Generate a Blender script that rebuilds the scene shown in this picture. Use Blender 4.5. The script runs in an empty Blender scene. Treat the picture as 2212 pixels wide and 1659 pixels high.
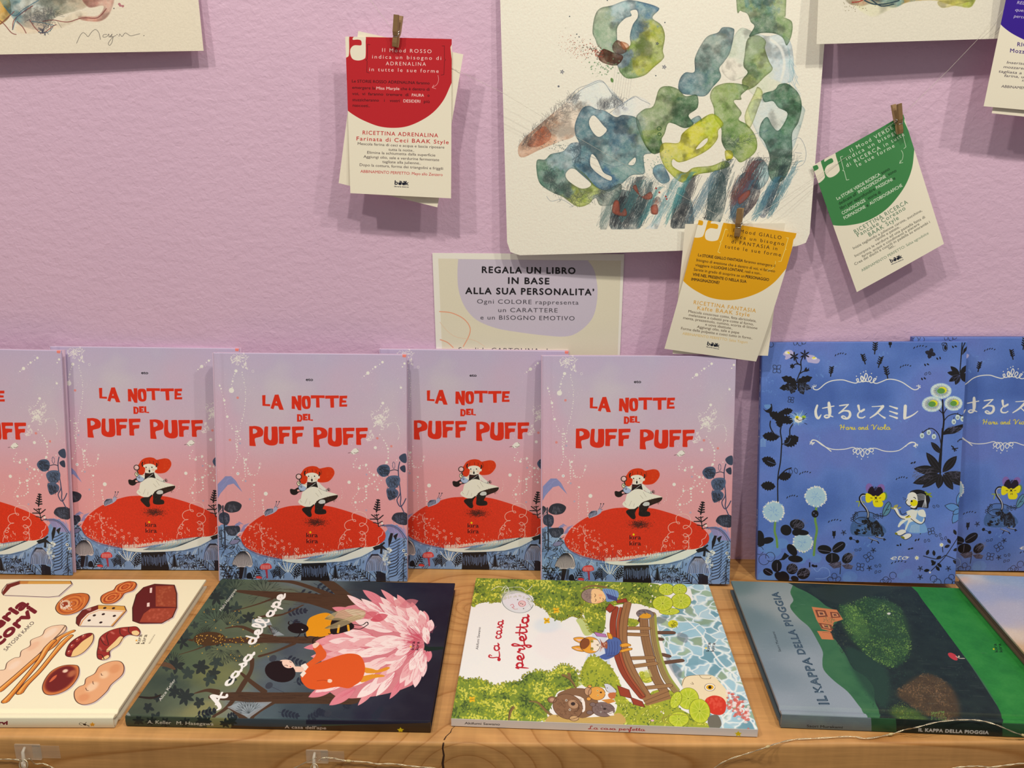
import bpy, bmesh, math, random
import numpy as np
from mathutils import Vector, Matrix
C = bpy.context.scene
COL = C.collection
PI = math.pi

# ------------------------------------------------------------------ camera
FPX = 1900.0                                  # focal length for a frame 2212 px wide
PITCH, YAW, ROLL = math.radians(15.7506), math.radians(-0.8597), math.radians(0.4022)
CAM = np.array([0.0, -0.9689, 0.4897])
_f = np.array([math.sin(YAW)*math.cos(PITCH), math.cos(YAW)*math.cos(PITCH), -math.sin(PITCH)])
_r0 = np.array([math.cos(YAW), -math.sin(YAW), 0.0]); _u0 = np.cross(_r0, _f)
_r = _r0*math.cos(ROLL) + _u0*math.sin(ROLL)
_u = _u0*math.cos(ROLL) - _r0*math.sin(ROLL)
cd = bpy.data.cameras.new('camera'); cam = bpy.data.objects.new('camera', cd); COL.objects.link(cam)
cd.sensor_width = 36.0; cd.lens = FPX*36.0/2212.0; cd.clip_start = 0.01; cd.clip_end = 50
cam.matrix_world = Matrix(((_r[0], _u[0], -_f[0], CAM[0]), (_r[1], _u[1], -_f[1], CAM[1]),
                           (_r[2], _u[2], -_f[2], CAM[2]), (0, 0, 0, 1)))
C.camera = cam

# ------------------------------------------------------------------ world, lamps, exposure
w = bpy.data.worlds.new('world'); C.world = w; w.use_nodes = True
bg = w.node_tree.nodes['Background']
bg.inputs[0].default_value = (1.0, 0.93, 0.84, 1); bg.inputs[1].default_value = 0.20

def spot(name, loc, target, power, radius=0.03, size=1.9, blend=0.6, col=(1.0, 0.925, 0.74)):
    d = bpy.data.lights.new(name, 'SPOT'); d.energy = power; d.shadow_soft_size = radius
    d.spot_size = size; d.spot_blend = blend; d.color = col
    o = bpy.data.objects.new(name, d); COL.objects.link(o); o.location = loc
    o.rotation_euler = (Vector(target)-Vector(loc)).to_track_quat('-Z', 'Y').to_euler()
    return o
spot('ceiling_spot', (-0.95, -1.00, 1.80), (-0.2, -.1, 0.15), 32)
spot('ceiling_spot', (-0.30, -0.95, 1.90), (0.0, -.1, 0.15), 34)
spot('ceiling_spot', (0.55, -1.00, 1.90), (0.2, -.1, 0.15), 36)
spot('ceiling_spot', (1.25, -1.05, 1.80), (0.4, -.1, 0.15), 30)
C.view_settings.view_transform = 'Standard'; C.view_settings.look = 'None'
C.view_settings.gamma = 1.0; C.view_settings.use_curve_mapping = False
C.view_settings.exposure = 0.17

# ------------------------------------------------------------------ measuring helpers
def ray(px, py):
    return _f*FPX + _r*(px-1106.0) - _u*(py-829.5)
def on_wall(px, py, d=0.0):                   # point d metres in front of the wall
    r = ray(px, py); t = (-d-CAM[1])/r[1]; return CAM + r*t
def on_shelf(px, py, z=0.0):                  # point z metres above the shelf top
    r = ray(px, py); t = (z-CAM[2])/r[2]; return CAM + r*t
def on_plane(px, py, o, n):
    r = ray(px, py); t = np.dot(np.asarray(o)-CAM, n)/np.dot(r, n); return CAM + r*t
def project(p):
    d = np.asarray(p, float)-CAM; z = d @ _f
    return np.stack([1106.0+FPX*(d @ _r)/z, 829.5-FPX*(d @ _u)/z], -1)

# ------------------------------------------------------------------ object helpers
def link(name, me, parent=None, mats=()):
    o = bpy.data.objects.new(name, me); COL.objects.link(o)
    for m in mats: me.materials.append(m)
    if parent is not None: o.parent = parent
    return o
def meshobj(name, verts, faces, mats=(), parent=None, uvs=None, mi=None, smooth=False):
    me = bpy.data.meshes.new(name); me.from_pydata([tuple(map(float, v)) for v in verts], [], faces)
    if uvs is not None:
        l = me.uv_layers.new(name='UVMap')
        l.data.foreach_set('uv', np.asarray(uvs, np.float32)[[li.vertex_index for li in me.loops]].ravel())
    if mi is not None: me.polygons.foreach_set('material_index', mi)
    if smooth: me.polygons.foreach_set('use_smooth', [True]*len(me.polygons))
    return link(name, me, parent, mats)
def tag(o, label=None, cat=None, group=None, kind=None):
    if label: o['label'] = label
    if cat: o['category'] = cat
    if group: o['group'] = group
    if kind: o['kind'] = kind
    return o
def empty(name, loc=(0, 0, 0), M=None):
    o = bpy.data.objects.new(name, None); COL.objects.link(o); o.empty_display_size = 0.02
    if M is not None: o.matrix_world = M
    else: o.location = loc
    return o
def box_bm(bm, x0, x1, y0, y1, z0, z1, bev=0.0, seg=2):
    g = bmesh.ops.create_cube(bm, size=1.0)['verts']
    for v in g: v.co = ((x0+x1)/2+v.co.x*(x1-x0), (y0+y1)/2+v.co.y*(y1-y0), (z0+z1)/2+v.co.z*(z1-z0))
    if bev > 0:
        es = {e for v in g for e in v.link_edges}
        bmesh.ops.bevel(bm, geom=list(es), offset=bev, segments=seg, affect='EDGES', profile=0.5)
def bmobj(name, bm, mats=(), parent=None, smooth=False):
    me = bpy.data.meshes.new(name); bm.normal_update(); bm.to_mesh(me); bm.free()
    if smooth: me.polygons.foreach_set('use_smooth', [True]*len(me.polygons))
    return link(name, me, parent, mats)
def tube(name, pts, r, mat, parent=None, sides=8, closed=False):
    pts = [Vector(p) for p in pts]; n = len(pts); V = []; F = []
    prev = None
    for i, p in enumerate(pts):
        a = pts[(i-1) % n] if (closed or i > 0) else p
        b = pts[(i+1) % n] if (closed or i < n-1) else p
        t = (b-a).normalized()
        if prev is None:
            q = Vector((0, 0, 1)) if abs(t.z) < .9 else Vector((1, 0, 0)); s = t.cross(q).normalized()
        else:
            s = (prev - t*prev.dot(t)).normalized()
        prev = s; q = t.cross(s)
        rr = r[i] if hasattr(r, '__len__') else r
        for k in range(sides):
            a_ = 2*PI*k/sides; V.append(p + s*math.cos(a_)*rr + q*math.sin(a_)*rr)
    m = n if closed else n-1
    for i in range(m):
        j = (i+1) % n
        for k in range(sides):
            l = (k+1) % sides; F.append((i*sides+k, i*sides+l, j*sides+l, j*sides+k))
    if not closed: F.append(tuple(range(sides))[::-1]); F.append(tuple((n-1)*sides+k for k in range(sides)))
    return meshobj(name, V, F, (mat,), parent, smooth=True)
def spline(pts, n=8, closed=False):
    P = np.asarray(pts, float); N = len(P)
    if N < 3: return P
    idx = range(N if closed else N-1); out = []
    ts = np.linspace(0, 1, n, endpoint=False)[:, None]
    for i in idx:
        if closed: a, b, c, d = P[(i-1) % N], P[i], P[(i+1) % N], P[(i+2) % N]
        else: a, b, c, d = P[max(i-1, 0)], P[i], P[i+1], P[min(i+2, N-1)]
        out.append(0.5*((2*b)+(-a+c)*ts+(2*a-5*b+4*c-d)*ts**2+(-a+3*b-3*c+d)*ts**3))
    if not closed: out.append(P[-1:])
    return np.concatenate(out)

# ------------------------------------------------------------------ materials
def new_mat(name):
    m = bpy.data.materials.new(name); m.use_nodes = True; nt = m.node_tree
    return m, nt, nt.nodes['Principled BSDF']
def add(nt, t, **k):
    n = nt.nodes.new(t)
    for a, b in k.items():
        if a.startswith('i_'): n.inputs[a[2:].replace('_', ' ')].default_value = b
        else: setattr(n, a, b)
    return n
def s2l(c):
    c = np.asarray(c, float)
    return np.where(c <= .04045, c/12.92, ((c+.055)/1.055)**2.4)
# white balance of the lamps: how a white sheet looks in the photograph, per area
def albedo(rgb255, ill):
    return np.clip(s2l(np.asarray(rgb255, float)/255.0)/np.asarray(ill), 0.0, 0.93)
ILL_WALL = (0.80, 0.76, 0.62)
ILL_SHELF = (0.95, 0.93, 0.80)
ILL_STAND = (0.77, 0.72, 0.64)
def flat_mat(name, rgb, ill=ILL_WALL, rough=0.6, noise=0.0, scale=60.0, bump=0.0, spec=0.4, metal=0.0):
    m, nt, b = new_mat(name); a = albedo(rgb, ill)
    b.inputs['Roughness'].default_value = rough; b.inputs['Specular IOR Level'].default_value = spec
    b.inputs['Metallic'].default_value = metal
    tc = add(nt, 'ShaderNodeTexCoord'); n = add(nt, 'ShaderNodeTexNoise'); n.inputs['Scale'].default_value = scale
    n.inputs['Detail'].default_value = 5
    nt.links.new(tc.outputs['Object'], n.inputs['Vector'])
    mx = add(nt, 'ShaderNodeMix', data_type='RGBA')
    mx.inputs[6].default_value = (*(a*(1-noise)), 1); mx.inputs[7].default_value = (*np.clip(a*(1+noise), 0, 1), 1)
    nt.links.new(n.outputs['Fac'], mx.inputs[0]); nt.links.new(mx.outputs[2], b.inputs['Base Color'])
    if bump:
        bp = add(nt, 'ShaderNodeBump'); bp.inputs['Strength'].default_value = 1; bp.inputs['Distance'].default_value = bump
        nt.links.new(n.outputs['Fac'], bp.inputs['Height']); nt.links.new(bp.outputs['Normal'], b.inputs['Normal'])
    return m
def print_mat(name, canvas, rough=0.45, spec=0.3, grain=0.0, gscale=900.0, bump=0.00004):
    img = canvas.image(name)
    m, nt, b = new_mat(name)
    t = add(nt, 'ShaderNodeTexImage'); t.image = img; t.extension = 'EXTEND'; t.interpolation = 'Cubic'
    b.inputs['Roughness'].default_value = rough; b.inputs['Specular IOR Level'].default_value = spec
    nt.links.new(t.outputs['Color'], b.inputs['Base Color'])
    n = add(nt, 'ShaderNodeTexNoise'); n.inputs['Scale'].default_value = gscale; n.inputs['Detail'].default_value = 3
    tc = add(nt, 'ShaderNodeTexCoord'); nt.links.new(tc.outputs['Object'], n.inputs['Vector'])
    bp = add(nt, 'ShaderNodeBump'); bp.inputs['Strength'].default_value = 1; bp.inputs['Distance'].default_value = bump
    nt.links.new(n.outputs['Fac'], bp.inputs['Height']); nt.links.new(bp.outputs['Normal'], b.inputs['Normal'])
    return m

# ------------------------------------------------------------------ print shop: flat artwork drawn as polygons and strokes
RNG = np.random.default_rng(7)
_glyph = {}
def glyphs(s, bold=0.0, space=1.0, shear=0.0):
    k = (s, bold, space, shear)
    if k in _glyph: return _glyph[k]
    c = bpy.data.curves.new('type', 'FONT'); c.body = s; c.resolution_u = 3; c.offset = bold
    c.space_character = space; c.shear = shear
    o = bpy.data.objects.new('type', c); COL.objects.link(o); bpy.context.view_layer.update()
    m = o.to_mesh(); V = np.array([v.co[:2] for v in m.vertices]); m.calc_loop_triangles()
    T = V[np.array([t.vertices[:] for t in m.loop_triangles])]
    o.to_mesh_clear(); bpy.data.objects.remove(o); bpy.data.curves.remove(c)
    _glyph[k] = T; return T
def homography(src, dst):
    A = []
    for (x, y), (u, v) in zip(src, dst):
        A.append([x, y, 1, 0, 0, 0, -u*x, -u*y, -u]); A.append([0, 0, 0, x, y, 1, -v*x, -v*y, -v])
    return np.linalg.svd(np.array(A, float))[2][-1].reshape(3, 3)
def blur(a, r):
    r = int(r)
    if r < 1: return a
    for _ in range(2):
        for ax in (0, 1):
            p = np.pad(a, [(r+1, r) if i == ax else (0, 0) for i in range(a.ndim)], mode='edge')
            c = np.cumsum(p, axis=ax, dtype=np.float64)
            n = a.shape[ax]
            a = ((np.take(c, range(2*r+1, 2*r+1+n), ax)-np.take(c, range(0, n), ax))/(2*r+1)).astype(np.float32)
    return a
def noise2(h, w, cell, rng, octs=4, fall=0.55):
    out = np.zeros((h, w), np.float32); amp = 1.0; tot = 0
    for o in range(octs):
        cs = max(cell/(2**o), 1.0); gh, gw = int(h/cs)+3, int(w/cs)+3
        g = rng.random((gh, gw)).astype(np.float32)
        y = np.arange(h)/cs; x = np.arange(w)/cs
        y0 = y.astype(int); x0 = x.astype(int); fy = y-y0; fx = x-x0
        fy = (fy*fy*(3-2*fy))[:, None].astype(np.float32); fx = (fx*fx*(3-2*fx))[None].astype(np.float32)
        a = g[y0][:, x0]; b = g[y0][:, x0+1]; c = g[y0+1][:, x0]; d = g[y0+1][:, x0+1]
        out += amp*((a*(1-fx)+b*fx)*(1-fy)+(c*(1-fx)+d*fx)*fy); tot += amp; amp *= fall
        if cs <= 1.0: break
    return out/tot
class Canvas:
    # quad: the sheet's corners TL, TR, BR, BL as they stand in the photograph; artwork is measured there
    def __init__(s, W, H, quad, origin, scale, base, ill=ILL_WALL, seed=1):
        s.W, s.H = W, H; s.ill = ill; s.rng = np.random.default_rng(seed)
        s.Hm = homography(quad, [(0, 0), (W, 0), (W, H), (0, H)]); s.o = np.array(origin, float); s.k = scale
        s.px = np.empty((H, W, 3), np.float32); s.px[:] = np.array(base, np.float32)/255
    def at(s, origin, scale): s.o = np.array(origin, float); s.k = scale
    def m(s, p):
        p = np.asarray(p, float)*s.k+s.o
        q = np.concatenate([p, np.ones(p.shape[:-1]+(1,))], -1) @ s.Hm.T
        return q[..., :2]/q[..., 2:3]
    def raster(s, polys, evenodd=False, SS=3):
        P = [np.asarray(p, np.float64) for p in polys if len(p) > 2]
        if not P: return None
        allp = np.concatenate(P)
        x0 = max(int(math.floor(allp[:, 0].min()))-1, 0); y0 = max(int(math.floor(allp[:, 1].min()))-1, 0)
        x1 = min(int(math.ceil(allp[:, 0].max()))+2, s.W); y1 = min(int(math.ceil(allp[:, 1].max()))+2, s.H)
        if x1 <= x0 or y1 <= y0: return None
        h, w = (y1-y0)*SS, (x1-x0)*SS
        E = []
        for p in P:
            q = np.roll(p, -1, 0)
            if not evenodd and np.sum(p[:, 0]*q[:, 1]-q[:, 0]*p[:, 1]) < 0: p = p[::-1]; q = np.roll(p, -1, 0)
            E.append(np.concatenate([p, q], 1))
        E = (np.concatenate(E)-np.array([x0, y0, x0, y0]))*SS
        E = E[np.abs(E[:, 1]-E[:, 3]) > 1e-9]
        sg = np.where(E[:, 3] > E[:, 1], 1, -1)
        up = E[:, 1] < E[:, 3]
        a = np.where(up[:, None], E[:, :2], E[:, 2:]); b = np.where(up[:, None], E[:, 2:], E[:, :2])
        r0 = np.clip(np.ceil(a[:, 1]-.5).astype(int), 0, h); r1 = np.clip(np.ceil(b[:, 1]-.5).astype(int), 0, h)
        n = np.maximum(r1-r0, 0); k = np.repeat(np.arange(len(E)), n)
        if len(k) == 0: return None
        st = np.cumsum(n)-n; rows = r0[k]+(np.arange(len(k))-st[k])
        t = (rows+.5-a[k, 1])/(b[k, 1]-a[k, 1]); x = a[k, 0]+t*(b[k, 0]-a[k, 0])
        col = np.clip(np.ceil(x-.5).astype(int), 0, w)
        acc = np.bincount(rows*(w+1)+col, weights=sg[k], minlength=h*(w+1)).reshape(h, w+1)
        acc = np.cumsum(acc, 1)[:, :w]
        msk = (np.rint(acc).astype(int) & 1) if evenodd else (np.abs(acc) > .5)
        return msk.reshape(y1-y0, SS, x1-x0, SS).mean((1, 3)).astype(np.float32), x0, y0, x1, y1
    def blend(s, R, col, a=1.0, soft=0, tex=0.0, cell=12, edge=0.0, grad=None):
        if R is None: return
        M, x0, y0, x1, y1 = R
        if soft:
            pad = int(soft*2)+1
            X0, Y0, X1, Y1 = max(x0-pad, 0), max(y0-pad, 0), min(x1+pad, s.W), min(y1+pad, s.H)
            N = np.zeros((Y1-Y0, X1-X0), np.float32); N[y0-Y0:y1-Y0, x0-X0:x1-X0] = M
            M = blur(N, soft); x0, y0, x1, y1 = X0, Y0, X1, Y1
        A = M*a
        c = np.array(col, np.float32)/255
        if tex: A = A*np.clip(1-tex+2*tex*(noise2(*M.shape, cell, s.rng)-.0)*1.0, 0, 1.0)
        dst = s.px[y0:y1, x0:x1]
        if grad is not None:                   # grad: function (v, u in 0..1 of the shape) -> colour array
            yy, xx = np.mgrid[0:y1-y0, 0:x1-x0].astype(np.float32)
            c = grad(xx/max(x1-x0-1, 1), yy/max(y1-y0-1, 1))
        dst += (c-dst)*A[..., None]
        if edge:
            ed = np.clip(M-blur(M, 4), 0, 1)*edge
            dst *= (1-ed[..., None])
    def poly(s, pts, col, a=1.0, sm=0, **k):
        pts = np.asarray(pts, float)
        if sm: pts = spline(pts, sm, True)
        s.blend(s.raster([s.m(pts)]), col, a, **k)
    def polys(s, lst, col, a=1.0, sm=0, evenodd=False, **k):
        s.blend(s.raster([s.m(spline(p, sm, True) if sm else np.asarray(p, float)) for p in lst], evenodd), col, a, **k)
    def _caps(s, q, w):
        out = []; q = np.asarray(q, float); n = len(q)
        ww = np.asarray(w, float)*np.ones(n)/2
        d = q[1:]-q[:-1]; L = np.hypot(d[:, 0], d[:, 1])
        for i in range(n-1):
            if L[i] < 1e-6: continue
            nn = np.array([-d[i, 1], d[i, 0]])/L[i]
            out.append(np.array([q[i]+nn*ww[i], q[i+1]+nn*ww[i+1], q[i+1]-nn*ww[i+1], q[i]-nn*ww[i]]))
        a = np.linspace(0, 2*PI, 9)[:-1]; cs = np.stack([np.cos(a), np.sin(a)], 1)
        if ww.max() > .55:
            for i in range(n):
                if ww[i] > .2: out.append(q[i]+cs*ww[i])
        return out
    def stroke(s, lines, w, col, a=1.0, sm=0, raw=False, **k):
        # widths in crop px; scaled through the local mapping
        if not hasattr(lines[0][0], '__len__'): lines = [lines]
        polys = []
        for l in lines:
            l = np.asarray(l, float)
            if sm: l = spline(l, sm)
            ww = np.asarray(w, float)
            if ww.ndim and len(ww) != len(l): ww = np.interp(np.linspace(0, 1, len(l)), np.linspace(0, 1, len(ww)), ww)
            c = l.mean(0); j = s.m([c, c+[1, 0], c+[0, 1]]); sc = math.sqrt(abs(np.cross(j[1]-j[0], j[2]-j[0])))
            polys += s._caps(s.m(l), np.maximum(ww*sc, .5))
        s.blend(s.raster(polys), col, a, **k)
    def dots(s, pts, r, col, a=1.0, **k):
        an = np.linspace(0, 2*PI, 11)[:-1]; cs = np.stack([np.cos(an), np.sin(an)], 1)
        r = np.ones(len(pts))*r
        s.blend(s.raster([s.m(np.asarray(p, float)+cs*q) for p, q in zip(pts, r)]), col, a, **k)
    def ell(s, cx, cy, rx, ry, col, a=1.0, rot=0.0, n=28, **k):
        s.poly(s.epts(cx, cy, rx, ry, rot, n), col, a, **k)
    def epts(s, cx, cy, rx, ry, rot=0.0, n=28, a0=0, a1=2*PI):
        t = np.linspace(a0, a1, n+1)[:n+(a1-a0 < 6.2)]; c, q = math.cos(rot), math.sin(rot)
        x, y = rx*np.cos(t), ry*np.sin(t); return np.stack([cx+x*c-y*q, cy+x*q+y*c], 1)
    def text(s, txt, p0, p1, size, col, a=1.0, bold=0.0, space=1.0, shear=0.0, wiggle=0.0, curve=None, up=None):
        # baseline runs p0 -> p1 (exact extent); size = cap height in crop px
        T = glyphs(txt, min(bold, 0.0), space, shear); lo = T[..., 0].min(); hi = T[..., 0].max()
        p0 = np.array(p0, float); p1 = np.array(p1, float); d = p1-p0; L = np.hypot(*d)
        upv = np.array([d[1], -d[0]])/L if up is None else np.array(up, float)/np.hypot(*up)
        X = (T[..., 0:1]-lo)/(hi-lo); Y = T[..., 1:2]/0.70*size
        q = p0+X*d+Y*upv
        if bold > 0:                           # weight by nudging copies of the letters
            b = abs(bold)*size*1.25; K = [(0, 0)]+[(math.cos(a)*r_, math.sin(a)*r_) for r_ in ((1,) if bold < .05 else (1, .5)) for a in np.arange(0, 6.2, .785 if bold > .03 else 1.571)]
            q = np.concatenate([q+np.array([b*i, b*j]) for i, j in K])
        s.blend(s.raster(list(s.m(q))), col, a)
    def textn(s, txt, p, size, ang, col, anchor='l', bold=0.0, space=1.0, squash=1.0, **k):
        T = glyphs(txt, bold, space, 0.0); W = (T[..., 0].max()-T[..., 0].min())*size/.70*squash
        d = np.array([math.cos(ang), math.sin(ang)])*W; p = np.array(p, float)
        p0 = p-d*{'l': 0, 'c': .5, 'r': 1}[anchor]; s.text(txt, p0, p0+d, size, col, bold=bold, space=space, **k)
    def grain(s, amt, cell=1.5):
        s.px *= (1+amt*(s.rng.random((s.H, s.W, 1)).astype(np.float32)-.5)*2)
    def mottle(s, cols, cell, a=0.5, region=None, octs=4, hard=0.0):
        n = noise2(s.H, s.W, cell, s.rng, octs)
        n = (n-n.min())/(n.max()-n.min()); n = np.clip((n-.5)*(1+hard)+.5, 0, 1)
        cs = np.array(cols, np.float32)/255; t = n*(len(cs)-1); i = np.minimum(t.astype(int), len(cs)-2); f = (t-i)[..., None]
        c = cs[i]*(1-f)+cs[i+1]*f
        A = a if region is None else a*region[..., None]
        s.px += (c-s.px)*A
    def mask(s, polys, sm=0, soft=0):
        R = s.raster([s.m(spline(p, sm, True) if sm else np.asarray(p, float)) for p in polys])
        N = np.zeros((s.H, s.W), np.float32)
        if R is None: return N
        M, x0, y0, x1, y1 = R; N[y0:y1, x0:x1] = M
        return blur(N, soft) if soft else N
    def image(s, name):
        lin = s2l(np.clip(s.px, 0, 1))/np.array(s.ill); lin = np.clip(lin, 0, .93)
        enc = np.where(lin <= .0031308, lin*12.92, 1.055*np.power(lin, 1/2.4)-.055)
        im = bpy.data.images.new(name, s.W, s.H); im.colorspace_settings.name = 'sRGB'
        buf = np.ones((s.H, s.W, 4), np.float32); buf[..., :3] = enc[::-1]
        im.pixels.foreach_set(buf.ravel()); im.update(); im.pack()
        return im
STAR = [(math.sin(2*PI*i/10)*(1 if i % 2 == 0 else .52), -math.cos(2*PI*i/10)*(1 if i % 2 == 0 else .52)) for i in range(10)]
def star(c, x, y, r, col, rot=0.0):
    k, q = math.cos(rot), math.sin(rot)
    c.poly([(x+r*(a*k-b*q), y+r*(a*q+b*k)) for a, b in STAR], col)
# ------------------------------------------------------------------ a small joined-up pen alphabet (x height = 1, baseline y = 0)
_o = [(.62, .78), (.45, .98), (.15, .85), (.05, .45), (.22, .05), (.5, .12), (.66, .55), (.64, .92)]
PEN = {
 'a': (.95, [_o, [(.68, .98), (.64, .45), (.70, .06), (.95, .22)]]),
 'c': (.75, [[(.62, .80), (.40, 1.0), (.10, .75), (.06, .35), (.30, .0), (.75, .25)]]),
 's': (.72, [[(.0, .1), (.35, .65), (.40, 1.0), (.46, .75), (.58, .35), (.42, .02), (.18, .1)], [(.50, .1), (.72, .22)]]),
 'd': (1.0, [_o, [(.78, 2.1), (.70, 1.2), (.66, .45), (.74, .04), (1.0, .22)]]),
 'e': (.72, [[(.0, .25), (.35, .45), (.55, .75), (.40, 1.0), (.14, .80), (.10, .30), (.32, .0), (.72, .25)]]),
 'l': (.52, [[(.0, .25), (.30, 1.0), (.42, 1.8), (.30, 2.15), (.16, 1.8), (.14, .6), (.26, .0), (.52, .22)]]),
 'p': (.90, [[(.05, .6), (.22, 1.0), (.14, .0), (.02, -.95)], [(.18, .55), (.40, .98), (.66, .80), (.62, .25), (.38, .0), (.18, .15)], [(.55, .08), (.90, .2)]]),
 'r': (.70, [[(.0, .3), (.18, .95), (.28, 1.05), (.34, .82), (.56, .86), (.48, .35), (.52, .05), (.70, .2)]]),
 'f': (.62, [[(.0, .25), (.28, 1.0), (.46, 1.8), (.36, 2.15), (.22, 1.7), (.18, .0), (.14, -.7), (.02, -.95), (-.08, -.6), (.20, .05), (.62, .3)]]),
 't': (.58, [[(.0, .25), (.22, 1.1), (.28, 1.75), (.22, .6), (.26, .05), (.58, .25)], [(-.06, 1.15), (.58, 1.25)]]),
 'u': (.95, [[(.0, .5), (.12, .98), (.08, .4), (.22, .0), (.46, .2), (.60, .95), (.58, .3), (.70, .0), (.95, .22)]]),
 'n': (.95, [[(.0, .5), (.12, .98), (.10, .0), (.16, .6), (.40, 1.0), (.56, .8), (.54, .2), (.68, .0), (.95, .22)]]),
 'i': (.45, [[(.0, .3), (.16, .98), (.12, .2), (.24, .0), (.45, .22)], [(.20, 1.42), (.22, 1.46)]]),
 'o': (.85, [[(.50, .95), (.20, .92), (.04, .5), (.18, .05), (.50, .05), (.66, .5), (.48, .95), (.55, .80), (.85, .8)]]),
 'A': (1.55, [[(-.15, .1), (.10, -.05), (.55, .9), (1.0, 2.1), (1.02, 1.0), (1.10, .0), (1.35, .1)], [(.30, .75), (1.45, .95)]]),
 'L': (1.15, [[(.62, 1.6), (.80, 2.0), (.55, 2.15), (.40, 1.5), (.38, .5), (.16, .05), (-.05, .2), (.12, .38), (.55, .05), (1.1, .1)]]),
 'H': (1.5, [[(-.1, 1.6), (.15, 2.0), (.35, 1.8), (.22, .8), (.10, .0)], [(1.05, 2.1), (.90, 1.0), (.82, .0)], [(.10, .9), (.70, 1.05), (1.25, 1.0)]]),
 'V': (1.25, [[(-.1, 1.6), (.15, 2.0), (.38, 1.8), (.42, .8), (.46, .0), (.80, 1.2), (1.15, 2.0)]]),
 "'": (.25, [[(.12, 2.1), (.06, 1.6)]]), ' ': (.55, []), 'm': (1.4, [[(.0, .5), (.1, .98), (.08, .0), (.2, .8), (.4, .95), (.42, .0), (.55, .8), (.75, .95), (.78, .2), (.9, .0), (1.4, .2)]])}
def penned(c, txt, p0, p1, xh, w_, col, up=None, squeeze=None, taper=.55):
    """writes txt on the baseline p0 -> p1 with x height xh; widths swell on the strokes' middles"""
    adv = 0; S = []
    for ch in txt:
        a, ls = PEN[ch]
        for l in ls: S.append([(x+adv, y) for x, y in l])
        adv += a
    p0, p1 = np.array(p0, float), np.array(p1, float); d = (p1-p0)/adv; L = np.hypot(*d)
    uv = (np.array([d[1], -d[0]])/L if up is None else np.array(up, float)/np.hypot(*up))*xh
    for l in S:
        q = np.array([p0+d*x+uv*y for x, y in l])
        c.stroke([spline(q, 7)] if len(q) > 2 else [q], [w_*taper, w_, w_*1.05, w_, w_*taper], col)
# ------------------------------------------------------------------ artwork: pink cover with the red mushroom
INK = (26, 24, 28)
def frond(c, base, tip, n, ln, w, col, back=0.5, a=1.0, mid=True):
    b, t = np.array(base, float), np.array(tip, float); d = t-b; L = np.hypot(*d); u = d/L; nn = np.array([-u[1], u[0]])
    ls = [[b, t]] if mid else []
    for i in range(n):
        f = (i+.6)/n; p = b+d*f; l = ln*(1-.65*f)
        for sg in (1, -1):
            e = p+nn*sg*l+u*l*back; ls.append(spline([p, (p+e)/2+u*l*.08, e], 4))
    c.stroke(ls, w, col, a)
def leafpts(x, y, L, W, ang, n=9):
    t = np.linspace(0, 1, n); h = np.sin(PI*t)**.8*W/2
    P = np.concatenate([np.stack([t*L, h], 1), np.stack([t[::-1]*L, -h[::-1]], 1)])
    c_, s_ = math.cos(ang), math.sin(ang)
    return np.stack([x+P[:, 0]*c_-P[:, 1]*s_, y+P[:, 0]*s_+P[:, 1]*c_], 1)
def scribble(c, x0, y0, x1, y1, n, L, w, col, ang=1.4, jit=.4, a=1.0, wob=0.15):
    r = c.rng; ls = []
    for _ in range(n):
        x, y = r.uniform(x0, x1), r.uniform(y0, y1); t = ang+r.normal()*jit; l = L*r.uniform(.5, 1.2)
        m_ = np.array([x+math.cos(t)*l/2, y+math.sin(t)*l/2])+r.normal(size=2)*l*wob
        ls.append(spline([[x, y], m_, [x+math.cos(t)*l, y+math.sin(t)*l]], 3))
    c.stroke(ls, w, col, a)
def kira(c, p, ux, uy, size, col=INK, scol=(250, 205, 10), edizioni=False):
    # two line publisher mark: ux, uy are unit vectors of writing direction and of up
    p = np.array(p, float); ux = np.array(ux, float); uy = np.array(uy, float)
    W = size*2.6
    for k in (0, 1):
        q = p-uy*k*size*1.38
        c.text('kıra' if k == 0 else 'kira', q, q+ux*W, size, col, up=uy, bold=.01)
    s = p+ux*W*.36+uy*size*1.12
    sx = size*.34; c.poly([s+(ux*a-uy*b)*sx for a, b in STAR], scol)
    if edizioni: q = p-uy*2.0*size; c.text('EDIZIONI', q, q+ux*W, size*.34, col, up=uy, space=1.3)

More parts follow.
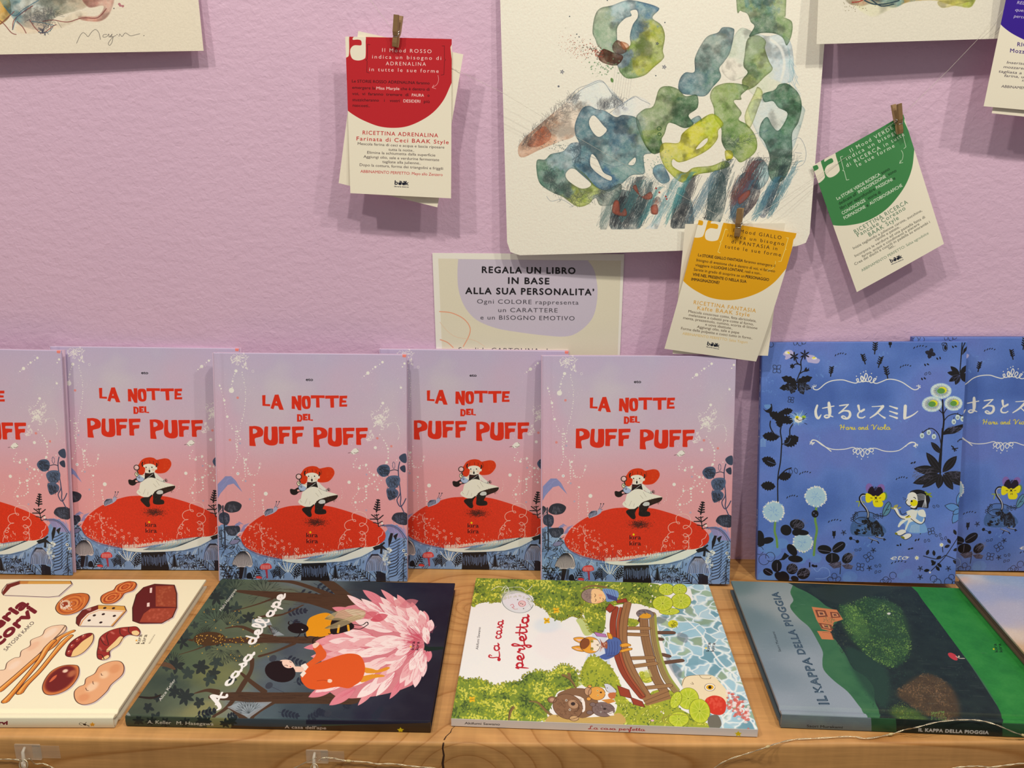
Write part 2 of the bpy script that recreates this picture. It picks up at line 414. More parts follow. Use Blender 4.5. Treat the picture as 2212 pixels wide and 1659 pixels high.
def art_puff(quad):
    c = Canvas(1000, 1220, quad, (1160, 750), .31339, (205, 165, 172), ill=ILL_STAND, seed=11)
    # sky: lilac grey turning into salmon pink
    g = np.linspace(0, 1, c.H)
    stops = [0, .12, .30, .42, .55, .75, 1]; cols = np.array([(176, 162, 186), (182, 166, 184), (190, 165, 180), (200, 158, 170), (209, 148, 152), (214, 146, 146), (214, 146, 146)])
    c.px[:] = np.stack([np.interp(g, stops, cols[:, k]) for k in range(3)], 1)[:, None]/255
    n = noise2(c.H, c.W, 230, c.rng, 3); n = (n-n.min())/(n.max()-n.min())
    top = np.clip(1-g/.55, 0, 1)[:, None]
    A = (np.clip(n*2-.9, 0, 1)*top*.55)[..., None]; c.px += (np.array([196, 188, 186])/255-c.px)*A
    A = (np.clip((1-n)*2-1, 0, 1)*np.clip(1-abs(g-.3)/.4, 0, 1)[:, None]*.4)[..., None]; c.px += (np.array([208, 152, 172])/255-c.px)*A
    R0 = c.rng; W = (236, 228, 214)
    # foam squiggles
    def foam(x, y, w, h, n, a=.8):
        ls = []
        for _ in range(n):
            cx, cy = x+R0.normal()*w*.3, y+R0.normal()*h*.3; q = [np.array([cx, cy])]
            for _ in range(5): q.append(q[-1]+R0.normal(size=2)*[w*.11, h*.09])
            ls.append(spline(q, 4))
        c.stroke(ls, 2.2, W, a)
    foam(200, 100, 55, 60, 26); foam(245, 85, 45, 40, 16); foam(255, 150, 30, 60, 12)
    foam(1170, 510, 80, 80, 34); foam(1170, 540, 60, 80, 20); foam(1215, 450, 40, 60, 10); foam(1110, 610, 40, 70, 12); foam(1090, 660, 40, 40, 7)
    # trails of dots
    def trail(pts, step, r, col=W, jit=2.0, a=.9):
        q = spline(pts, 12); L = np.concatenate([[0], np.cumsum(np.hypot(*np.diff(q, axis=0).T))])
        t = np.arange(0, L[-1], step); P = np.stack([np.interp(t, L, q[:, 0]), np.interp(t, L, q[:, 1])], 1)
        P += R0.normal(size=P.shape)*jit; c.dots(P, r*R0.uniform(.5, 1.4, len(P)), col, a)
    trail([(190, 180), (165, 250), (155, 315)], 20, 4); trail([(75, 285), (100, 385), (120, 495), (150, 570), (200, 640)], 22, 4.0)
    trail([(232, 190), (250, 300), (248, 380), (235, 470), (200, 600), (180, 700), (210, 770), (250, 785), (258, 735)], 17, 3.4)
    trail([(180, 560), (175, 660), (180, 770), (150, 850)], 18, 4); trail([(335, 820), (310, 890), (260, 880), (230, 800), (232, 900), (210, 940)], 18, 4)
    trail([(280, 960), (286, 1060), (285, 1150), (290, 1230)], 17, 3); trail([(345, 1070), (350, 1200), (300, 1230)], 20, 3.4)
    trail([(225, 770), (240, 880), (280, 900)], 16, 3); trail([(1060, 220), (1100, 190), (1150, 150), (1205, 115)], 19, 3.6)
    trail([(1190, 180), (1185, 230), (1150, 280), (1110, 270)], 9, 1.2, a=.5); trail([(1080, 350), (1120, 380), (1110, 440)], 9, 1.2, a=.4)
    trail([(1195, 400), (1170, 440), (1140, 470)], 18, 3.5); trail([(1230, 540), (1290, 540), (1305, 610), (1290, 660)], 9, 2.4)
    trail([(1170, 620), (1210, 680), (1225, 740), (1210, 810), (1160, 850), (1140, 920), (1060, 980), (1010, 990)], 22, 4.4)
    trail([(1000, 780), (980, 840), (1060, 830), (1090, 880), (1160, 900)], 22, 4); trail([(1090, 920), (1060, 1000), (1060, 1060), (1000, 1090)], 20, 5)
    trail([(1010, 960), (1000, 1020), (960, 1080), (1000, 1140)], 18, 3.6); trail([(890, 990), (895, 1040), (870, 1080)], 13, 2.5)
    trail([(1280, 790), (1240, 830), (1120, 1000)], 26, 3.2)
    B = [(190, 182, 11), (155, 316, 18), (103, 385, 9), (121, 496, 9), (368, 1025, 14), (181, 887, 11), (150, 846, 6), (1204, 114, 9), (1100, 190, 12), (1153, 148, 8), (1357, 122, 8), (1327, 290, 8),
         (1197, 398, 10), (1135, 707, 11), (1222, 713, 7), (1020, 848, 9), (1067, 826, 9), (1211, 808, 9), (945, 946, 12), (1119, 895, 9), (1060, 975, 9), (1142, 997, 8), (1010, 990, 8), (290, 965, 7), (330, 845, 6), (1060, 1055, 6), (75, 285, 6), (1342, 145, 5),
         (985, 1085, 9), (1165, 1230, 8), (240, 790, 8), (180, 700, 7), (188, 597, 7), (205, 650, 6), (820, 1338, 10), (938, 1358, 10)]
    for x, y, r in B: c.dots([(x, y)], r, W, .95)
    for x, y in ((196, 366), (134, 656), (1151, 642), (1247, 697)): c.dots([(x, y)], 9, (214, 122, 112), .8)
    for x, y in ((202, 679), (1068, 893), (232, 938), (1058, 1140), (258, 1063)): c.dots([(x, y)], 7, (160, 158, 180), .8)
    c.dots([(181, 887)], 6, (170, 175, 196), .8)
    for x, y, r in ((306, 183, 7), (165, 252, 6), (346, 1070, 7), (336, 820, 6), (224, 1262, 6), (260, 890, 4)): c.stroke([c.epts(x, y, r, r*1.2)], 1.6, W)
    for _ in range(420):
        x, y = R0.uniform(50, 1350), R0.uniform(80, 1500)
        if 330 < x < 960 and y < 1150: continue
        c.dots([(x, y)], R0.uniform(.8, 2.4), W, .7)
    c.poly([(1345, 55), (1372, 58), (1368, 80), (1345, 78)], (222, 120, 108))
    # lower ground: blue thicket
    c.poly([(30, 1255), (60, 1235), (110, 1245), (150, 1300), (215, 1360), (300, 1450), (900, 1450), (1130, 1390), (1180, 1300), (1220, 1250), (1270, 1240), (1335, 1330), (1380, 1300), (1380, 1680), (30, 1680)], (112, 138, 176))
    reg = c.mask([[(30, 1240), (300, 1400), (1180, 1400), (1380, 1300), (1380, 1680), (30, 1680)]])
    c.mottle([(96, 122, 164), (122, 148, 186), (150, 170, 196)], 70, .55, reg, 3, 1.0)
    c.poly([(40, 960), (95, 905), (135, 905), (165, 935), (208, 1014), (150, 955), (110, 965), (60, 1020), (38, 1058)], (126, 128, 172))
    c.stroke([[(60, 985), (120, 920)], [(50, 1020), (100, 950)], [(80, 940), (140, 912)], [(150, 930), (190, 985)]], 2, (150, 150, 190), .7)
    for P in ([(180, 1290), (210, 1240), (250, 1225), (215, 1262), (240, 1275)], [(155, 1240), (180, 1215), (210, 1235), (185, 1232), (160, 1275)], [(1190, 1250), (1230, 1235), (1300, 1260), (1345, 1340), (1290, 1330), (1230, 1320)]):
        c.poly(P, (138, 128, 170), .9)
    for i in range(14):
        x = R0.uniform(1240, 1350); c.stroke([(x, 1330), (x-R0.uniform(-10, 30), R0.uniform(1240, 1290))], 5, (150, 138, 178), .8)
    # white/pale painterly patches and loose leaf marks
    for _ in range(150):
        x, y = R0.uniform(45, 1330), R0.uniform(1400, 1630); a_ = R0.uniform(-2.6, -.5)
        c.poly(leafpts(x, y, R0.uniform(18, 60), R0.uniform(5, 13), a_), (190, 200, 208) if R0.random() < .5 else (150, 176, 204), .55)
    for _ in range(120):
        x, y = R0.uniform(45, 1335), R0.uniform(1360, 1640)
        if 200 < x < 1180 and y < 1500: continue
        a_ = R0.uniform(-2.9, -.2); L = R0.uniform(16, 55)
        P = leafpts(x, y, L, L*.28, a_)
        c.stroke([np.vstack([P, P[:1]])], 2.2, INK, .9)
    scribble(c, 45, 1270, 190, 1640, 90, 34, 3.0, INK, 1.2, 1.0); scribble(c, 1180, 1330, 1335, 1640, 60, 38, 3.0, INK, -.8, .8)
    scribble(c, 45, 1500, 180, 1620, 40, 26, 5.0, INK, .3, 1.4)
    for (b, t, n_, l_) in (((450, 1610), (446, 1530), 6, 48), ((545, 1610), (560, 1515), 6, 44), ((560, 1605), (590, 1520), 5, 40), ((400, 1605), (420, 1560), 4, 40), ((1075, 1640), (1000, 1560), 5, 40), ((1110, 1600), (1130, 1540), 4, 30), ((120, 1640), (60, 1520), 5, 50), ((250, 1620), (300, 1540), 5, 36)):
        frond(c, b, t, n_, l_, 5, INK, .9)
    for (b, t) in (((500, 1560), (470, 1470)), ((505, 1560), (505, 1465)), ((510, 1560), (545, 1480)), ((520, 1565), (570, 1500)), ((490, 1560), (440, 1500))):
        c.stroke([spline([b, ((b[0]+t[0])/2-6, (b[1]+t[1])/2), t], 5)], 5, (214, 216, 214)); c.stroke([spline([(b[0]+6, b[1]), (t[0]+9, t[1]+6)], 5)], 4, (120, 150, 190))
    # fern trees
    for (x, y, h, w_) in ((830, 1610, 95, 30), ):
        for k in range(9):
            yy = y-h+k*h/9; ww = w_*(k+1)/9*1.2
            c.poly([(x-ww, yy+12), (x, yy-6), (x+ww, yy+12), (x, yy+7)], INK)
        c.stroke([(x, y), (x, y-h)], 4, INK)
    for (x, y, h) in ((1290, 1560, 220),):
        c.poly([(1205, 1620), (1215, 1480), (1195, 1430), (1180, 1360), (1215, 1300), (1235, 1340), (1250, 1305), (1268, 1300), (1262, 1345), (1300, 1350), (1310, 1420), (1290, 1500), (1270, 1620)], (118, 146, 190), sm=6)
        for k in range(12):
            yy = 1360+k*21; c.stroke([spline([(1215-k, yy+12), (1250, yy-2), (1285-k*2, yy-22)], 5)], R0.uniform(3, 7), INK); c.stroke([spline([(1265, yy+20), (1300, yy-10), (1325, yy-26)], 5)], 2.4, INK)
        c.polys([[(1205, 1340), (1222, 1298), (1240, 1300), (1228, 1350), (1205, 1400)], [(1240, 1318), (1262, 1304), (1275, 1300), (1255, 1350)]], INK)
    scribble(c, 860, 1520, 970, 1610, 120, 18, 3.5, INK, .6, 1.3); scribble(c, 870, 1540, 960, 1620, 40, 14, 3, (90, 110, 150), .6, 1.3)
    # stalk of the big mushroom
    c.poly([(598, 1505), (770, 1500), (775, 1560), (790, 1615), (785, 1640), (590, 1635), (596, 1570)], INK)
    for i in range(26):
        x = 600+i*6.8; y0 = R0.uniform(1520, 1545); c.stroke([(x, y0), (x+R0.uniform(-3, 4), y0+R0.uniform(40, 66))], R0.uniform(2, 4), (112, 134, 176), .9)
    c.stroke([(780, 1505), (800, 1540), (790, 1570), (815, 1600)], 3, INK); c.stroke([(800, 1540), (840, 1520), (880, 1505)], 3, INK)
    # gills
    c.poly([(470, 1480), (700, 1470), (820, 1430), (1000, 1395), (1130, 1360), (1180, 1320), (1150, 1370), (1090, 1420), (1010, 1460), (900, 1490), (760, 1500), (600, 1505), (500, 1496)], (214, 222, 218))
    ls = []
    for i in range(46):
        f = i/45; x = 640+f*520; y = 1458-f*112; hh = 30*(1-f)+46*math.sin(PI*min(f*1.1, 1))
        ls.append(spline([(x+22, y), (x+16, y+hh*.5), (x-26-20*f, y+hh)], 4))
    c.stroke(ls, 2.4, (40, 52, 66)); c.stroke(ls[4:20:3], 7, (120, 170, 196), .45)
    c.stroke([spline([(430, 1488), (600, 1506), (760, 1503), (900, 1494), (1010, 1466), (1090, 1424), (1150, 1375), (1182, 1320)], 6)], 2.6, (40, 52, 66))
    # mushroom cap
    RED = (203, 48, 22)
    cap = [(190, 1340), (200, 1300), (240, 1245), (330, 1180), (430, 1138), (520, 1112), (600, 1106), (700, 1104), (800, 1112), (900, 1138), (1000, 1172), (1090, 1212), (1150, 1255), (1185, 1302), (1178, 1345), (1140, 1374), (1080, 1392), (980, 1398), (850, 1415), (700, 1450), (600, 1470), (500, 1476), (400, 1460), (300, 1432), (225, 1395)]
    c.poly(cap, RED, sm=6)
    capm = c.mask([cap], 6); nn = noise2(c.H, c.W, 3, c.rng, 2); c.px *= (1-(capm*(nn-.5)*.16)[..., None])
    c.stroke([spline([(188, 1345), (222, 1398), (300, 1440), (400, 1466), (480, 1476)], 6)], 4, (96, 44, 66), .8)
    for _ in range(240):
        t = R0.random(); x = 205+t*1000*R0.random()**.7
        yb = np.interp(x, [190, 225, 300, 400, 500, 600, 700, 850, 980, 1080, 1180], [1340, 1395, 1432, 1458, 1474, 1468, 1448, 1413, 1396, 1388, 1330])
        y = yb-abs(R0.normal())*34
        if y < 1180: continue
        p = np.array([x, y]); c.stroke([[p, p+R0.normal(size=2)*[4, 8]]], R0.uniform(1.5, 4), (232, 205, 192) if R0.random() < .8 else (150, 60, 70), .85)
    for x0 in range(360, 560, 9): c.stroke([(x0, 1468-R0.uniform(0, 8)), (x0+R0.uniform(4, 14), 1468-R0.uniform(20, 70))], 3, (128, 58, 74), .55)
    ls = [[(x, 1470-(x-560)*.13 if x > 560 else 1478), (x+R0.uniform(-2, 6), 1458-(x-560)*.13*(x > 560)-R0.uniform(0, 10))] for x in range(470, 850, 5)]
    c.stroke(ls, 3.4, (226, 220, 208))
    for _ in range(60):
        f = R0.random(); x, y = 210+f*230, 1230+f*220*R0.random()+R0.uniform(-20, 30)
        if 1200 < y < 1440 and x > 205+abs(y-1320)*.4: c.stroke([c.epts(x, y, R0.uniform(2, 6), R0.uniform(2, 5), R0.uniform(0, 3), 8)], 1.8, (232, 205, 196), .9)
    for x, y in ((440, 1362), (420, 1385), (480, 1395), (520, 1370), (470, 1350), (560, 1408), (575, 1406), (480, 1408), (400, 1335)): c.stroke([c.epts(x, y, 9, 6, R0.uniform(0, 3), 8)], 2.5, (236, 214, 204))
    def loops(pts, r, w_):
        q = spline(pts, 16); t = np.linspace(0, 1, len(q)); a_ = t*len(pts)*5.2
        c.stroke([q+np.stack([np.cos(a_), np.sin(a_)], 1)*r], w_, (236, 190, 182), .9)
    c.stroke([spline([(322, 1232), (318, 1262), (330, 1290), (345, 1300), (328, 1310), (330, 1340), (348, 1352), (330, 1356), (334, 1390), (350, 1400), (338, 1420)], 6)], 3.2, (236, 190, 182))
    D = lambda P: [((1375+x*.12055-1160)/.31339, (1070+y*.12055-750)/.31339) for x, y in P]
    S1 = [(440, 1000), (455, 930), (500, 890), (540, 910), (500, 930), (480, 900), (470, 850), (490, 800), (540, 790), (555, 820), (510, 830), (500, 790), (540, 740), (580, 750), (560, 770), (560, 710), (620, 660), (670, 655), (620, 660), (575, 620), (570, 560), (610, 510), (690, 480), (760, 480), (770, 510), (730, 500), (710, 450), (715, 380), (780, 340), (860, 335), (940, 370), (970, 440), (965, 520), (920, 570), (860, 600), (835, 570), (860, 540), (920, 545), (980, 600), (985, 670), (940, 720), (870, 740), (840, 710), (870, 685), (920, 720), (940, 780), (900, 850), (850, 850), (840, 820), (890, 810), (930, 850), (930, 950), (880, 990)]
    c.stroke([spline(D(S1), 5)], 4.0, (236, 180, 168), .95)
    c.stroke([spline(D([(1260, 690), (1230, 760), (1170, 800), (1175, 870), (1130, 920)]), 5)], 3.4, (236, 190, 182))
    for _ in range(40): p = np.array(D([(R0.uniform(820, 960), R0.uniform(700, 960))])[0]); c.stroke([[p, p+R0.normal(size=2)*5]], 2, (236, 190, 182), .8)
    # dotted shade under the girl, printed as dots
    for _ in range(900):
        x, y = R0.normal()*34+705, R0.normal()*13+1222; c.dots([(x, y)], R0.uniform(1, 2.4), (60, 26, 20), .75)
    # snail
    c.at((1165, 1070), .11452)
    c.poly([(935, 430), (930, 360), (980, 300), (1050, 285), (1090, 310), (1110, 270), (1150, 255), (1175, 290), (1160, 330), (1090, 380), (1000, 415)], (160, 160, 182), sm=5)
    c.stroke([spline([(950+i*26, 420-i*12), (940+i*28, 360-i*10), (985+i*18, 305-i*2)], 4) for i in range(6)], 12, (40, 42, 58))
    c.stroke([spline([(1120, 270), (1150, 210), (1160, 165)], 4), spline([(1150, 260), (1190, 210), (1210, 165)], 4), [(1160, 270), (1190, 266)]], 8, (70, 82, 110)); c.dots([(1160, 160), (1212, 160)], 11, INK)
    # mushrooms at left
    c.poly([(295, 1330), (340, 1220), (430, 1120), (520, 1085), (600, 1110), (650, 1190), (680, 1320), (640, 1390), (560, 1370), (500, 1400), (420, 1390), (350, 1350)], (205, 190, 188), sm=5)
    c.stroke([spline([(500+(x-500)*.25, 1095), (500+(x-500)*.75, 1200), (x, 1375-abs(x-480)*.12)], 4) for x in range(310, 680, 17)], 6, (40, 38, 44))
    c.stroke([spline([(295, 1330), (340, 1220), (430, 1120), (520, 1085), (600, 1110), (650, 1190), (680, 1320)], 4)], 7, INK)
    c.poly([(430, 1385), (520, 1390), (510, 1600), (410, 1600)], (34, 26, 30)); c.poly([(520, 1390), (570, 1400), (560, 1600), (470, 1600)], (96, 116, 150)); c.stroke([[(530+i*8, 1400), (500+i*10, 1590)] for i in range(5)], 5, INK)
    c.poly([(560, 1600), (565, 1520), (610, 1490), (650, 1520), (655, 1600)], (24, 26, 34), sm=4)
    c.poly([(815, 1420), (830, 1350), (900, 1322), (990, 1325), (1030, 1380), (1015, 1420), (900, 1440)], (204, 62, 60), sm=5); c.stroke([[(850+i*28, 1355), (840+i*30, 1420)] for i in range(6)], 9, (222, 190, 188))
    c.poly([(905, 1430), (950, 1430), (955, 1600), (930, 1600)], (160, 50, 66)); c.poly([(730, 1590), (740, 1565), (790, 1558), (830, 1570), (845, 1600), (780, 1605)], (204, 62, 60), sm=4)
    # leafy plants at left
    for P, cl in (([(170, 300), (220, 190), (330, 150), (440, 170), (505, 230), (450, 330), (330, 365), (230, 350)], (44, 44, 54)), ([(70, 420), (110, 370), (180, 360), (260, 400), (270, 520), (210, 600), (130, 570), (75, 520)], (48, 52, 70)),
                  ([(180, 640), (330, 610), (440, 620), (460, 700), (400, 780), (300, 800), (220, 760)], (44, 48, 62)), ([(60, 210), (110, 220), (130, 270), (90, 340), (60, 370)], (44, 44, 54)), ([(255, 945), (300, 880), (380, 865), (450, 880), (400, 940), (320, 960)], (120, 118, 150))):
        c.poly(P, cl, sm=5)
        cx, cy = np.mean(P, 0)
        if cl[0] < 60: scribble(c, cx-90, cy-60, cx+70, cy+60, 46, 50, 3.5, (150, 146, 160), 1.3, .5, .5)
        else: c.stroke([np.vstack([spline(P, 5, True)])], 8, INK)
    c.stroke([spline([(150, 240), (150, 330), (165, 560), (170, 800), (165, 1050)], 6)], 26, (40, 44, 58)); c.stroke([[(150, 300), (60, 400)]], 10, (60, 70, 96))
    c.stroke([spline([(310, 880), (380, 800), (430, 745), (480, 735)], 5)], 14, (200, 206, 214)); c.stroke([spline([(290, 900), (360, 830), (420, 745)], 5)], 8, (120, 148, 190))
    c.poly([(360, 600), (410, 560), (450, 570), (475, 610), (430, 590), (380, 620)], (126, 130, 172))
    c.stroke([spline([(60, 640+i*14), (120, 650+i*34), (60, 760+i*40)], 4) for i in range(8)], 6, INK, .85)
    # right hand plants
    c.at((1375, 1070), .12055)
    c.poly([(895, 1380), (930, 1200), (1010, 1110), (1100, 1080), (1190, 1110), (1270, 1190), (1320, 1300), (1310, 1390), (1200, 1400), (1080, 1410), (960, 1400)], (122, 146, 190), sm=5)
    c.stroke([spline([(1095+(x-1100)*.3, 1100), (1100+(x-1100)*.8, 1220), (x, 1395)], 4) for x in range(920, 1310, 26)], 9, (34, 34, 44)); c.stroke([spline([(1105+(x-1100)*.3, 1130), (1100+(x-1100)*.82, 1260), (x, 1395)], 4) for x in range(934, 1310, 34)], 8, (196, 190, 204), .8)
    c.poly([(1115, 1405), (1165, 1405), (1165, 1600), (1105, 1600)], (34, 34, 46)); c.poly([(1165, 1405), (1280, 1450), (1280, 1600), (1165, 1600)], (30, 30, 40))
    c.stroke([spline([(940, 1400), (850, 1470), (800, 1580)], 5), spline([(950, 1410), (1040, 1480), (1120, 1590)], 5), spline([(780, 1300), (790, 1400), (760, 1460), (780, 1580)], 5), spline([(770, 1300), (820, 1300), (830, 1180)], 4)], 8, INK)
    c.poly([(1430, 430), (1480, 370), (1570, 350), (1700, 370), (1700, 560), (1590, 570), (1510, 540), (1430, 480)], (44, 46, 58), sm=5); scribble(c, 1450, 380, 1660, 520, 60, 50, 5, (110, 120, 146), 1.3, .5, .5)
    c.poly([(1345, -60), (1400, -90), (1500, -80), (1560, -20), (1540, 60), (1460, 110), (1390, 130), (1355, 60)], (74, 86, 112), sm=5); scribble(c, 1360, -60, 1520, 90, 70, 50, 6, INK, 1.2, .5, .7)
    c.stroke([spline([(1600, -560), (1570, -420), (1580, -200), (1590, 0), (1530, 120), (1560, 220), (1600, 240), (1650, 180), (1690, 100)], 6), spline([(1590, -60), (1600, 90), (1590, 200), (1640, 330), (1670, 380)], 6)], 18, (60, 66, 92))
    c.poly([(1180, -420), (1250, -500), (1370, -510), (1420, -440), (1390, -330), (1300, -290), (1220, -330)], (66, 80, 104), sm=5); scribble(c, 1220, -480, 1370, -330, 70, 50, 6, INK, .6, .6, .7)
    c.poly([(1340, -250), (1420, -310), (1560, -310), (1600, -240), (1570, -140), (1500, -80), (1400, -90), (1350, -160)], (78, 92, 118), sm=5); scribble(c, 1370, -280, 1540, -120, 60, 50, 6, INK, 1.0, .6, .6)
    c.poly([(1590, -640), (1650, -700), (1720, -700), (1720, -550), (1640, -560)], (56, 66, 86), sm=5); c.poly([(1600, -460), (1690, -500), (1700, -380), (1640, -390)], (50, 56, 74), sm=4)
    c.stroke([spline([(1420, -400), (1500, -420), (1570, -400)], 4)], 14, (50, 54, 72)); c.stroke([c.epts(1490, -500, 22, 60)], 8, (60, 70, 100))
    # black herb
    for (b, t, n_, l_, w_) in (((1180, 600), (1150, 380), 3, 95, 16), ((1150, 340), (1190, 120), 5, 60, 24)): frond(c, b, t, n_, l_, w_, INK, .45)
    c.stroke([(1190, 600), (1280, 570)], 12, INK); c.stroke([[(1060, 390), (1140, 450)], [(1270, 400), (1180, 470)], [(1030, 468), (1170, 470)]], 18, INK)
    c.stroke([spline([(1250, 590), (1380, 575), (1500, 610), (1600, 700), (1680, 830)], 6)], 20, (96, 120, 168)); c.stroke([spline([(1250, 590), (1380, 578), (1500, 616), (1600, 706), (1680, 836)], 6), spline([(1280, 605), (1400, 600), (1500, 640), (1590, 730), (1660, 880)], 6)], 6, INK)
    c.stroke([np.array([[1640, 1150], [1600, 1330], [1610, 1500], [1590, 1600]])], 12, INK); c.dots([(1620, 1035), (1660, 1110), (1385, 1030)], 28, (214, 216, 214)); c.dots([(1624, 1035), (1662, 1112)], 12, INK)
    for _ in range(50):
        x, y = R0.uniform(1240, 1370), R0.uniform(990, 1300); c.dots([(x, y)], R0.uniform(8, 26), (214, 216, 214), .6)
    c.dots([(R0.uniform(1240, 1370), R0.uniform(1000, 1280)) for _ in range(60)], 4, INK)
    c.polys([[(1060, 980), (1120, 950), (1200, 930), (1270, 880), (1290, 900), (1240, 940), (1340, 1040), (1240, 1000), (1230, 1100), (1190, 1090), (1200, 1000), (1100, 1030)]], INK)
    # title letters
    c.at((1230, 840), .1311); T = (203, 42, 18)
    c.polys([[(337, 146), (392, 142), (384, 290), (465, 292), (462, 326), (337, 318)],
             [(545, 136), (606, 132), (640, 250), (684, 384), (614, 382), (592, 322), (538, 314), (516, 372), (468, 360)],
             [(822, 158), (880, 160), (922, 255), (920, 146), (984, 144), (972, 392), (922, 388), (868, 280), (870, 368), (816, 366)],
             [(1138, 142), (1366, 142), (1364, 188), (1276, 184), (1278, 344), (1220, 342), (1222, 190), (1136, 196)],
             [(1376, 146), (1600, 142), (1600, 188), (1518, 190), (1516, 344), (1458, 344), (1454, 194), (1372, 196)],
             [(1612, 148), (1740, 144), (1736, 190), (1664, 190), (1662, 222), (1722, 226), (1718, 260), (1648, 260), (1644, 292), (1734, 288), (1732, 326), (1604, 328)],
             [(994, 450), (1076, 446), (1074, 480), (1036, 482), (1034, 496), (1062, 498), (1060, 522), (1034, 522), (1032, 534), (1074, 530), (1072, 558), (994, 556)],
             [(1082, 450), (1116, 448), (1116, 542), (1160, 540), (1158, 564), (1078, 552)]], T)
    c.poly([(568, 236), (580, 272), (552, 274)], (190, 170, 176))
    c.polys([spline([(1056, 152), (1110, 160), (1132, 215), (1124, 330), (1085, 366), (1020, 362), (986, 310), (988, 200), (1010, 160)], 6, True), spline([(1060, 200), (1076, 240), (1080, 300), (1072, 328), (1052, 320), (1042, 270), (1044, 220)], 5, True)], T, evenodd=True)
    c.polys([np.array([(900, 454), (950, 456), (984, 476), (988, 540), (960, 578), (896, 578)]), np.array([(932, 482), (950, 488), (958, 520), (950, 552), (934, 552)])], T, evenodd=True)
    def PUFF(dx, dy):
        o = lambda P: [(x+dx, y+dy) for x, y in P]
        c.polys([spline(o([(108, 664), (112, 656), (160, 654), (215, 652), (290, 672), (332, 720), (334, 780), (310, 818), (250, 838), (205, 850), (192, 880), (206, 972), (196, 982), (150, 980), (108, 976), (104, 960), (106, 820)]), 5, True),
                 spline(o([(170, 696), (205, 700), (232, 722), (236, 748), (210, 772), (172, 780), (166, 770), (166, 702)]), 4, True)], T, evenodd=True)
        c.poly(o([(364, 664), (412, 660), (418, 680), (412, 780), (414, 850), (440, 884), (466, 870), (474, 780), (474, 672), (490, 662), (556, 660), (572, 680), (574, 800), (572, 905), (550, 950), (500, 970), (430, 968), (370, 945), (342, 910), (340, 840), (352, 720)]), T, sm=4)
        c.poly(o([(590, 668), (600, 660), (780, 658), (788, 670), (782, 714), (660, 718), (650, 730), (650, 760), (762, 764), (766, 778), (756, 822), (700, 824), (672, 840), (668, 880), (668, 938), (656, 944), (596, 942), (590, 930), (594, 790)]), T)
        c.poly(o([(808, 668), (816, 660), (1000, 656), (1008, 668), (1002, 714), (882, 720), (868, 736), (872, 766), (982, 760), (984, 780), (974, 822), (905, 826), (886, 850), (890, 938), (880, 944), (814, 942), (808, 930), (812, 790)]), T)
    PUFF(0, 0); PUFF(1056, 16)
    c.stroke([spline([(0, 0), (1, 1)], 2)], .1, T)
    # small hovering creature, author
    c.at((1160, 750), .31339)
    c.poly([(962, 740), (985, 715), (1005, 712), (1018, 722), (1015, 740), (990, 752), (970, 752)], (236, 228, 212), sm=5)
    c.stroke([spline([(945, 745), (965, 742), (975, 752)], 4), spline([(985, 742), (1000, 745), (1016, 736)], 4), [(1006, 714), (1018, 726)]], 2.4, (60, 30, 30))
    c.text('eto', (669, 247), (717, 247), 20, (24, 22, 28), bold=.025)
    kira(c, (638, 1325), (1, .0), (0, -1), 30, (40, 14, 20))
    # girl with a magnifying glass
    c.at((1310, 1000), .07834)
    HAIR = (200, 50, 10); SK = (226, 218, 196); BL = (28, 20, 18)
    c.polys([[(560, 330), (620, 240), (720, 175), (860, 148), (980, 165), (1060, 215), (1150, 200), (1290, 175), (1400, 195), (1460, 270), (1465, 360), (1420, 450), (1350, 530), (1270, 580), (1150, 600), (1050, 595), (990, 560), (900, 450), (700, 560), (690, 640), (600, 640), (530, 600), (520, 400)]], HAIR, sm=5)
    c.dots([(R0.uniform(1230, 1440), R0.uniform(200, 480)) for _ in range(70)], 5, (220, 110, 70), .6)
    c.poly([(665, 400), (720, 350), (850, 328), (960, 350), (1030, 400), (1062, 440), (1050, 490), (1010, 500), (990, 550), (930, 585), (830, 600), (730, 575), (715, 520), (722, 450)], SK, sm=5)
    c.ell(760, 500, 38, 40, (226, 170, 150), .6, soft=2); c.ell(950, 500, 40, 40, (226, 170, 150), .6, soft=2)
    c.dots([(750, 430), (915, 428)], 18, BL); c.ell(838, 535, 22, 42, BL); c.dots([(835, 458)], 9, BL)
    c.stroke([spline([(660, 290), (640, 340), (655, 400)], 4), spline([(1055, 320), (1060, 370), (1035, 412)], 4)], 32, BL)
    c.stroke([spline([(730, 235), (715, 290), (730, 330)], 4), spline([(850, 235), (865, 280), (855, 320)], 4), spline([(955, 250), (970, 290), (950, 330)], 4), spline([(1085, 250), (1110, 320), (1095, 390)], 4)], 7, BL)
    # bag, arm
    c.poly([(230, 790), (270, 775), (350, 790), (430, 745), (560, 720), (700, 680), (690, 760), (560, 850), (470, 870), (400, 930), (320, 945), (250, 910), (228, 850)], BL, sm=4); c.poly([(420, 800), (470, 790), (510, 840), (430, 850)], (216, 156, 150))
    c.ell(572, 738, 112, 100, (160, 174, 200)); c.stroke([c.epts(572, 738, 112, 100)], 12, (40, 48, 66)); c.poly([(560, 660), (640, 640), (700, 600), (700, 760), (650, 720)], SK)
    c.ell(475, 625, 50, 62, (230, 214, 180)); c.stroke([c.epts(475, 625, 50, 62)], 11, BL); c.stroke([[(455, 600), (490, 640)], [(480, 590), (500, 650)], [(500, 700), (545, 740)], [(540, 680), (560, 730)]], 10, BL)
    c.stroke([[(490, 500), (515, 600)]], 26, BL); c.ell(480, 440, 84, 82, BL); c.ell(480, 438, 62, 60, (222, 180, 176)); c.stroke([c.epts(485, 440, 36, 40, 0, 20, .5, 4)], 8, (190, 130, 130))
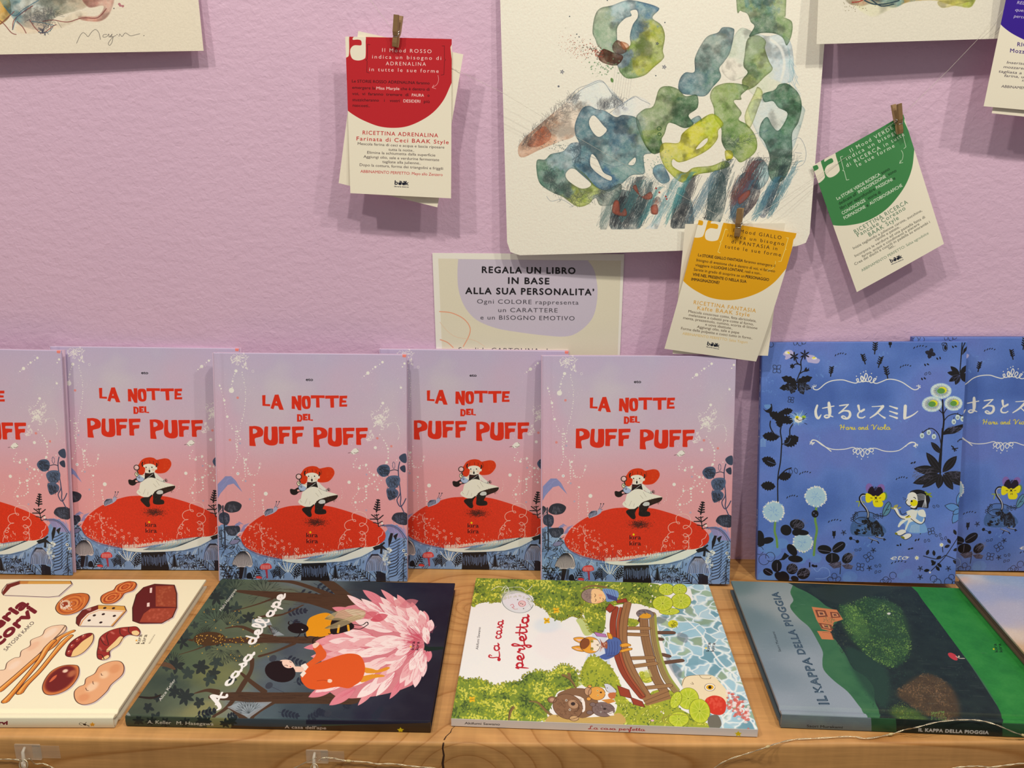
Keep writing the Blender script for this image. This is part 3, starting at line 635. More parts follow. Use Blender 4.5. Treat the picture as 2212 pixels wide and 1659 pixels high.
    # right arm and hand
    c.poly([(970, 590), (1030, 600), (1120, 690), (1230, 780), (1280, 820), (1240, 850), (1140, 820), (1040, 750), (990, 740)], (214, 208, 196), sm=4)
    c.stroke([spline([(1040, 765), (1120, 810), (1220, 840)], 4)], 8, (60, 66, 80)); c.stroke([[(1250, 800), (1290, 750)], [(1265, 805), (1320, 765)], [(1270, 815), (1335, 800)], [(1265, 825), (1325, 835)], [(1220, 790), (1240, 850)]], 12, BL)
    # bodice, skirt
    c.poly([(708, 590), (850, 600), (960, 575), (1000, 740), (970, 745), (860, 720), (760, 760), (690, 760)], BL)
    c.stroke([[(940, 610), (820, 700), (700, 780)]], 14, (180, 178, 172)); c.stroke([[(560, 640), (720, 660), (850, 625)]], 6, (170, 60, 50))
    c.poly([(690, 780), (780, 735), (870, 715), (990, 740), (1100, 800), (1230, 850), (1400, 890), (1530, 940), (1545, 1000), (1450, 1040), (1300, 1060), (1150, 1080), (1000, 1130), (900, 1200), (830, 1250), (720, 1275), (620, 1265), (520, 1220), (440, 1140), (490, 1060), (515, 1050), (560, 880), (620, 830)], SK, sm=4)
    c.poly([(1540, 955), (1500, 950), (1350, 975), (1150, 1030), (1010, 1080), (930, 1150), (980, 1200), (1080, 1210), (1180, 1190), (1300, 1140), (1450, 1080), (1530, 1010)], (36, 20, 14), sm=4)
    scribble(c, 1180, 990, 1480, 1120, 90, 40, 5, (70, 48, 38), .6, 1.2, .7)
    c.poly([(1000, 1140), (1060, 1080), (1150, 1075), (1190, 1110), (1170, 1180), (1060, 1190), (1010, 1170)], (190, 190, 184), sm=4)
    c.poly([(905, 1175), (1000, 1170), (1060, 1200), (1180, 1180), (1110, 1320), (1180, 1350), (1210, 1400), (1190, 1460), (1080, 1480), (960, 1475), (890, 1430), (900, 1300)], BL, sm=3)
    c.poly([(650, 1275), (760, 1270), (800, 1250), (870, 1200), (880, 1230), (820, 1300), (790, 1400), (805, 1500), (770, 1550), (700, 1540), (620, 1460), (545, 1370), (560, 1310)], BL, sm=3)
    c.dots([(R0.uniform(920, 1180), R0.uniform(1200, 1450)) for _ in range(26)], 5, (110, 84, 70), .8); c.dots([(R0.uniform(640, 790), R0.uniform(1290, 1520)) for _ in range(16)], 5, (110, 84, 70), .8)
    c.stroke([spline([(690, 1045), (660, 1120), (625, 1190)], 4), spline([(930, 890), (980, 950), (1010, 990)], 4), spline([(1010, 800), (1060, 880), (1100, 940)], 4), spline([(500, 1080), (520, 1130), (550, 1150)], 4), spline([(770, 1120), (760, 1170), (750, 1210)], 4)], 5, (120, 112, 100))
    c.grain(.035)
    return c
# ------------------------------------------------------------------ artwork: blue night garden cover
def petals(c, x, y, r, n, w, col=INK, lw=4, fill=None, a0=0.0, inner=0.0):
    L = []
    for k in range(n):
        a = a0+2*PI*k/n; L.append(leafpts(x+math.cos(a)*inner, y+math.sin(a)*inner, r, w, a, 7))
    if fill is not None: c.polys(L, fill)
    if lw: c.stroke([np.vstack([p, p[:1]]) for p in L], lw, col)
def serrated(cx, cy, L, W, ang, teeth=5):
    t = np.linspace(0, 1, teeth*2+1); h = np.sin(PI*t)**.7*W/2; h[1::2] *= .72
    P = np.concatenate([np.stack([t*L, h], 1), np.stack([t[::-1][1:-1]*L, -h[::-1][1:-1]], 1)]); P[:, 0] -= L/2
    c_, s_ = math.cos(ang), math.sin(ang); return np.stack([cx+P[:, 0]*c_-P[:, 1]*s_, cy+P[:, 0]*s_+P[:, 1]*c_], 1)
def tick(c, x, y, w_, h_):
    c.stroke([[(x+w_*t, y-h_*math.sin(PI*t*.9)*.9+h_*.3), (x+w_*t+w_*.07, y-h_*math.sin(PI*t*.9)*.9-h_*.35*(1-t)+h_*.1)] for t in (0, .22, .42, .62, .85)], 5, INK)
def sprig(c, x, y, h, lean=0.0):
    L = [[(x, y), (x+lean, y-h)]]
    for k in range(4):
        f = .3+.2*k; p = (x+lean*f, y-h*f); L += [[p, (p[0]-h*.2, p[1]-h*.16)], [p, (p[0]+h*.2, p[1]-h*.18)]]
    c.stroke(L, 7, INK)
def art_haru(quad):
    c = Canvas(960, 1180, quad, (1620, 710), .3375, (86, 108, 172), ill=ILL_STAND, seed=5); R0 = c.rng
    c.mottle([(62, 90, 158), (78, 108, 177), (94, 121, 190), (100, 115, 184)], 260, .85, octs=3, hard=.5)
    c.mottle([(66, 88, 158), (112, 138, 192)], 60, .16, octs=3)
    n = noise2(c.H, c.W, 2.2, R0, 1); c.px *= (1+(n-.5)[..., None]*.07)
    PALE = (96, 134, 192); CR = (232, 226, 214); SKY = (150, 180, 212)
    for x, y in ((130, 330), (440, 295), (430, 690), (735, 1380), (620, 1390), (110, 400), (980, 580), (530, 230), (840, 170)):
        for _ in range(6): c.ell(x+R0.normal()*24, y+R0.normal()*12, R0.uniform(3, 12), 4, (110, 150, 206), .35, R0.uniform(0, 3))
    # pale blue ghosts low down
    for x, y, r in ((100, 1400, 44), (150, 1420, 50), (205, 1375, 42), (160, 1370, 34), (110, 1590, 60), (350, 1450, 40), (420, 1470, 38), (385, 1440, 34), (330, 1480, 30), (640, 1590, 48), (620, 1600, 30), (1010, 1560, 30), (970, 1580, 26), (1190, 1630, 30)):
        c.ell(x, y, r, r*.8, PALE, .75 if x < 560 else .45, soft=1)
    c.stroke([spline([(400, 1520), (430, 1555), (460, 1530), (500, 1540), (510, 1580), (470, 1600), (420, 1600)], 5)], 4, (130, 160, 214), .7)
    O = lambda x, y, r, k=1.0: c.epts(x, y, r, r*k, R0.uniform(0, 3), 12)
    # outline scribble plants
    ls = [O(95, 105, 18), O(135, 102, 16), O(98, 140, 11), O(105, 155, 8), O(290, 90, 16, .7), O(320, 92, 18, .8), O(345, 90, 14, .6), O(90, 1478, 34), O(130, 1460, 30), O(60, 1420, 26), O(540, 1582, 17), O(515, 1606, 19, .8), O(565, 1604, 18, .8), O(915, 1580, 22), O(870, 1608, 20), O(850, 1620, 16), O(890, 1615, 14), O(1175, 1600, 22), O(1200, 1625, 24), O(1290, 1590, 18), O(1270, 1620, 26), O(1310, 1630, 14)]
    c.stroke(ls, 2.6, INK)
    for x, y, r, a in ((172, 258, 34, .8), (262, 455, 24, .9), (758, 1462, 34, .2), (706, 1525, 32, .9), (1155, 158, 34, .3), (1160, 1296, 28, .6)):
        petals(c, x, y, r, 4, r*.7, INK, 2.6, (34, 34, 50) if x == 1155 else None, a)
    for x, y in ((820, 1518), (818, 1556), (692, 1415), (1205, 1322), (1240, 1342), (1138, 287), (1190, 1137), (1133, 1357)): c.stroke([O(x-12, y+2, 10, .6), O(x+12, y-2, 10, .6)], 2.4, INK)
    for x, y in ((1130, 230), (1110, 320), (1045, 858), (1070, 1352), (955, 1385), (1028, 1408), (1208, 190), (1308, 115)): c.polys([O(x-9, y+2, 9, .5), O(x+9, y-2, 9, .5)], INK)
    for x, y, w_ in ((545, 170, 76), (962, 245, 74), (1048, 122, 90), (318, 928, 76), (936, 962, 76), (236, 1080, 74), (502, 1235, 88), (1090, 1310, 60), (906, 1500, 100), (1330, 720, 40)): tick(c, x, y, w_, 16)
    for x, y, h, l in ((516, 305, 58, 8), (798, 162, 70, 6), (738, 226, 58, -18), (822, 248, 64, 20), (882, 318, 70, -14), (898, 118, 40, 0), (538, 1340, 40, 0), ): sprig(c, x, y, h, l)
    for x, y in ((600, 1305), (790, 1418), (765, 1532), (1270, 1535), (1090, 1535), (1090, 1590)): petals(c, x, y, 18, 5, 5, INK, 2.2, None, .4)
    c.stroke([[(640, 1345), (665, 1350), (690, 1362)]], 3, INK); c.dots([(645, 1342), (688, 1362)], 11, INK)
    c.text('eto', (905, 1480), (1013, 1478), 34, CR, bold=-.004, shear=.3)
    c.stroke([[(900, 1471), (925, 1468)], [(995, 1465), (1018, 1462)]], 4, CR)
    c.dots([(382, 1500), (382, 1512), (382, 1522)], 5, INK); c.stroke([[(382, 1498), (382, 1526)]], 7, INK); c.dots([(402, 1516), (410, 1520), (424, 1520)], 8, INK)
    # ---- upper left plant and lettering
    c.at((1640, 735), .13864)
    for pts in ([(370, 220), (420, 160), (500, 155), (540, 210), (500, 260), (430, 300), (400, 290), (410, 250)], [(740, 230), (860, 240), (860, 270), (945, 300), (910, 360), (800, 350), (750, 330)]):
        c.poly(pts, (176, 166, 200), .95, sm=4)
    c.ell(435, 195, 34, 24, (236, 232, 220), soft=1); c.ell(860, 280, 40, 20, (236, 232, 220), soft=1); c.dots([(450, 190), (465, 200), (840, 275), (862, 270)], 12, (232, 208, 20))
    for x, y, r, n_ in ((545, 250, 78, 6), (710, 225, 84, 6), (515, 405, 42, 6)): petals(c, x, y, r, n_, 24, INK, 0, INK, .5)
    c.stroke([spline([(585, 630), (620, 540), (655, 450), (650, 330), (690, 250)], 5), spline([(650, 390), (590, 350), (560, 260)], 5), spline([(645, 380), (570, 370), (530, 400)], 5), spline([(620, 530), (680, 490), (740, 480)], 5)], 16, INK)
    c.poly([(690, 490), (720, 430), (740, 420), (745, 460), (780, 425), (770, 460), (790, 468), (740, 490)], INK)
    for cx, cy, L, W, a in ((470, 620, 260, 130, .35), (700, 620, 270, 130, 2.8), (440, 730, 250, 120, -.15), (700, 720, 230, 120, .3), (530, 740, 200, 130, 1.9), (650, 760, 190, 110, 1.1)):
        c.poly(serrated(cx, cy, L, W, a, 4), INK, sm=3)
    scribble(c, 620, 660, 780, 800, 60, 50, 4, (92, 108, 150), .8, .6, .8); scribble(c, 400, 700, 560, 800, 26, 36, 4, (92, 108, 150), .8, .6, .8)
    c.poly([(60, 1060), (100, 1090), (145, 1070), (190, 985), (205, 1080), (180, 1130), (110, 1120)], INK, sm=3); c.poly([(75, 1010), (150, 1000), (185, 1020), (150, 1070), (100, 1060)], (96, 134, 186), sm=3)
    for cx, cy, L, W, a in ((430, 1110, 190, 120, -.2), (260, 1180, 220, 150, .5), (320, 1270, 180, 140, 1.6), (430, 1240, 220, 150, .3), (340, 1160, 160, 120, 2.2)): c.poly(serrated(cx, cy, L, W, a, 5), INK)
    c.stroke([spline([(160, 1120), (180, 1180)], 3), spline([(175, 1260), (170, 1340), (220, 1440), (320, 1500)], 5), spline([(530, 1300), (480, 1380), (475, 1500), (440, 1590), (360, 1620)], 5), spline([(350, 1310), (330, 1420), (350, 1560), (345, 1700), (330, 1900), (290, 2150), (290, 2520)], 5), spline([(290, 2180), (330, 2100), (420, 2020), (500, 1990)], 5)], 18, INK)
    for cx, cy, L, W, a in ((180, 1500, 260, 160, .1), (500, 1570, 260, 200, -.5), (150, 1880, 230, 150, .3), (180, 1920, 180, 120, .1), (400, 2120, 210, 150, -.2), (140, 2270, 230, 160, .1)): c.poly(serrated(cx, cy, L, W, a, 6), INK)
    c.stroke([spline([(330, 1500), (240, 1450), (210, 1380)], 4), spline([(370, 1620), (450, 1600), (490, 1530)], 4), spline([(310, 1920), (230, 1920), (130, 1880)], 4)], 6, (96, 116, 168))
    for x, y in ((480, 2000), (560, 1990)): c.stroke([leafpts(x, y, 90, 50, 1.3)], 6, INK)
    # blue faced flower
    for k in range(26):
        a = 2*PI*k/26; r = R0.uniform(110, 160); c.stroke([spline([(610+30*math.cos(a), 1220+25*math.sin(a)), (610+r*.6*math.cos(a+.15), 1220+r*.6*math.sin(a+.15)), (610+r*math.cos(a+.1), 1220+r*.95*math.sin(a+.1))], 4)], [16, 12, 3], (124, 166, 210) if k % 3 else (176, 204, 226), .85)
    c.ell(610, 1235, 62, 48, (236, 230, 210), soft=1); c.ell(590, 1200, 26, 22, (232, 208, 20)); c.ell(695, 1195, 34, 24, (150, 180, 60))
    c.stroke([c.epts(590, 1220, 12, 12), c.epts(690, 1220, 12, 12), [(595, 1230), (625, 1250), (685, 1235)], [(550, 1135), (580, 1165)], [(740, 1140), (705, 1165)], [(705, 1290), (745, 1310)]], 7, INK)
    for k in range(7): c.stroke([spline([(20, 1560+k*16), (60, 1530+k*20), (100, 1560+k*16)], 4)], 7, (140, 178, 216), .8)
    # ornaments
    def orn(pts, w_): c.stroke([spline(pts, 6)], w_, CR)
    orn([(880, 720), (845, 725), (850, 760), (900, 772), (950, 745), (1040, 670), (1150, 628), (1300, 618), (1400, 645), (1500, 668), (1545, 640), (1540, 600), (1515, 610), (1540, 650), (1590, 645), (1630, 600), (1600, 560), (1580, 600), (1620, 640), (1660, 640)], 15)
    c.dots([(820, 740), (830, 715), (855, 700), (885, 702)], 8, CR); c.dots([(1515, 560), (1580, 520), (1625, 495)], 9, CR)
    orn([(860, 1595), (825, 1600), (815, 1570), (860, 1555), (920, 1580), (1030, 1660), (1120, 1730)], 15); c.dots([(795, 1585), (800, 1605), (820, 1618), (848, 1612)], 8, CR)
    # Japanese title, brush strokes with swelling width
    B = lambda pts, w_: c.stroke([spline(pts, 8)], w_, CR)
    B([(905, 1015), (880, 1100), (890, 1180), (925, 1215), (965, 1160)], [30, 40, 44, 36, 12]); B([(985, 1060), (1060, 1045), (1165, 1025)], [14, 20, 16])
    B([(1085, 975), (1095, 1060), (1100, 1130), (1090, 1190), (1045, 1208), (1015, 1185), (1050, 1165), (1100, 1175), (1150, 1192)], [40, 56, 50, 30, 26, 22, 20, 20, 14])
    B([(1250, 1020), (1320, 1010), (1390, 1000)], [16, 22, 14]); B([(1390, 1000), (1310, 1080), (1240, 1140), (1320, 1100), (1400, 1110), (1415, 1170), (1380, 1215), (1320, 1220), (1285, 1195), (1310, 1180), (1350, 1200)], [18, 22, 16, 20, 34, 42, 36, 24, 24, 20, 16])
    B([(1545, 1020), (1560, 1090), (1575, 1115)], [40, 26, 14]); B([(1640, 1070), (1570, 1110), (1535, 1160), (1550, 1200), (1600, 1210), (1650, 1190)], [14, 20, 26, 26, 20, 14])
    # Haru and Viola
    Y = (232, 200, 60)
    penned(c, 'Haru', (1262, 1392), (1505, 1390), 36, 11, Y, taper=.8); penned(c, 'and', (1545, 1390), (1705, 1390), 34, 11, Y, taper=.8)
    c.at((1860, 735), .13864)
    penned(c, 'Viola', (165, 1390), (462, 1390), 36, 11, Y, taper=.8)
    B([(0, 1120), (30, 1100), (55, 1085), (35, 1070)], [16, 18, 14, 10]); B([(0, 1210), (30, 1208), (60, 1185)], [22, 20, 12])
    B([(170, 1035), (260, 1030), (345, 1022)], [12, 14, 24]); B([(340, 1030), (300, 1080), (230, 1150), (140, 1210)], [46, 40, 30, 16]); B([(270, 1140), (320, 1180), (370, 1210)], [14, 18, 30])
    for y in (1025, 1105, 1175): B([(445, y), (500, y+18), (560, y+38)], [16, 20, 34])
    B([(690, 1025), (685, 1120), (680, 1215)], [50, 50, 46]); B([(680, 1220), (760, 1190), (830, 1150), (885, 1105)], [30, 26, 20, 12])
    c.stroke([spline([(0, 620), (30, 640), (30, 590), (0, 560), (10, 640), (60, 635), (100, 560), (75, 515), (55, 570), (80, 635), (130, 640), (165, 590), (140, 565), (115, 610), (150, 660), (190, 650), (235, 600), (205, 600), (190, 650), (240, 672), (320, 645), (420, 608), (540, 618), (650, 660), (740, 720), (820, 768), (880, 762), (905, 730), (890, 715)], 6)], 15, CR)
    c.dots([(75, 480), (162, 518), (243, 570), (870, 712), (895, 700), (918, 710), (922, 735)], 9, CR)
    c.stroke([spline([(690, 1655), (760, 1595), (820, 1590), (850, 1610), (835, 1640)], 5)], 15, CR); c.dots([(880, 1622), (878, 1645), (850, 1650), (820, 1648)], 8, CR)
    # daisies and lilies of the valley
    DB = (176, 200, 220)
    c.stroke([spline([(1270, 930), (1275, 1100), (1290, 1250), (1270, 1450), (1250, 1660), (1225, 1850), (1215, 1960)], 5)], [22, 26, 26, 30, 26, 26], INK)
    c.stroke([spline([(1285, 1150), (1220, 1090), (1190, 1050)], 3), spline([(1285, 1150), (1310, 1100), (1340, 1060)], 3), spline([(1290, 1260), (1360, 1180), (1480, 1145), (1590, 1190)], 5), spline([(1250, 1640), (1210, 1470), (1120, 1380), (1040, 1385), (960, 1440)], 5)], 13, INK)
    for x, y, rx, ry in ((1245, 790, 165, 122), (1105, 995, 158, 122), (1440, 985, 142, 115)):
        c.ell(x, y, rx, ry, DB, .95, soft=1)
        for k in range(44):
            a = 2*PI*k/44+R0.uniform(-.05, .05); r1 = R0.uniform(.45, .6); r2 = R0.uniform(.8, 1)
            c.stroke([[(x+rx*r1*math.cos(a), y+ry*r1*math.sin(a)), (x+rx*r2*math.cos(a), y+ry*r2*math.sin(a))]], 8, (222, 228, 226))
        for k in range(30):
            a = 2*PI*k/30; c.stroke([[(x+rx*.42*math.cos(a), y+ry*.42*math.sin(a)), (x+rx*.7*math.cos(a), y+ry*.7*math.sin(a))]], 5, (40, 50, 60))
        c.ell(x+22, y-12, rx*.42, ry*.42, (214, 206, 40)); c.ell(x, y, rx*.38, ry*.36, (90, 140, 66))
    for x, y in ((950, 1485), (1055, 1435), (1135, 1500), (1445, 1270), (1505, 1200), (1582, 1225)):
        c.ell(x, y, 34, 42, (196, 210, 224)); c.stroke([[(x-8, y-10), (x-8, y+22)], [(x+10, y-10), (x+10, y+22)]], 6, INK); c.stroke([[(x, y-40), (x+4, y-72)]], 8, INK)
    c.poly([(1270, 1470), (1330, 1380), (1460, 1340), (1600, 1310), (1560, 1390), (1460, 1450), (1340, 1465)], INK, sm=4); scribble(c, 1340, 1360, 1540, 1440, 30, 50, 5, (86, 84, 110), -.5, .4)
    c.stroke([spline([(1575, 40), (1560, 250), (1540, 500)], 4), spline([(1620, 40), (1585, 120), (1570, 220)], 4)], 16, INK); c.poly([(1580, 230), (1600, 140), (1660, 85), (1640, 160)], INK)
    for k, a in enumerate((-2.4, -.9, -2.95, .1, 2.6, .75, 2.0)): c.poly(leafpts(1540, 540, 200 if k < 5 else 170, 78, a), INK)
    for a in (2.9, 2.4, 1.9): c.stroke([leafpts(1540, 545, 150, 40, a)], 4, (78, 84, 128))
    c.stroke([c.epts(1310, 110, 36, 60), c.epts(1298, 60, 40, 24)], 8, INK); c.ell(1315, 118, 22, 34, INK)
    # big dark rosette plant on the right
    c.at((1620, 710), .3375)
    for x, y, L, W, a in ((1225, 925, 165, 52, -2.2), (1232, 920, 140, 55, -.85), (1240, 925, 190, 60, .2), (1225, 935, 190, 62, 2.85), (1222, 915, 175, 60, 3.25), (1225, 935, 150, 40, 2.55), (1222, 930, 95, 50, 1.75), (1235, 930, 120, 50, 1.0), (1260, 930, 130, 46, .6), (1225, 800, 100, 36, -2.3)):
        c.poly(leafpts(x, y, L, W, a), INK); c.stroke([leafpts(x, y, L*.9, W*.4, a)], 1.4, (70, 66, 80))
    scribble(c, 1060, 890, 1180, 960, 60, 34, 1.5, (86, 82, 100), 2.9, .4); scribble(c, 1270, 910, 1350, 960, 30, 30, 1.5, (86, 82, 100), .4, .4)
    c.stroke([spline([(1232, 640), (1225, 780), (1217, 930)], 4)], [9, 11, 10], INK)
    c.stroke([[(1290, 750), (1320, 780)], [(1295, 770), (1330, 765)], [(1300, 755), (1310, 785)]], 6, INK)
    c.stroke([spline([(1300, 990), (1350, 1005)], 3)], 3, INK)
    petals(c, 1350, 1155, 105, 5, 48, INK, 3, (86, 130, 186), 2.1); petals(c, 1350, 1155, 60, 3, 30, INK, 3, (86, 130, 186), 2.6)
    c.stroke([spline([(1335, 1330), (1290, 1400), (1240, 1470), (1160, 1550)], 5), spline([(1250, 1450), (1200, 1475), (1110, 1455)], 4), spline([(1250, 1450), (1300, 1470), (1340, 1490)], 4), [(1235, 1430), (1232, 1395)]], 4.5, INK)
    for x, y, a in ((1285, 1375, -2.2), (1300, 1420, -.3), (1245, 1400, -.4), (1180, 1455, -1.7), (1130, 1450, -1.2), (1160, 1480, .9), (1190, 1490, 2.4), (1300, 1480, .8), (1330, 1450, -.9), (1200, 1500, .8), (1225, 1455, 2.6), (1320, 1320, -2), (1150, 1545, 3.0), (1190, 1520, .9)): c.poly(leafpts(x, y, 38, 20, a), INK)
    for x, y in ((1068, 1467), (1226, 1384)): petals(c, x, y, 16, 7, 7, CR, 0, CR); c.dots([(x, y)], 4, (200, 190, 50))
    c.dots([(1152, 1560)], 6, CR)
    # puffball flowers and clovers
    c.at((1630, 1020), .14464)
    for pts, w_ in (([(310, 740), (300, 880), (330, 1000), (340, 1120)], 32), ([(925, 510), (905, 700), (930, 860), (905, 1020), (885, 1240)], 34), ([(735, 1180), (740, 1195)], 24)): c.stroke([spline(pts, 5)], w_, (104, 142, 70))
    for x, y, r in ((285, 590, 160), (915, 365, 160), (720, 1050, 148)):
        c.ell(x, y, r, r*.95, (160, 188, 214), soft=1)
        for k in range(40):
            a = 2*PI*k/40+R0.uniform(-.06, .06); q = r*R0.uniform(.82, .92); c.poly(leafpts(x+q*math.cos(a), y+q*.95*math.sin(a), r*.2, r*.13, a+R0.uniform(-.3, .3)), (224, 226, 222) if R0.random() < .75 else (150, 180, 210))
        for k in range(46): a = R0.uniform(0, 6.28); q = R0.uniform(0, .4)*r; c.stroke([[(x+q*math.cos(a), y+q*math.sin(a)), (x+q*1.5*math.cos(a), y+(q*1.5)*math.sin(a))]], 4, (104, 142, 190), .8)
    c.ell(903, 622, 52, 56, INK); c.dots([(885, 610), (918, 640)], 11, (90, 100, 140))
    for x, y, rx, ry, a in ((635, 785, 110, 80, .2), (470, 865, 85, 78, .6), (700, 900, 110, 42, .1), (620, 900, 60, 50, 0), (1045, 1155, 105, 66, .15), (1258, 1120, 110, 68, -.6), (1165, 1285, 104, 80, 0), (1385, 1285, 90, 70, -.8), (80, 960, 60, 90, -.2), (190, 1020, 95, 48, -.2), (90, 1060, 60, 50, 0),
                           (560, 1160, 100, 60, .9), (610, 1295, 110, 52, .1), (330, 1400, 76, 92, 0), (200, 1490, 76, 52, .4), (440, 1560, 90, 70, .8), (560, 1445, 84, 80, 0), (730, 1515, 98, 82, -.3), (600, 1590, 60, 40, .3), (380, 1560, 90, 60, .6)):
        c.ell(x, y, rx, ry, INK, 1, a)
    c.poly([(450, 1200), (400, 1290), (330, 1320), (440, 1310), (520, 1250)], INK)
    c.polys([[(1100, 1370), (1290, 1330), (1280, 1420), (1180, 1440)], [(1300, 1390), (1400, 1370), (1470, 1400), (1450, 1450), (1360, 1445)]], (70, 66, 84)); c.stroke([[(1290, 1360), (1275, 1520)]], 10, INK)
    c.stroke([[(950, 1160), (1140, 1190)], [(1170, 1170), (1320, 1070)], [(1155, 1225), (1155, 1330)], [(340, 1360), (340, 1470)], [(160, 1460), (270, 1530)]], 6, (120, 116, 140))
    for x0, y0, x1, y1 in ((560, 720, 720, 850), (1310, 1220, 1460, 1330), (490, 1380, 620, 1500), (640, 1450, 800, 1560), (1110, 1370, 1450, 1440)): scribble(c, x0, y0, x1, y1, 34, 70, 5, (116, 112, 134), -.7, .2, .7)
    # pansy bird and the sitting child
    c.at((1820, 1020), .14764)
    c.poly([(130, 900), (115, 800), (170, 690), (280, 640), (420, 650), (540, 740), (620, 820), (630, 890), (500, 930), (350, 940), (220, 930)], (64, 92, 140), sm=4)
    for _ in range(70):
        a = R0.uniform(0, PI); q = R0.uniform(.2, 1)**.6; x, y = 375+230*q*math.cos(a), 900-220*q*math.sin(a); c.poly(leafpts(x, y, 70, 42, 1.2+.9*math.cos(a)), INK if R0.random() < .62 else (70, 102, 154)); 
    c.poly([(400, 760), (500, 700), (580, 800), (600, 900), (430, 930)], INK, .8); scribble(c, 150, 700, 600, 930, 60, 50, 5, (96, 130, 176), 1.0, .7, .6)
    c.poly([(160, 700), (180, 600), (270, 575), (400, 590), (500, 620), (640, 640), (500, 660), (330, 640), (220, 690), (330, 770), (230, 770)], (78, 108, 166), sm=4)
    c.stroke([spline([(160, 700), (180, 610), (270, 575), (400, 585), (500, 625), (600, 650)], 5), spline([(180, 700), (260, 660), (380, 690), (330, 760), (220, 750), (160, 700)], 5)], 9, INK)
    for x, y, a in ((200, 600, .5), (165, 640, .3), (140, 690, 0), (470, 620, 1), (520, 625, 1), (570, 620, .8)): c.stroke([leafpts(x-20, y-16, 50, 26, a), leafpts(x-20, y+16, 50, 26, a)], 6, INK)
    c.poly([(585, 610), (600, 530), (640, 460), (680, 435), (710, 480), (700, 560), (660, 620), (610, 640)], (84, 128, 150), sm=4); c.stroke([np.vstack([spline([(585, 610), (600, 530), (640, 460), (680, 435), (710, 480), (700, 560), (660, 620), (610, 640)], 4, True)]), [(600, 620), (690, 460)], [(630, 560), (680, 540)]], 7, INK)
    c.stroke([spline([(340, 335), (290, 330), (255, 380), (280, 450), (340, 530), (375, 600), (370, 680)], 6)], 34, INK); c.stroke([spline([(330, 338), (285, 345), (265, 385), (290, 450), (350, 530), (375, 600), (372, 660)], 6)], 12, (190, 190, 200))
    c.stroke([spline([(380, 960), (450, 990), (500, 1005), (530, 1040)], 4), spline([(480, 940), (540, 960), (600, 970), (630, 990)], 4), [(440, 990), (420, 1030)], [(600, 970), (610, 1000)]], 14, INK); c.stroke([spline([(380, 960), (450, 985), (510, 1005)], 4), spline([(490, 940), (540, 955), (600, 965)], 4)], 6, (200, 196, 206))
    c.ell(395, 240, 55, 78, (124, 96, 160), 1, -.2); c.ell(560, 240, 58, 68, (124, 96, 160), 1, .3)
    c.poly([(370, 300), (400, 230), (440, 210), (480, 270), (520, 220), (570, 230), (590, 300), (520, 350), (430, 350)], (28, 16, 34), sm=4); scribble(c, 390, 200, 580, 300, 50, 50, 4, (28, 16, 34), 1.5, .4)
    c.ell(615, 350, 40, 62, (90, 130, 60), .8)
    YE = (232, 204, 10)
    c.polys([[(345, 310), (400, 320), (440, 350), (450, 390), (400, 440), (350, 440), (335, 380)], [(530, 350), (600, 300), (630, 340), (610, 410), (560, 415), (520, 390)], [(440, 400), (480, 340), (520, 370), (590, 440), (580, 500), (520, 512), (460, 495)]], YE, sm=5)
    c.polys([[(440, 350), (540, 350), (540, 420), (450, 420)]], YE); c.dots([(488, 375)], 13, INK)
    c.stroke([[(410, 375), (435, 380)], [(535, 380), (560, 375)], [(450, 345), (440, 330)], [(490, 420), (490, 440)], [(508, 418), (515, 438)], [(470, 360), (505, 395)], [(505, 360), (472, 395)]], 7, INK)
    c.stroke([[(200, 430), (250, 430), (235, 500)], [(300, 430), (325, 445)]], 13, (150, 160, 30))
    # child: dark bob with a ribbon, pale dress, one hand held out
    HB = (22, 20, 26)
    c.poly([(985, 300), (1060, 258), (1160, 262), (1240, 310), (1280, 400), (1260, 470), (1250, 525), (1180, 520), (1100, 515), (1080, 545), (990, 520), (1100, 400)], HB, sm=4)
    c.poly([(945, 370), (960, 320), (1020, 290), (1080, 320), (1100, 400), (1095, 470), (1060, 525), (1000, 515), (955, 480), (925, 440)], CR, sm=4)
    c.stroke([spline([(1085, 330+k*22), (1160, 322+k*20), (1215, 360+k*14), (1165+k*16, 515)], 5) for k in range(5)], 7, (196, 196, 204))
    c.ell(1045, 450, 55, 48, YE); c.dots([(1012, 424)], 15, HB); c.stroke([spline([(1040, 370), (1055, 370), (1070, 390)], 3), spline([(975, 490), (990, 498), (1005, 480)], 3), spline([(950, 400), (925, 440), (950, 480), (985, 500)], 4)], 9, HB)
    c.stroke([[(1210, 290), (1300, 360)], [(1230, 330), (1290, 310)]], 20, (130, 140, 20))
    c.poly([(1080, 545), (1200, 560), (1215, 660), (1180, 700), (1240, 830), (1225, 880), (1120, 895), (1010, 890), (930, 850), (900, 750), (810, 800), (850, 700), (940, 640), (945, 570), (1020, 550)], (112, 152, 204), sm=3)
    c.polys([[(945, 570), (1020, 545), (1070, 560), (1100, 560), (1060, 700), (980, 740), (930, 850), (915, 820), (960, 700), (870, 760), (830, 805), (808, 790), (850, 720), (960, 650), (930, 590)], [(1110, 560), (1190, 550), (1220, 655), (1130, 640), (1100, 600)]], (216, 218, 218), sm=3)
    c.stroke([[(1010+k*18, 760+abs(3-k)*6), (985+k*22, 880)] for k in range(7)], 5, (196, 206, 222))
    c.polys([[(745, 520), (800, 530), (840, 620), (900, 640), (960, 620), (980, 650), (900, 690), (830, 660), (780, 580)], [(960, 650), (1020, 640), (1100, 700), (1160, 730), (1190, 670), (1200, 700), (1150, 760), (1080, 740), (1010, 680)]], CR, sm=4)
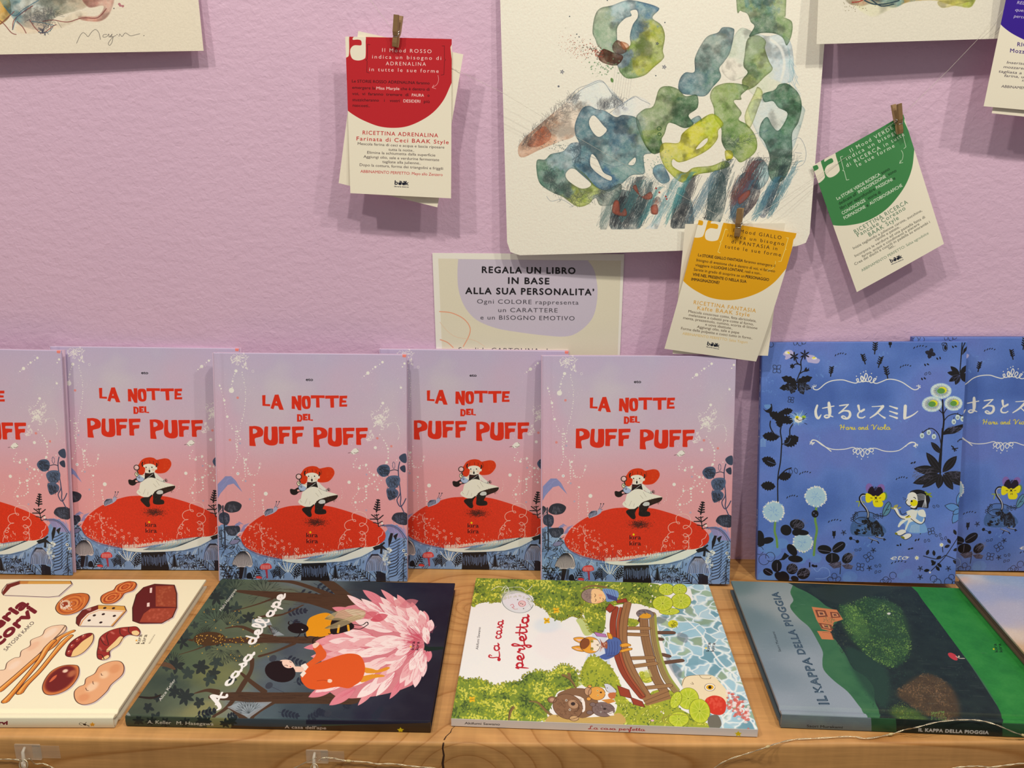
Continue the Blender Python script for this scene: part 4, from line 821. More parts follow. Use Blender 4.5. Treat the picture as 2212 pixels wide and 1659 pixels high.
    c.stroke([spline([(760, 550), (800, 620), (850, 670), (910, 690)], 4), spline([(1000, 680), (1080, 740), (1150, 760), (1200, 720), (1205, 660)], 4), spline([(840, 560), (870, 620), (940, 590)], 4)], 8, HB)
    c.stroke([[(750, 520), (765, 490)], [(770, 520), (785, 480)], [(790, 520), (805, 480)], [(815, 530), (850, 515)], [(745, 535), (715, 520)]], 14, (176, 160, 50)); c.stroke([[(930, 660), (985, 650)]], 26, (206, 186, 60)); c.stroke([[(940, 655), (975, 630)]], 10, HB)
    c.polys([[(780, 880), (860, 840), (920, 850), (920, 890), (850, 925), (780, 910)], [(870, 940), (940, 900), (1000, 905), (1000, 940), (930, 980), (880, 970)]], CR, sm=4); c.stroke([spline([(775, 900), (840, 930), (920, 890)], 4), spline([(870, 965), (930, 985), (1005, 940), (1005, 910)], 4)], 8, HB); c.polys([c.epts(785, 900, 22, 16, .5), c.epts(880, 955, 32, 16, .4)], (120, 116, 30))
    c.stroke([[(880, 370), (930, 390)], [(890, 400), (930, 400)]], 4, INK)
    # lower ornament
    c.at((1620, 710), .3375)
    c.stroke([spline([(405, 735), (392, 728), (400, 712), (425, 718), (470, 750), (530, 772), (600, 772), (660, 760), (680, 775), (670, 795), (660, 775), (690, 765), (705, 785), (690, 805), (680, 785), (705, 765), (730, 790), (722, 820), (708, 795), (735, 768), (765, 785), (752, 805), (740, 785), (770, 765), (790, 775), (780, 790), (765, 775), (800, 765), (870, 785), (950, 780), (1010, 740), (1045, 728), (1065, 740), (1055, 755)], 6)], 5.5, CR)
    c.dots([(385, 738), (390, 728), (400, 742), (662, 802), (686, 820), (714, 834), (754, 822), (788, 800), (1050, 752), (1062, 760), (1072, 745)], 3.6, CR)
    c.grain(.03); return c
# ------------------------------------------------------------------ artwork: cards, notice and watercolours on the wall
Q_RED = [(745.8, 79), (975.8, 84.4), (974.9, 428), (758.2, 416.8)]
Q_GRN = [(1755, 358), (1954.6, 246.6), (2035.4, 525.8), (1848, 629.6)]
Q_YEL = [(1510.2, 473.4), (1720.7, 503.8), (1633.3, 780.9), (1435.2, 753.3)]
Q_PUR = [(2195.0, -106.0), (2421.0, -88.0), (2352.0, 250.0), (2124.9, 229.5)]
CREAM = (224, 213, 184)
def card_base(col, quad, brk, aa=2, arrow=(222, 160, 150)):
    c = Canvas(700, 1040, Q_RED, (700, 0), .30143, CREAM, seed=3)
    c.poly([(140, 240), (893, 240), (905, 340), (915, 430), (930, 540), (895, 640), (850, 730), (780, 810), (690, 870), (590, 910), (490, 920), (390, 908), (290, 870), (220, 832), (165, 790), (120, 730), (120, 400)], col, sm=5)
    a = [(205, 285), (218, 262), (292, 262), (297, 300), (297, 400), (285, 425), (245, 436), (205, 425), (188, 388), (190, 350), (215, 326), (262, 326), (268, 310), (262, 290), (238, 284)]
    dx = 40 if aa == 2 else 0; a = [(x+dx, y) for x, y in a]; c.poly(a, CREAM, sm=4)
    c.poly([(x-118, y-14) for x, y in a], CREAM, sm=4); dx *= 1.4
    c.stroke([[(328+dx, 322), (310+dx, 318), (308+dx, 425), (298+dx, 432), (308+dx, 440), (305+dx, 520), (324+dx, 527)], [(845, 330), (862, 330), (862, 425), (870, 431), (862, 438), (858, 538), (838, 541)]], 3.4, brk)
    c.stroke([spline([(815, 542), (820, 575), (806, 610), (775, 630)], 5), [(800, 640), (773, 631), (786, 612)]], 3, arrow)
    c.Hm = homography(quad, [(0, 0), (c.W, 0), (c.W, c.H), (0, c.H)]); return c
def baak(c, p, q):
    p, q = np.array(p, float), np.array(q, float); d = q-p; L = np.hypot(*d); u = d/L; up = np.array([u[1], -u[0]]); B = (26, 28, 40)
    c.text('b', p, p+d*.22, L*.30, B, bold=.03, up=up); c.text('k', p+d*.79, q, L*.30, B, bold=.03, up=up)
    for f in (.26, .53):
        o = p+d*f; P = lambda s, t: o+d*s+up*L*t
        c.poly([P(0, .10), P(.02, .17), P(.14, .18), P(.14, .225), (P(.08, .215)), P(.05, .235), P(.07, .27), P(.18, .28), P(.24, .22), P(.24, .06), P(.18, -.01), (P(.06, -.01)), P(0, .04)], B, sm=3)
    c.text('libreria bistrot', p-up*L*.17-d*.02, q-up*L*.17+d*.02, L*.085, B, up=up, bold=.02)
def lines(c, L, col, size, **k):
    for t, p0, p1 in L: c.text(t, p0, p1, size, col, **k)
def art_red():
    c = card_base((178, 32, 38), Q_RED, (96, 18, 24), 1); W, D = (238, 214, 196), (58, 14, 20)
    lines(c, [('Il Mood ROSSO', (414, 373), (768, 383)), ('indica un bisogno di', (343, 421), (838, 432)), ('ADRENALINA', (440, 470), (728, 475)), ('in tutte le sue forme', (322, 512), (820, 525))], W, 27, space=1.35)
    for t, p0, p1, cl in (('Le STORIE ROSSO ADRENALINA faranno', (200, 594), (754, 609), D), ('emergere la', (202, 640), (364, 645), D), ('Miss Marple', (374, 645), (538, 649), W), ('che è dentro di', (548, 649), (754, 654), D), ('voi,  vi  faranno  tremare  di', (202, 684), (603, 693), D), ('PAURA', (627, 695), (714, 697), W), ('o', (740, 697), (754, 697), D),
                          ('stuzzicheranno    i    vostri', (204, 728), (540, 736), D), ('DESIDERI', (567, 737), (687, 740), W), ('più', (714, 741), (754, 742), D), ('nascosti..', (206, 768), (328, 772), D)): c.text(t, p0, p1, 21, cl, bold=.008)
    R = (178, 44, 44)
    lines(c, [('RICETTINA ADRENALINA', (277, 967), (816, 988)), ('Farinata di Ceci BAAK Style', (234, 1009), (893, 1036))], R, 28, space=1.2, bold=.012)
    lines(c, [('Mescola ferina di ceci e acqua e lascia riposare', (242, 1041), (862, 1068)), ('tutta la notte..', (462, 1083), (645, 1090)), ('Elimina la schiumetta dalla superficie', (310, 1103), (797, 1124)), ('Aggiungi olio, sale e verdurine fermentate', (284, 1133), (825, 1157)), ('tagliate alla julienne..', (418, 1169), (693, 1180)), ('Dopo la cottura, forma dei triangolini e friggili', (257, 1191), (853, 1219))], (70, 60, 58), 19)
    c.text('ABBINAMENTO PERFETTO: Mayo allo Zenzero', (263, 1238), (850, 1263), 20, R); baak(c, (507, 1322), (606, 1327)); c.grain(.02); return c
def art_green():
    c = card_base((62, 124, 68), Q_GRN, (216, 220, 190), arrow=(216, 220, 190)); W, D = (222, 224, 196), (22, 44, 26); c.at((1720, 0), .39773)
    lines(c, [('Il Mood VERDE', (297, 828), (530, 700)), ('indica un bisogno', (276, 872), (576, 708)), ('di RICERCA in tutte', (277, 910), (594, 738)), ('le sue forme', (333, 909), (537, 800))], W, 21, space=1.35)
    for t, p0, p1, cl in (('Le', (224, 1090), (243, 1081), W), ('STORIE VERDE RICERCA', (250, 1077), (459, 954), W), ('sono', (467, 950), (510, 925), D), ('dedicate all\'', (236, 1117), (332, 1060), D), ('INTROSPEZIONE', (341, 1054), (489, 966), W), (', sono', (491, 964), (546, 935), D), ('libri per approfondire', (243, 1143), (430, 1035), D), ('PASSIONI', (438, 1031), (524, 984), W), ('e', (530, 981), (540, 976), D),
                          ('CONOSCENZE', (253, 1170), (378, 1096), W), (', storie di', (382, 1094), (460, 1052), D), ('FORMAZIONE', (263, 1196), (378, 1131), W), ('e', (384, 1127), (394, 1122), D), ('AUTOBIOGRAFICHE', (402, 1117), (578, 1015), W)): c.text(t, p0, p1, 17, cl, bold=.01)
    G = (92, 120, 92)
    lines(c, [('RICETTINA RICERCA', (320, 1272), (606, 1107)), ('Pancake Coreano', (334, 1290), (593, 1140)), ('BAAK Style', (396, 1287), (556, 1192))], G, 22, space=1.2, bold=.008)
    lines(c, [('Inizia tagliando a julienne carote, zucchine,', (310, 1357), (682, 1150)), ('cipolle e patate..', (428, 1311), (564, 1236)), ('Incorpora le verdure ad una pastella fatta di', (318, 1398), (697, 1185)), ('farina, acqua e condimenti a piacere', (357, 1400), (666, 1222)), ('Crea dei dischi e cuocili in padella su entrambi i', (316, 1442), (723, 1211)), ('lati..', (500, 1354), (534, 1336))], (78, 78, 66), 14)
    c.text('ABBINAMENTO PERFETTO: Salsa agrodolce', (352, 1475), (714, 1270), 14, (104, 124, 100)); baak(c, (508, 1424), (570, 1397)); c.grain(.02); return c
def art_yellow():
    c = card_base((212, 152, 18), Q_YEL, (240, 218, 140), arrow=(240, 206, 110)); D = (50, 34, 22); c.at((1400, 430), .21700)
    lines(c, [('Il Mood GIALLO', (845, 325), (1322, 402)), ('indica un bisogno', (786, 376), (1348, 465)), ('di FANTASIA in', (822, 440), (1278, 512)), ('tutte le sue forme', (755, 487), (1313, 574))], D, 36, space=1.35)
    for t, p0, p1, b in (('Le', (489, 570), (523, 576), 0), ('STORIE GIALLO FANTASIA', (532, 578), (933, 628), 1), ('faranno emergere il', (944, 630), (1253, 680), 0), ('bisogno di evasione che è dentro di voi, vi faranno', (474, 620), (1252, 732), 0), ('viaggiare in', (462, 669), (640, 690), 0), ('LUOGHI LONTANI', (648, 692), (930, 728), 1), (', reali e non...', (934, 730), (1118, 756), 0),
                         ('Sarete in grado di scoprire se un', (446, 714), (948, 782), 0), ('PERSONAGGIO', (958, 784), (1190, 818), 1), ('VIVE NEL PRESENTE O NELLA SUA', (436, 764), (966, 836), 1), ('IMMAGINAZIONE?', (422, 812), (698, 846), 1)): c.text(t, p0, p1, 28, D, bold=.02 if b else .004)
    G = (208, 152, 60)
    lines(c, [('RICETTINA FANTASIA', (445, 1045), (1060, 1130)), ('Kafte BAAK Style', (482, 1100), (998, 1170))], G, 38, space=1.2, bold=.01)
    lines(c, [('Mescola couscous cotto, feta sbriciolata,', (393, 1128), (1066, 1225)), ('melanzane a cubetti pre-cotte al forno,', (398, 1164), (1040, 1258)), ('menta, prezzemolo, cumino, scorza di limone', (343, 1193), (1078, 1297)), ('e uova sbattute..', (562, 1257), (832, 1297)), ('Aggiungi olio, sale e pepe', (480, 1281), (898, 1341)), ('Forma delle polpette e cuoci tutto in forno..', (323, 1298), (1033, 1397))], (80, 66, 52), 26)
    c.text('ABBINAMENTO PERFETTO: Salsa Yogurt', (337, 1348), (985, 1438), 26, (214, 176, 100)); baak(c, (583, 1452), (704, 1474)); c.grain(.02); return c
def art_purple():
    c = card_base((52, 24, 128), Q_PUR, (220, 214, 230), arrow=(220, 214, 230)); W = (210, 204, 222); D = (60, 52, 62); c.at((1720, 0), .39773)
    lines(c, [('RELAX sono storie', (1200, 12), (1410, 30)), ('questa serenità e', (1191, 50), (1400, 70)), ('percorso interiore', (1182, 84), (1390, 104))], W, 17, shear=.2)
    lines(c, [('RICETTINA RELAX', (1202, 240), (1500, 264)), ('Mozzarella in carrozza', (1163, 274), (1520, 305))], (66, 48, 110), 22, bold=.02, space=1.15)
    lines(c, [('Inserisci nel pane la', (1144, 336), (1400, 356)), ('mozzarella a fette poi', (1126, 361), (1400, 382)), ('tagliata a triangoli e', (1101, 386), (1380, 408)), ('farina, uovo, pane', (1131, 410), (1370, 428)), ('macinato', (1226, 436), (1340, 444)), ('ABBINAMENTO PERFETTO', (1113, 470), (1400, 492))], D, 15, shear=.2)
    c.grain(.02); return c
Q_SHEET = [(933.9, 546.4), (1348.6, 548.9), (1323.5, 1135.0), (956.0, 1115.0)]
def art_notice():
    c = Canvas(1000, 1414, Q_SHEET, (900, 520), .22604, (212, 206, 194), ill=(.70, .67, .60), seed=8)
    c.poly([(205, 172), (1952, 192), (1870, 2560), (300, 2500)], (200, 192, 170))
    c.poly([(392, 176), (396, 177), (800, 181), (1300, 186), (1615, 189), (1628, 194), (1690, 290), (1722, 480), (1700, 680), (1640, 800), (1520, 900), (1400, 934), (1200, 922), (950, 890), (740, 850), (560, 770), (450, 640), (395, 480), (384, 320), (389, 200)], (180, 170, 182), sm=5)
    c.stroke([spline([(218, 692), (330, 705), (440, 760), (500, 840), (495, 920), (440, 1030)], 6), spline([(225, 965), (290, 990), (345, 1040)], 5)], 9, (206, 142, 112))
    c.stroke([spline([(222, 795), (290, 880), (380, 940), (540, 970), (640, 1030)], 6)], 5, (202, 176, 150))
    K = (24, 22, 26)
    lines(c, [('REGALA UN LIBRO', (615, 312), (1504, 322)), ('IN BASE', (862, 418), (1252, 424)), ('ALLA SUA PERSONALITA’', (460, 518), (1686, 532))], K, 62, bold=.035, space=1.2)
    lines(c, [('Ogni COLORE rappresenta', (568, 612), (1536, 624)), ('un CARATTERE', (768, 696), (1334, 700)), ('e un BISOGNO EMOTIVO', (600, 768), (1498, 778)), ('Scegli la CARTOLINA che', (395, 1080), (1300, 1092)), ('ti rappresenta', (560, 1180), (1200, 1190))], (60, 56, 64), 42, space=1.15)
    c.grain(.02); return c
def wash(c, pts, cps, a=.9, sm=5, tex=.5, edge=.35, holes=(), soft=0):
    """watercolour wash: cps = list of (x, y, colour) blended by distance"""
    P = [spline(pts, sm, True) if sm else np.asarray(pts, float)]+[spline(h, sm, True) for h in holes]
    R = c.raster([c.m(p) for p in P], True)
    if R is None: return
    M, x0, y0, x1, y1 = R
    if soft: M = blur(M, soft)*(M > 0)
    yy, xx = np.mgrid[y0:y1, x0:x1].astype(np.float32); K = c.m(np.array([(q[0], q[1]) for q in cps], float)); num = np.zeros(M.shape+(3,), np.float32); den = np.zeros(M.shape, np.float32)
    n1 = noise2(*M.shape, 40, c.rng, 4)-.5; n2 = noise2(*M.shape, 40, c.rng, 4)-.5; S = max(x1-x0, y1-y0)
    for (kx, ky), q in zip(K, cps):
        d = ((xx+n1*S*.35-kx)**2+(yy+n2*S*.35-ky)**2); w_ = 1/(d*d+(S*.05)**4); num += w_[..., None]*np.array(q[2], np.float32)/255; den += w_
    col = num/den[..., None]
    t = noise2(*M.shape, 26, c.rng, 5); t = (t-t.min())/(t.max()-t.min()+1e-6); g = noise2(*M.shape, 3, c.rng, 2)
    A = M*a*np.clip(1-tex*(1-t)*1.1-.25*tex*(g-.5)*2, 0, 1)
    pool = np.clip((noise2(*M.shape, 60, c.rng, 4)-.5)*5, 0, 1)*.30*min(1, a)*(tex > .35)
    e = np.clip(M-blur(M, 5), 0, 1)*edge*1.6+pool*blur(M, 6)
    dst = c.px[y0:y1, x0:x1]; dst += (col-dst)*A[..., None]; dst *= (1-e*M)[..., None]
def hair(c, pts, n, L, col, w, ang, jit=.25, spread=10, a=.7):
    """pencil hatching following a path"""
    q = spline(pts, 10); r = c.rng; ls = []
    for _ in range(n):
        p = q[r.integers(len(q))]+r.normal(size=2)*spread; t = ang+r.normal()*jit; l = L*r.uniform(.4, 1.3); b = r.normal()*l*.12
        ls.append(spline([p, p+np.array([math.cos(t), math.sin(t)])*l/2+[b, b], p+np.array([math.cos(t), math.sin(t)])*l], 3))
    c.stroke(ls, w, col, a)
Q_BIG = [(1075.0, -190.0), (1800.5, -160.0), (1747, 531), (1096.2, 552)]
def art_big():
    PAPER = (224, 216, 192)
    c = Canvas(1500, 1580, Q_BIG, (1060, 0), .34358, PAPER, seed=21); R0 = c.rng
    GR, YG, DG, BL_, SB, TL_, PB, OL = (112, 138, 84), (152, 160, 40), (48, 84, 62), (62, 98, 128), (140, 168, 184), (86, 122, 124), (190, 204, 204), (196, 190, 28)
    # mountain, far left
    wash(c, [(200, 1000), (190, 915), (330, 790), (520, 640), (640, 545), (735, 525), (860, 660), (780, 700), (640, 720), (560, 860), (460, 900), (330, 950)], [(250, 900, (190, 130, 96)), (330, 860, (196, 130, 90)), (550, 780, (226, 200, 172)), (650, 600, (206, 216, 210)), (740, 600, (216, 222, 212)), (850, 660, (200, 210, 206))], .75, edge=.1)
    wash(c, [(800, 720), (940, 620), (1040, 670), (960, 740), (880, 745)], [(880, 680, (206, 216, 220)), (1000, 700, (220, 220, 208))], .6, edge=.1)
    wash(c, [(290, 850), (350, 805), (400, 850), (380, 900), (300, 935), (240, 920)], [(320, 870, (168, 74, 44))], .7, edge=.1)
    hair(c, [(200, 930), (300, 830), (420, 740), (520, 650), (560, 640)], 300, 34, (60, 60, 62), 1.6, -1.2, .7, 14, .6); hair(c, [(230, 930), (340, 870), (420, 800), (590, 680)], 220, 30, (80, 74, 70), 1.5, -.9, .8, 20, .5)
    hair(c, [(720, 690), (800, 670), (870, 665)], 130, 34, (44, 46, 54), 1.6, -1.5, .5, 14, .6)
    c.stroke([spline([(500, 650), (570, 575), (650, 545), (730, 520), (790, 590), (870, 665)], 6), spline([(520, 660), (580, 590), (660, 550), (740, 530), (800, 610), (865, 655)], 6), spline([(860, 680), (935, 620), (980, 640), (1040, 668)], 6), spline([(780, 725), (870, 660), (940, 625)], 5)], 2.2, (70, 84, 104), .7)
    c.stroke([[(820+i*16, 430), (790+i*16, 640)] for i in range(8)], 1.3, (110, 112, 112), .5)
    # ring
    wash(c, [(690, 260), (672, 215), (685, 120), (720, 65), (800, 45), (900, 12), (1010, 30), (1085, 55), (1096, 75), (1055, 125), (1110, 170), (1133, 240), (1120, 330), (1125, 380), (1060, 440), (1000, 490), (900, 508), (850, 470), (825, 420), (760, 400), (740, 340), (705, 300)],
         [(700, 120, (130, 150, 116)), (760, 240, (118, 148, 112)), (880, 50, (150, 178, 190)), (1050, 70, (54, 94, 150)), (930, 180, (60, 98, 130)), (1040, 230, YG), (1080, 350, (140, 156, 70)), (990, 430, YG), (900, 470, (96, 130, 74)), (880, 380, (90, 116, 138)), (960, 300, (120, 146, 60))], .95, holes=[[(830, 235), (835, 180), (880, 130), (922, 112), (916, 82), (955, 76), (962, 120), (930, 170), (912, 240), (915, 295), (880, 315), (838, 290)]])
    wash(c, [(715, 350), (745, 320), (800, 342), (862, 360), (866, 385), (830, 425), (770, 420), (715, 392)], [(780, 370, (84, 44, 28))], 1, 2); wash(c, [(800, 300), (830, 266), (870, 290), (892, 335), (850, 356), (808, 340)], [(830, 320, (100, 66, 50))], .9, 3)
    wash(c, [(850, 275), (900, 290), (905, 320), (868, 325)], [(880, 300, (200, 110, 60))], .8)
    for _ in range(330):
        f = R0.random()**1.4; x = 725-f*260+R0.normal()*12; y = 350-f*60+R0.normal()*(26+30*f)*.8; c.dots([(x, y)], R0.uniform(.8, 5)*(1-.6*f), (150, 70, 54) if R0.random() < .7 else (70, 80, 66), .75)
    for _ in range(70): x, y = 740+R0.normal()*50, 440+R0.normal()*34; c.dots([(x, y)], R0.uniform(1, 6), (104, 134, 96), .7)
    c.ell(797, 518, 9, 15, (96, 130, 70), 1, -.3); c.dots([(523, 115), (768, 14), (1133, 155), (1075, 490), (585, 245), (570, 228)], 4, (60, 70, 80))
    for x, y, r in ((474, 465, 14), (1085, 288, 11), (1128, 436, 14), (450, 556, 7)): c.stroke([[(x+r*math.cos(a), y+r*math.sin(a)), (x+r*math.cos(a+2.5), y+r*math.sin(a+2.5))] for a in np.arange(0, 6.2, 1.256)], 2, (60, 64, 84))
    # pale veil on the right
    wash(c, [(1480, 440), (1540, 280), (1600, 190), (1680, 215), (1760, 240), (1850, 230), (1905, 300), (1915, 500), (1860, 545), (1770, 600), (1690, 620), (1640, 560), (1700, 480), (1620, 500), (1540, 520)], [(1560, 300, (176, 190, 160)), (1650, 280, (190, 204, 180)), (1800, 300, (188, 206, 206)), (1880, 400, (172, 196, 206)), (1740, 560, (196, 204, 170)), (1520, 470, PAPER)], .75, edge=.15)
    wash(c, [(1690, 840), (1640, 700), (1680, 640), (1760, 640), (1900, 640), (1975, 690), (1975, 740), (1940, 860), (1900, 960), (1830, 1000), (1760, 960)], [(1720, 700, (186, 204, 198)), (1800, 760, (196, 208, 196)), (1930, 740, (150, 174, 164)), (1860, 920, (176, 196, 190))], .75, edge=.15)
    c.stroke([spline([(1780, 262), (1840, 320), (1860, 420), (1840, 520)], 5)], 16, (224, 222, 206), .8, soft=2)
    hair(c, [(1880, 280), (1900, 400), (1910, 500), (1880, 560)], 26, 120, (120, 156, 190), 2, 1.3, .2, 8, .6)
    # column of green at the top right
    wash(c, [(1575, -560), (1575, 40), (1600, 80), (1640, 100), (1660, 150), (1682, 180), (1650, 245), (1720, 222), (1800, 224), (1850, 250), (1875, 300), (1905, 230), (1907, 150), (1860, 115), (1872, 60), (1865, -560)], [(1600, 30, (120, 148, 90)), (1640, 60, GR), (1750, 40, (66, 110, 104)), (1700, 130, (84, 120, 80)), (1840, 60, (130, 154, 90)), (1720, 190, DG), (1780, 180, (60, 92, 66)), (1870, 180, (112, 142, 84))], .95)
    wash(c, [(1640, 260), (1700, 235), (1750, 270), (1745, 320), (1770, 400), (1790, 450), (1740, 500), (1680, 560), (1620, 580), (1606, 520), (1640, 470), (1615, 430), (1622, 360)], [(1660, 300, (132, 152, 104)), (1680, 440, (74, 112, 60)), (1730, 400, (140, 158, 80)), (1640, 540, (140, 160, 76))], .9)
    # slate blue lobes
    wash(c, [(1490, 185), (1550, 190), (1560, 220), (1535, 340), (1500, 400), (1468, 445), (1478, 500), (1430, 560), (1380, 618), (1300, 612), (1240, 602), (1215, 570), (1225, 510), (1260, 470), (1315, 466), (1318, 380), (1360, 290), (1400, 240), (1460, 218)], [(1440, 280, (128, 148, 134)), (1500, 210, (110, 140, 150)), (1380, 400, (88, 118, 112)), (1440, 500, (70, 110, 104)), (1350, 520, (66, 98, 110)), (1260, 540, (66, 100, 128)), (1300, 590, (96, 132, 150))], .95)
    # main blue mass
    wash(c, [(560, 860), (558, 790), (600, 700), (650, 678), (700, 700), (750, 708), (820, 748), (870, 735), (955, 755), (985, 830), (1012, 920), (1050, 970), (1000, 985), (1000, 1040), (1000, 1100), (920, 1110), (860, 1160), (780, 1208), (690, 1182), (640, 1140), (550, 1060), (556, 1020), (590, 960), (580, 900)],
         [(620, 720, (70, 106, 140)), (690, 690, (120, 154, 186)), (590, 820, (54, 94, 126)), (800, 780, (54, 88, 124)), (860, 880, (56, 92, 130)), (700, 920, (70, 110, 136)), (900, 960, (66, 106, 130)), (800, 1000, (96, 132, 146)), (620, 1060, (58, 98, 138)), (740, 1140, (52, 90, 140)), (900, 1090, (90, 130, 140)), (980, 900, (90, 124, 110))], .97,
         holes=[[(648, 780), (680, 738), (740, 800), (763, 832), (715, 872), (672, 840)], [(658, 1050), (665, 980), (700, 1010), (740, 1090), (792, 1118), (785, 1142), (720, 1110)], [(900, 1040), (940, 1000), (948, 1020), (930, 1046)]])
    # left teal mass
    wash(c, [(303, 1080), (308, 1015), (360, 1012), (400, 978), (480, 960), (530, 912), (592, 915), (592, 1000), (556, 1050), (620, 1100), (695, 1180), (760, 1200), (850, 1160), (850, 1230), (800, 1290), (720, 1295), (690, 1250), (640, 1290), (570, 1302), (480, 1245), (400, 1212), (325, 1160)],
         [(340, 1040, (60, 106, 84)), (420, 1100, (74, 112, 106)), (480, 1000, (118, 146, 160)), (540, 950, (130, 158, 186)), (460, 1180, (72, 106, 96)), (640, 1240, (140, 160, 60)), (560, 1280, (150, 164, 60)), (760, 1250, (100, 118, 110))], .95, holes=[[(498, 1096), (552, 1070), (662, 1160), (600, 1192), (512, 1142)]])
    # greens in the middle
    wash(c, [(950, 750), (1000, 700), (1058, 680), (1095, 575), (1150, 555), (1215, 575), (1260, 618), (1330, 612), (1334, 690), (1278, 738), (1310, 790), (1255, 818), (1185, 790), (1150, 790), (1130, 850), (1110, 890), (1122, 950), (1060, 978), (1010, 930), (965, 830)],
         [(1100, 640, (120, 142, 86)), (1180, 600, (96, 124, 70)), (1250, 680, (44, 84, 48)), (1300, 660, (60, 100, 60)), (1240, 780, (44, 86, 50)), (1060, 760, (118, 140, 90)), (1050, 860, (110, 134, 60)), (1080, 930, (60, 96, 50)), (980, 790, (108, 134, 110))], .97)
    wash(c, [(1410, 620), (1440, 560), (1530, 535), (1645, 558), (1600, 612), (1600, 640), (1555, 650), (1602, 720), (1585, 765), (1640, 800), (1690, 880), (1685, 965), (1600, 1030), (1560, 1000), (1510, 960), (1480, 900), (1478, 820), (1440, 760), (1432, 690)],
         [(1500, 580, (132, 154, 80)), (1580, 580, (120, 148, 90)), (1500, 700, (116, 146, 70)), (1560, 840, (90, 126, 56)), (1640, 900, (110, 142, 40)), (1540, 920, (64, 94, 56)), (1660, 960, (128, 152, 60))], .95)
    wash(c, [(1620, 740), (1680, 600), (1700, 560), (1730, 600), (1700, 700), (1650, 820)], [(1660, 720, (176, 190, 80))], .6); wash(c, [(1290, 770), (1340, 740), (1360, 775), (1320, 790)], [(1320, 770, (90, 130, 140))], .9)
    # acid yellow
    wash(c, [(1098, 960), (1120, 910), (1215, 908), (1240, 850), (1330, 780), (1425, 728), (1492, 790), (1460, 832), (1455, 885), (1400, 950), (1300, 1005), (1220, 1030), (1180, 1010), (1180, 1055), (1255, 1092), (1310, 1062), (1420, 1050), (1500, 1020), (1525, 1055), (1420, 1090), (1335, 1105), (1240, 1155), (1150, 1085), (1110, 1020)],
         [(1140, 940, (190, 184, 60)), (1250, 930, OL), (1360, 830, OL), (1420, 780, (170, 184, 30)), (1440, 900, (170, 176, 30)), (1140, 1040, (170, 176, 50)), (1240, 1120, (160, 170, 40)), (1460, 1060, (140, 160, 50))], .97, holes=[[(1322, 948), (1360, 900), (1392, 880), (1392, 902), (1360, 935)]])
    wash(c, [(1500, 960), (1540, 960), (1548, 1000), (1510, 1020)], [(1520, 985, OL)], .9)
    # right dark green hook
    wash(c, [(1730, 605), (1800, 580), (1828, 545), (1882, 542), (1942, 600), (1962, 680), (1942, 780), (1905, 850), (1905, 960), (1895, 1050), (1850, 1140), (1790, 1152), (1758, 1080), (1770, 1000), (1738, 905), (1708, 860), (1718, 790), (1756, 748), (1785, 800), (1825, 832), (1878, 730), (1822, 690), (1790, 650), (1740, 655)],
         [(1780, 610, (60, 104, 80)), (1880, 600, (48, 92, 62)), (1940, 700, (52, 96, 60)), (1900, 780, (66, 112, 78)), (1750, 850, (72, 112, 100)), (1840, 960, (64, 100, 84)), (1820, 1100, (56, 92, 72))], .97)
    # lower river of trunks
    wash(c, [(1060, 1060), (1110, 1040), (1140, 1080), (1160, 1140), (1110, 1160), (1060, 1110)], [(1090, 1090, (100, 140, 180))], .9); wash(c, [(1660, 1040), (1720, 1010), (1760, 1060), (1760, 1140), (1700, 1200), (1640, 1140)], [(1700, 1100, (110, 150, 170))], .7)
    for P, C1, C2 in (([(790, 1440), (800, 1300), (850, 1200), (930, 1220), (1010, 1260), (990, 1360), (960, 1440)], (46, 66, 76), (80, 110, 118)), ([(1170, 1430), (1190, 1260), (1220, 1180), (1290, 1260), (1300, 1430)], (40, 50, 56), (70, 130, 150)), ([(1390, 1430), (1400, 1180), (1440, 1080), (1500, 1120), (1500, 1300), (1450, 1430)], (44, 66, 70), (60, 86, 90)),
                      ([(1530, 1320), (1550, 1180), (1620, 1090), (1700, 1130), (1700, 1260), (1600, 1380), (1550, 1400)], (52, 40, 44), (60, 110, 140)), ([(720, 1440), (730, 1300), (760, 1240), (800, 1300), (760, 1440)], (150, 160, 150), (190, 190, 170)), ([(1040, 1340), (1050, 1270), (1090, 1240), (1110, 1290), (1080, 1345)], (120, 52, 40), (60, 40, 44)), ([(1700, 1330), (1760, 1180), (1830, 1120), (1800, 1240), (1740, 1370)], (60, 76, 110), (90, 130, 170)),
                      ([(1000, 1440), (1060, 1380), (1180, 1130), (1140, 1260), (1080, 1440)], (196, 208, 206), (150, 190, 200))):
        wash(c, P, [(np.mean([p[0] for p in P]), P[0][1]-60, C1), (P[2][0], P[2][1], C2)], .8, edge=.1, tex=.8)
    def trunk(x, y0, y1, w0, w1, n_, col, lean=-.32):
        ls = []
        for _ in range(n_):
            f = R0.random(); y = y0+(y1-y0)*f; hw = (w0+(w1-w0)*f)*math.sin(PI*min(max(f, .12), .95))**.4; xx = x+(y-(y0+y1)/2)*lean+R0.normal()*hw*.5; L = R0.uniform(40, 150)
            e = (xx-lean*L+R0.normal()*8, y-L*.9); ls.append(spline([(xx, min(y, 1440)), ((xx+e[0])/2+R0.normal()*7, (y+e[1])/2), (e[0], max(e[1], y0-60))], 3))
        c.stroke(ls, 1.6, col, .66)
    INKS = [(26, 30, 36), (40, 44, 52), (30, 48, 56)]
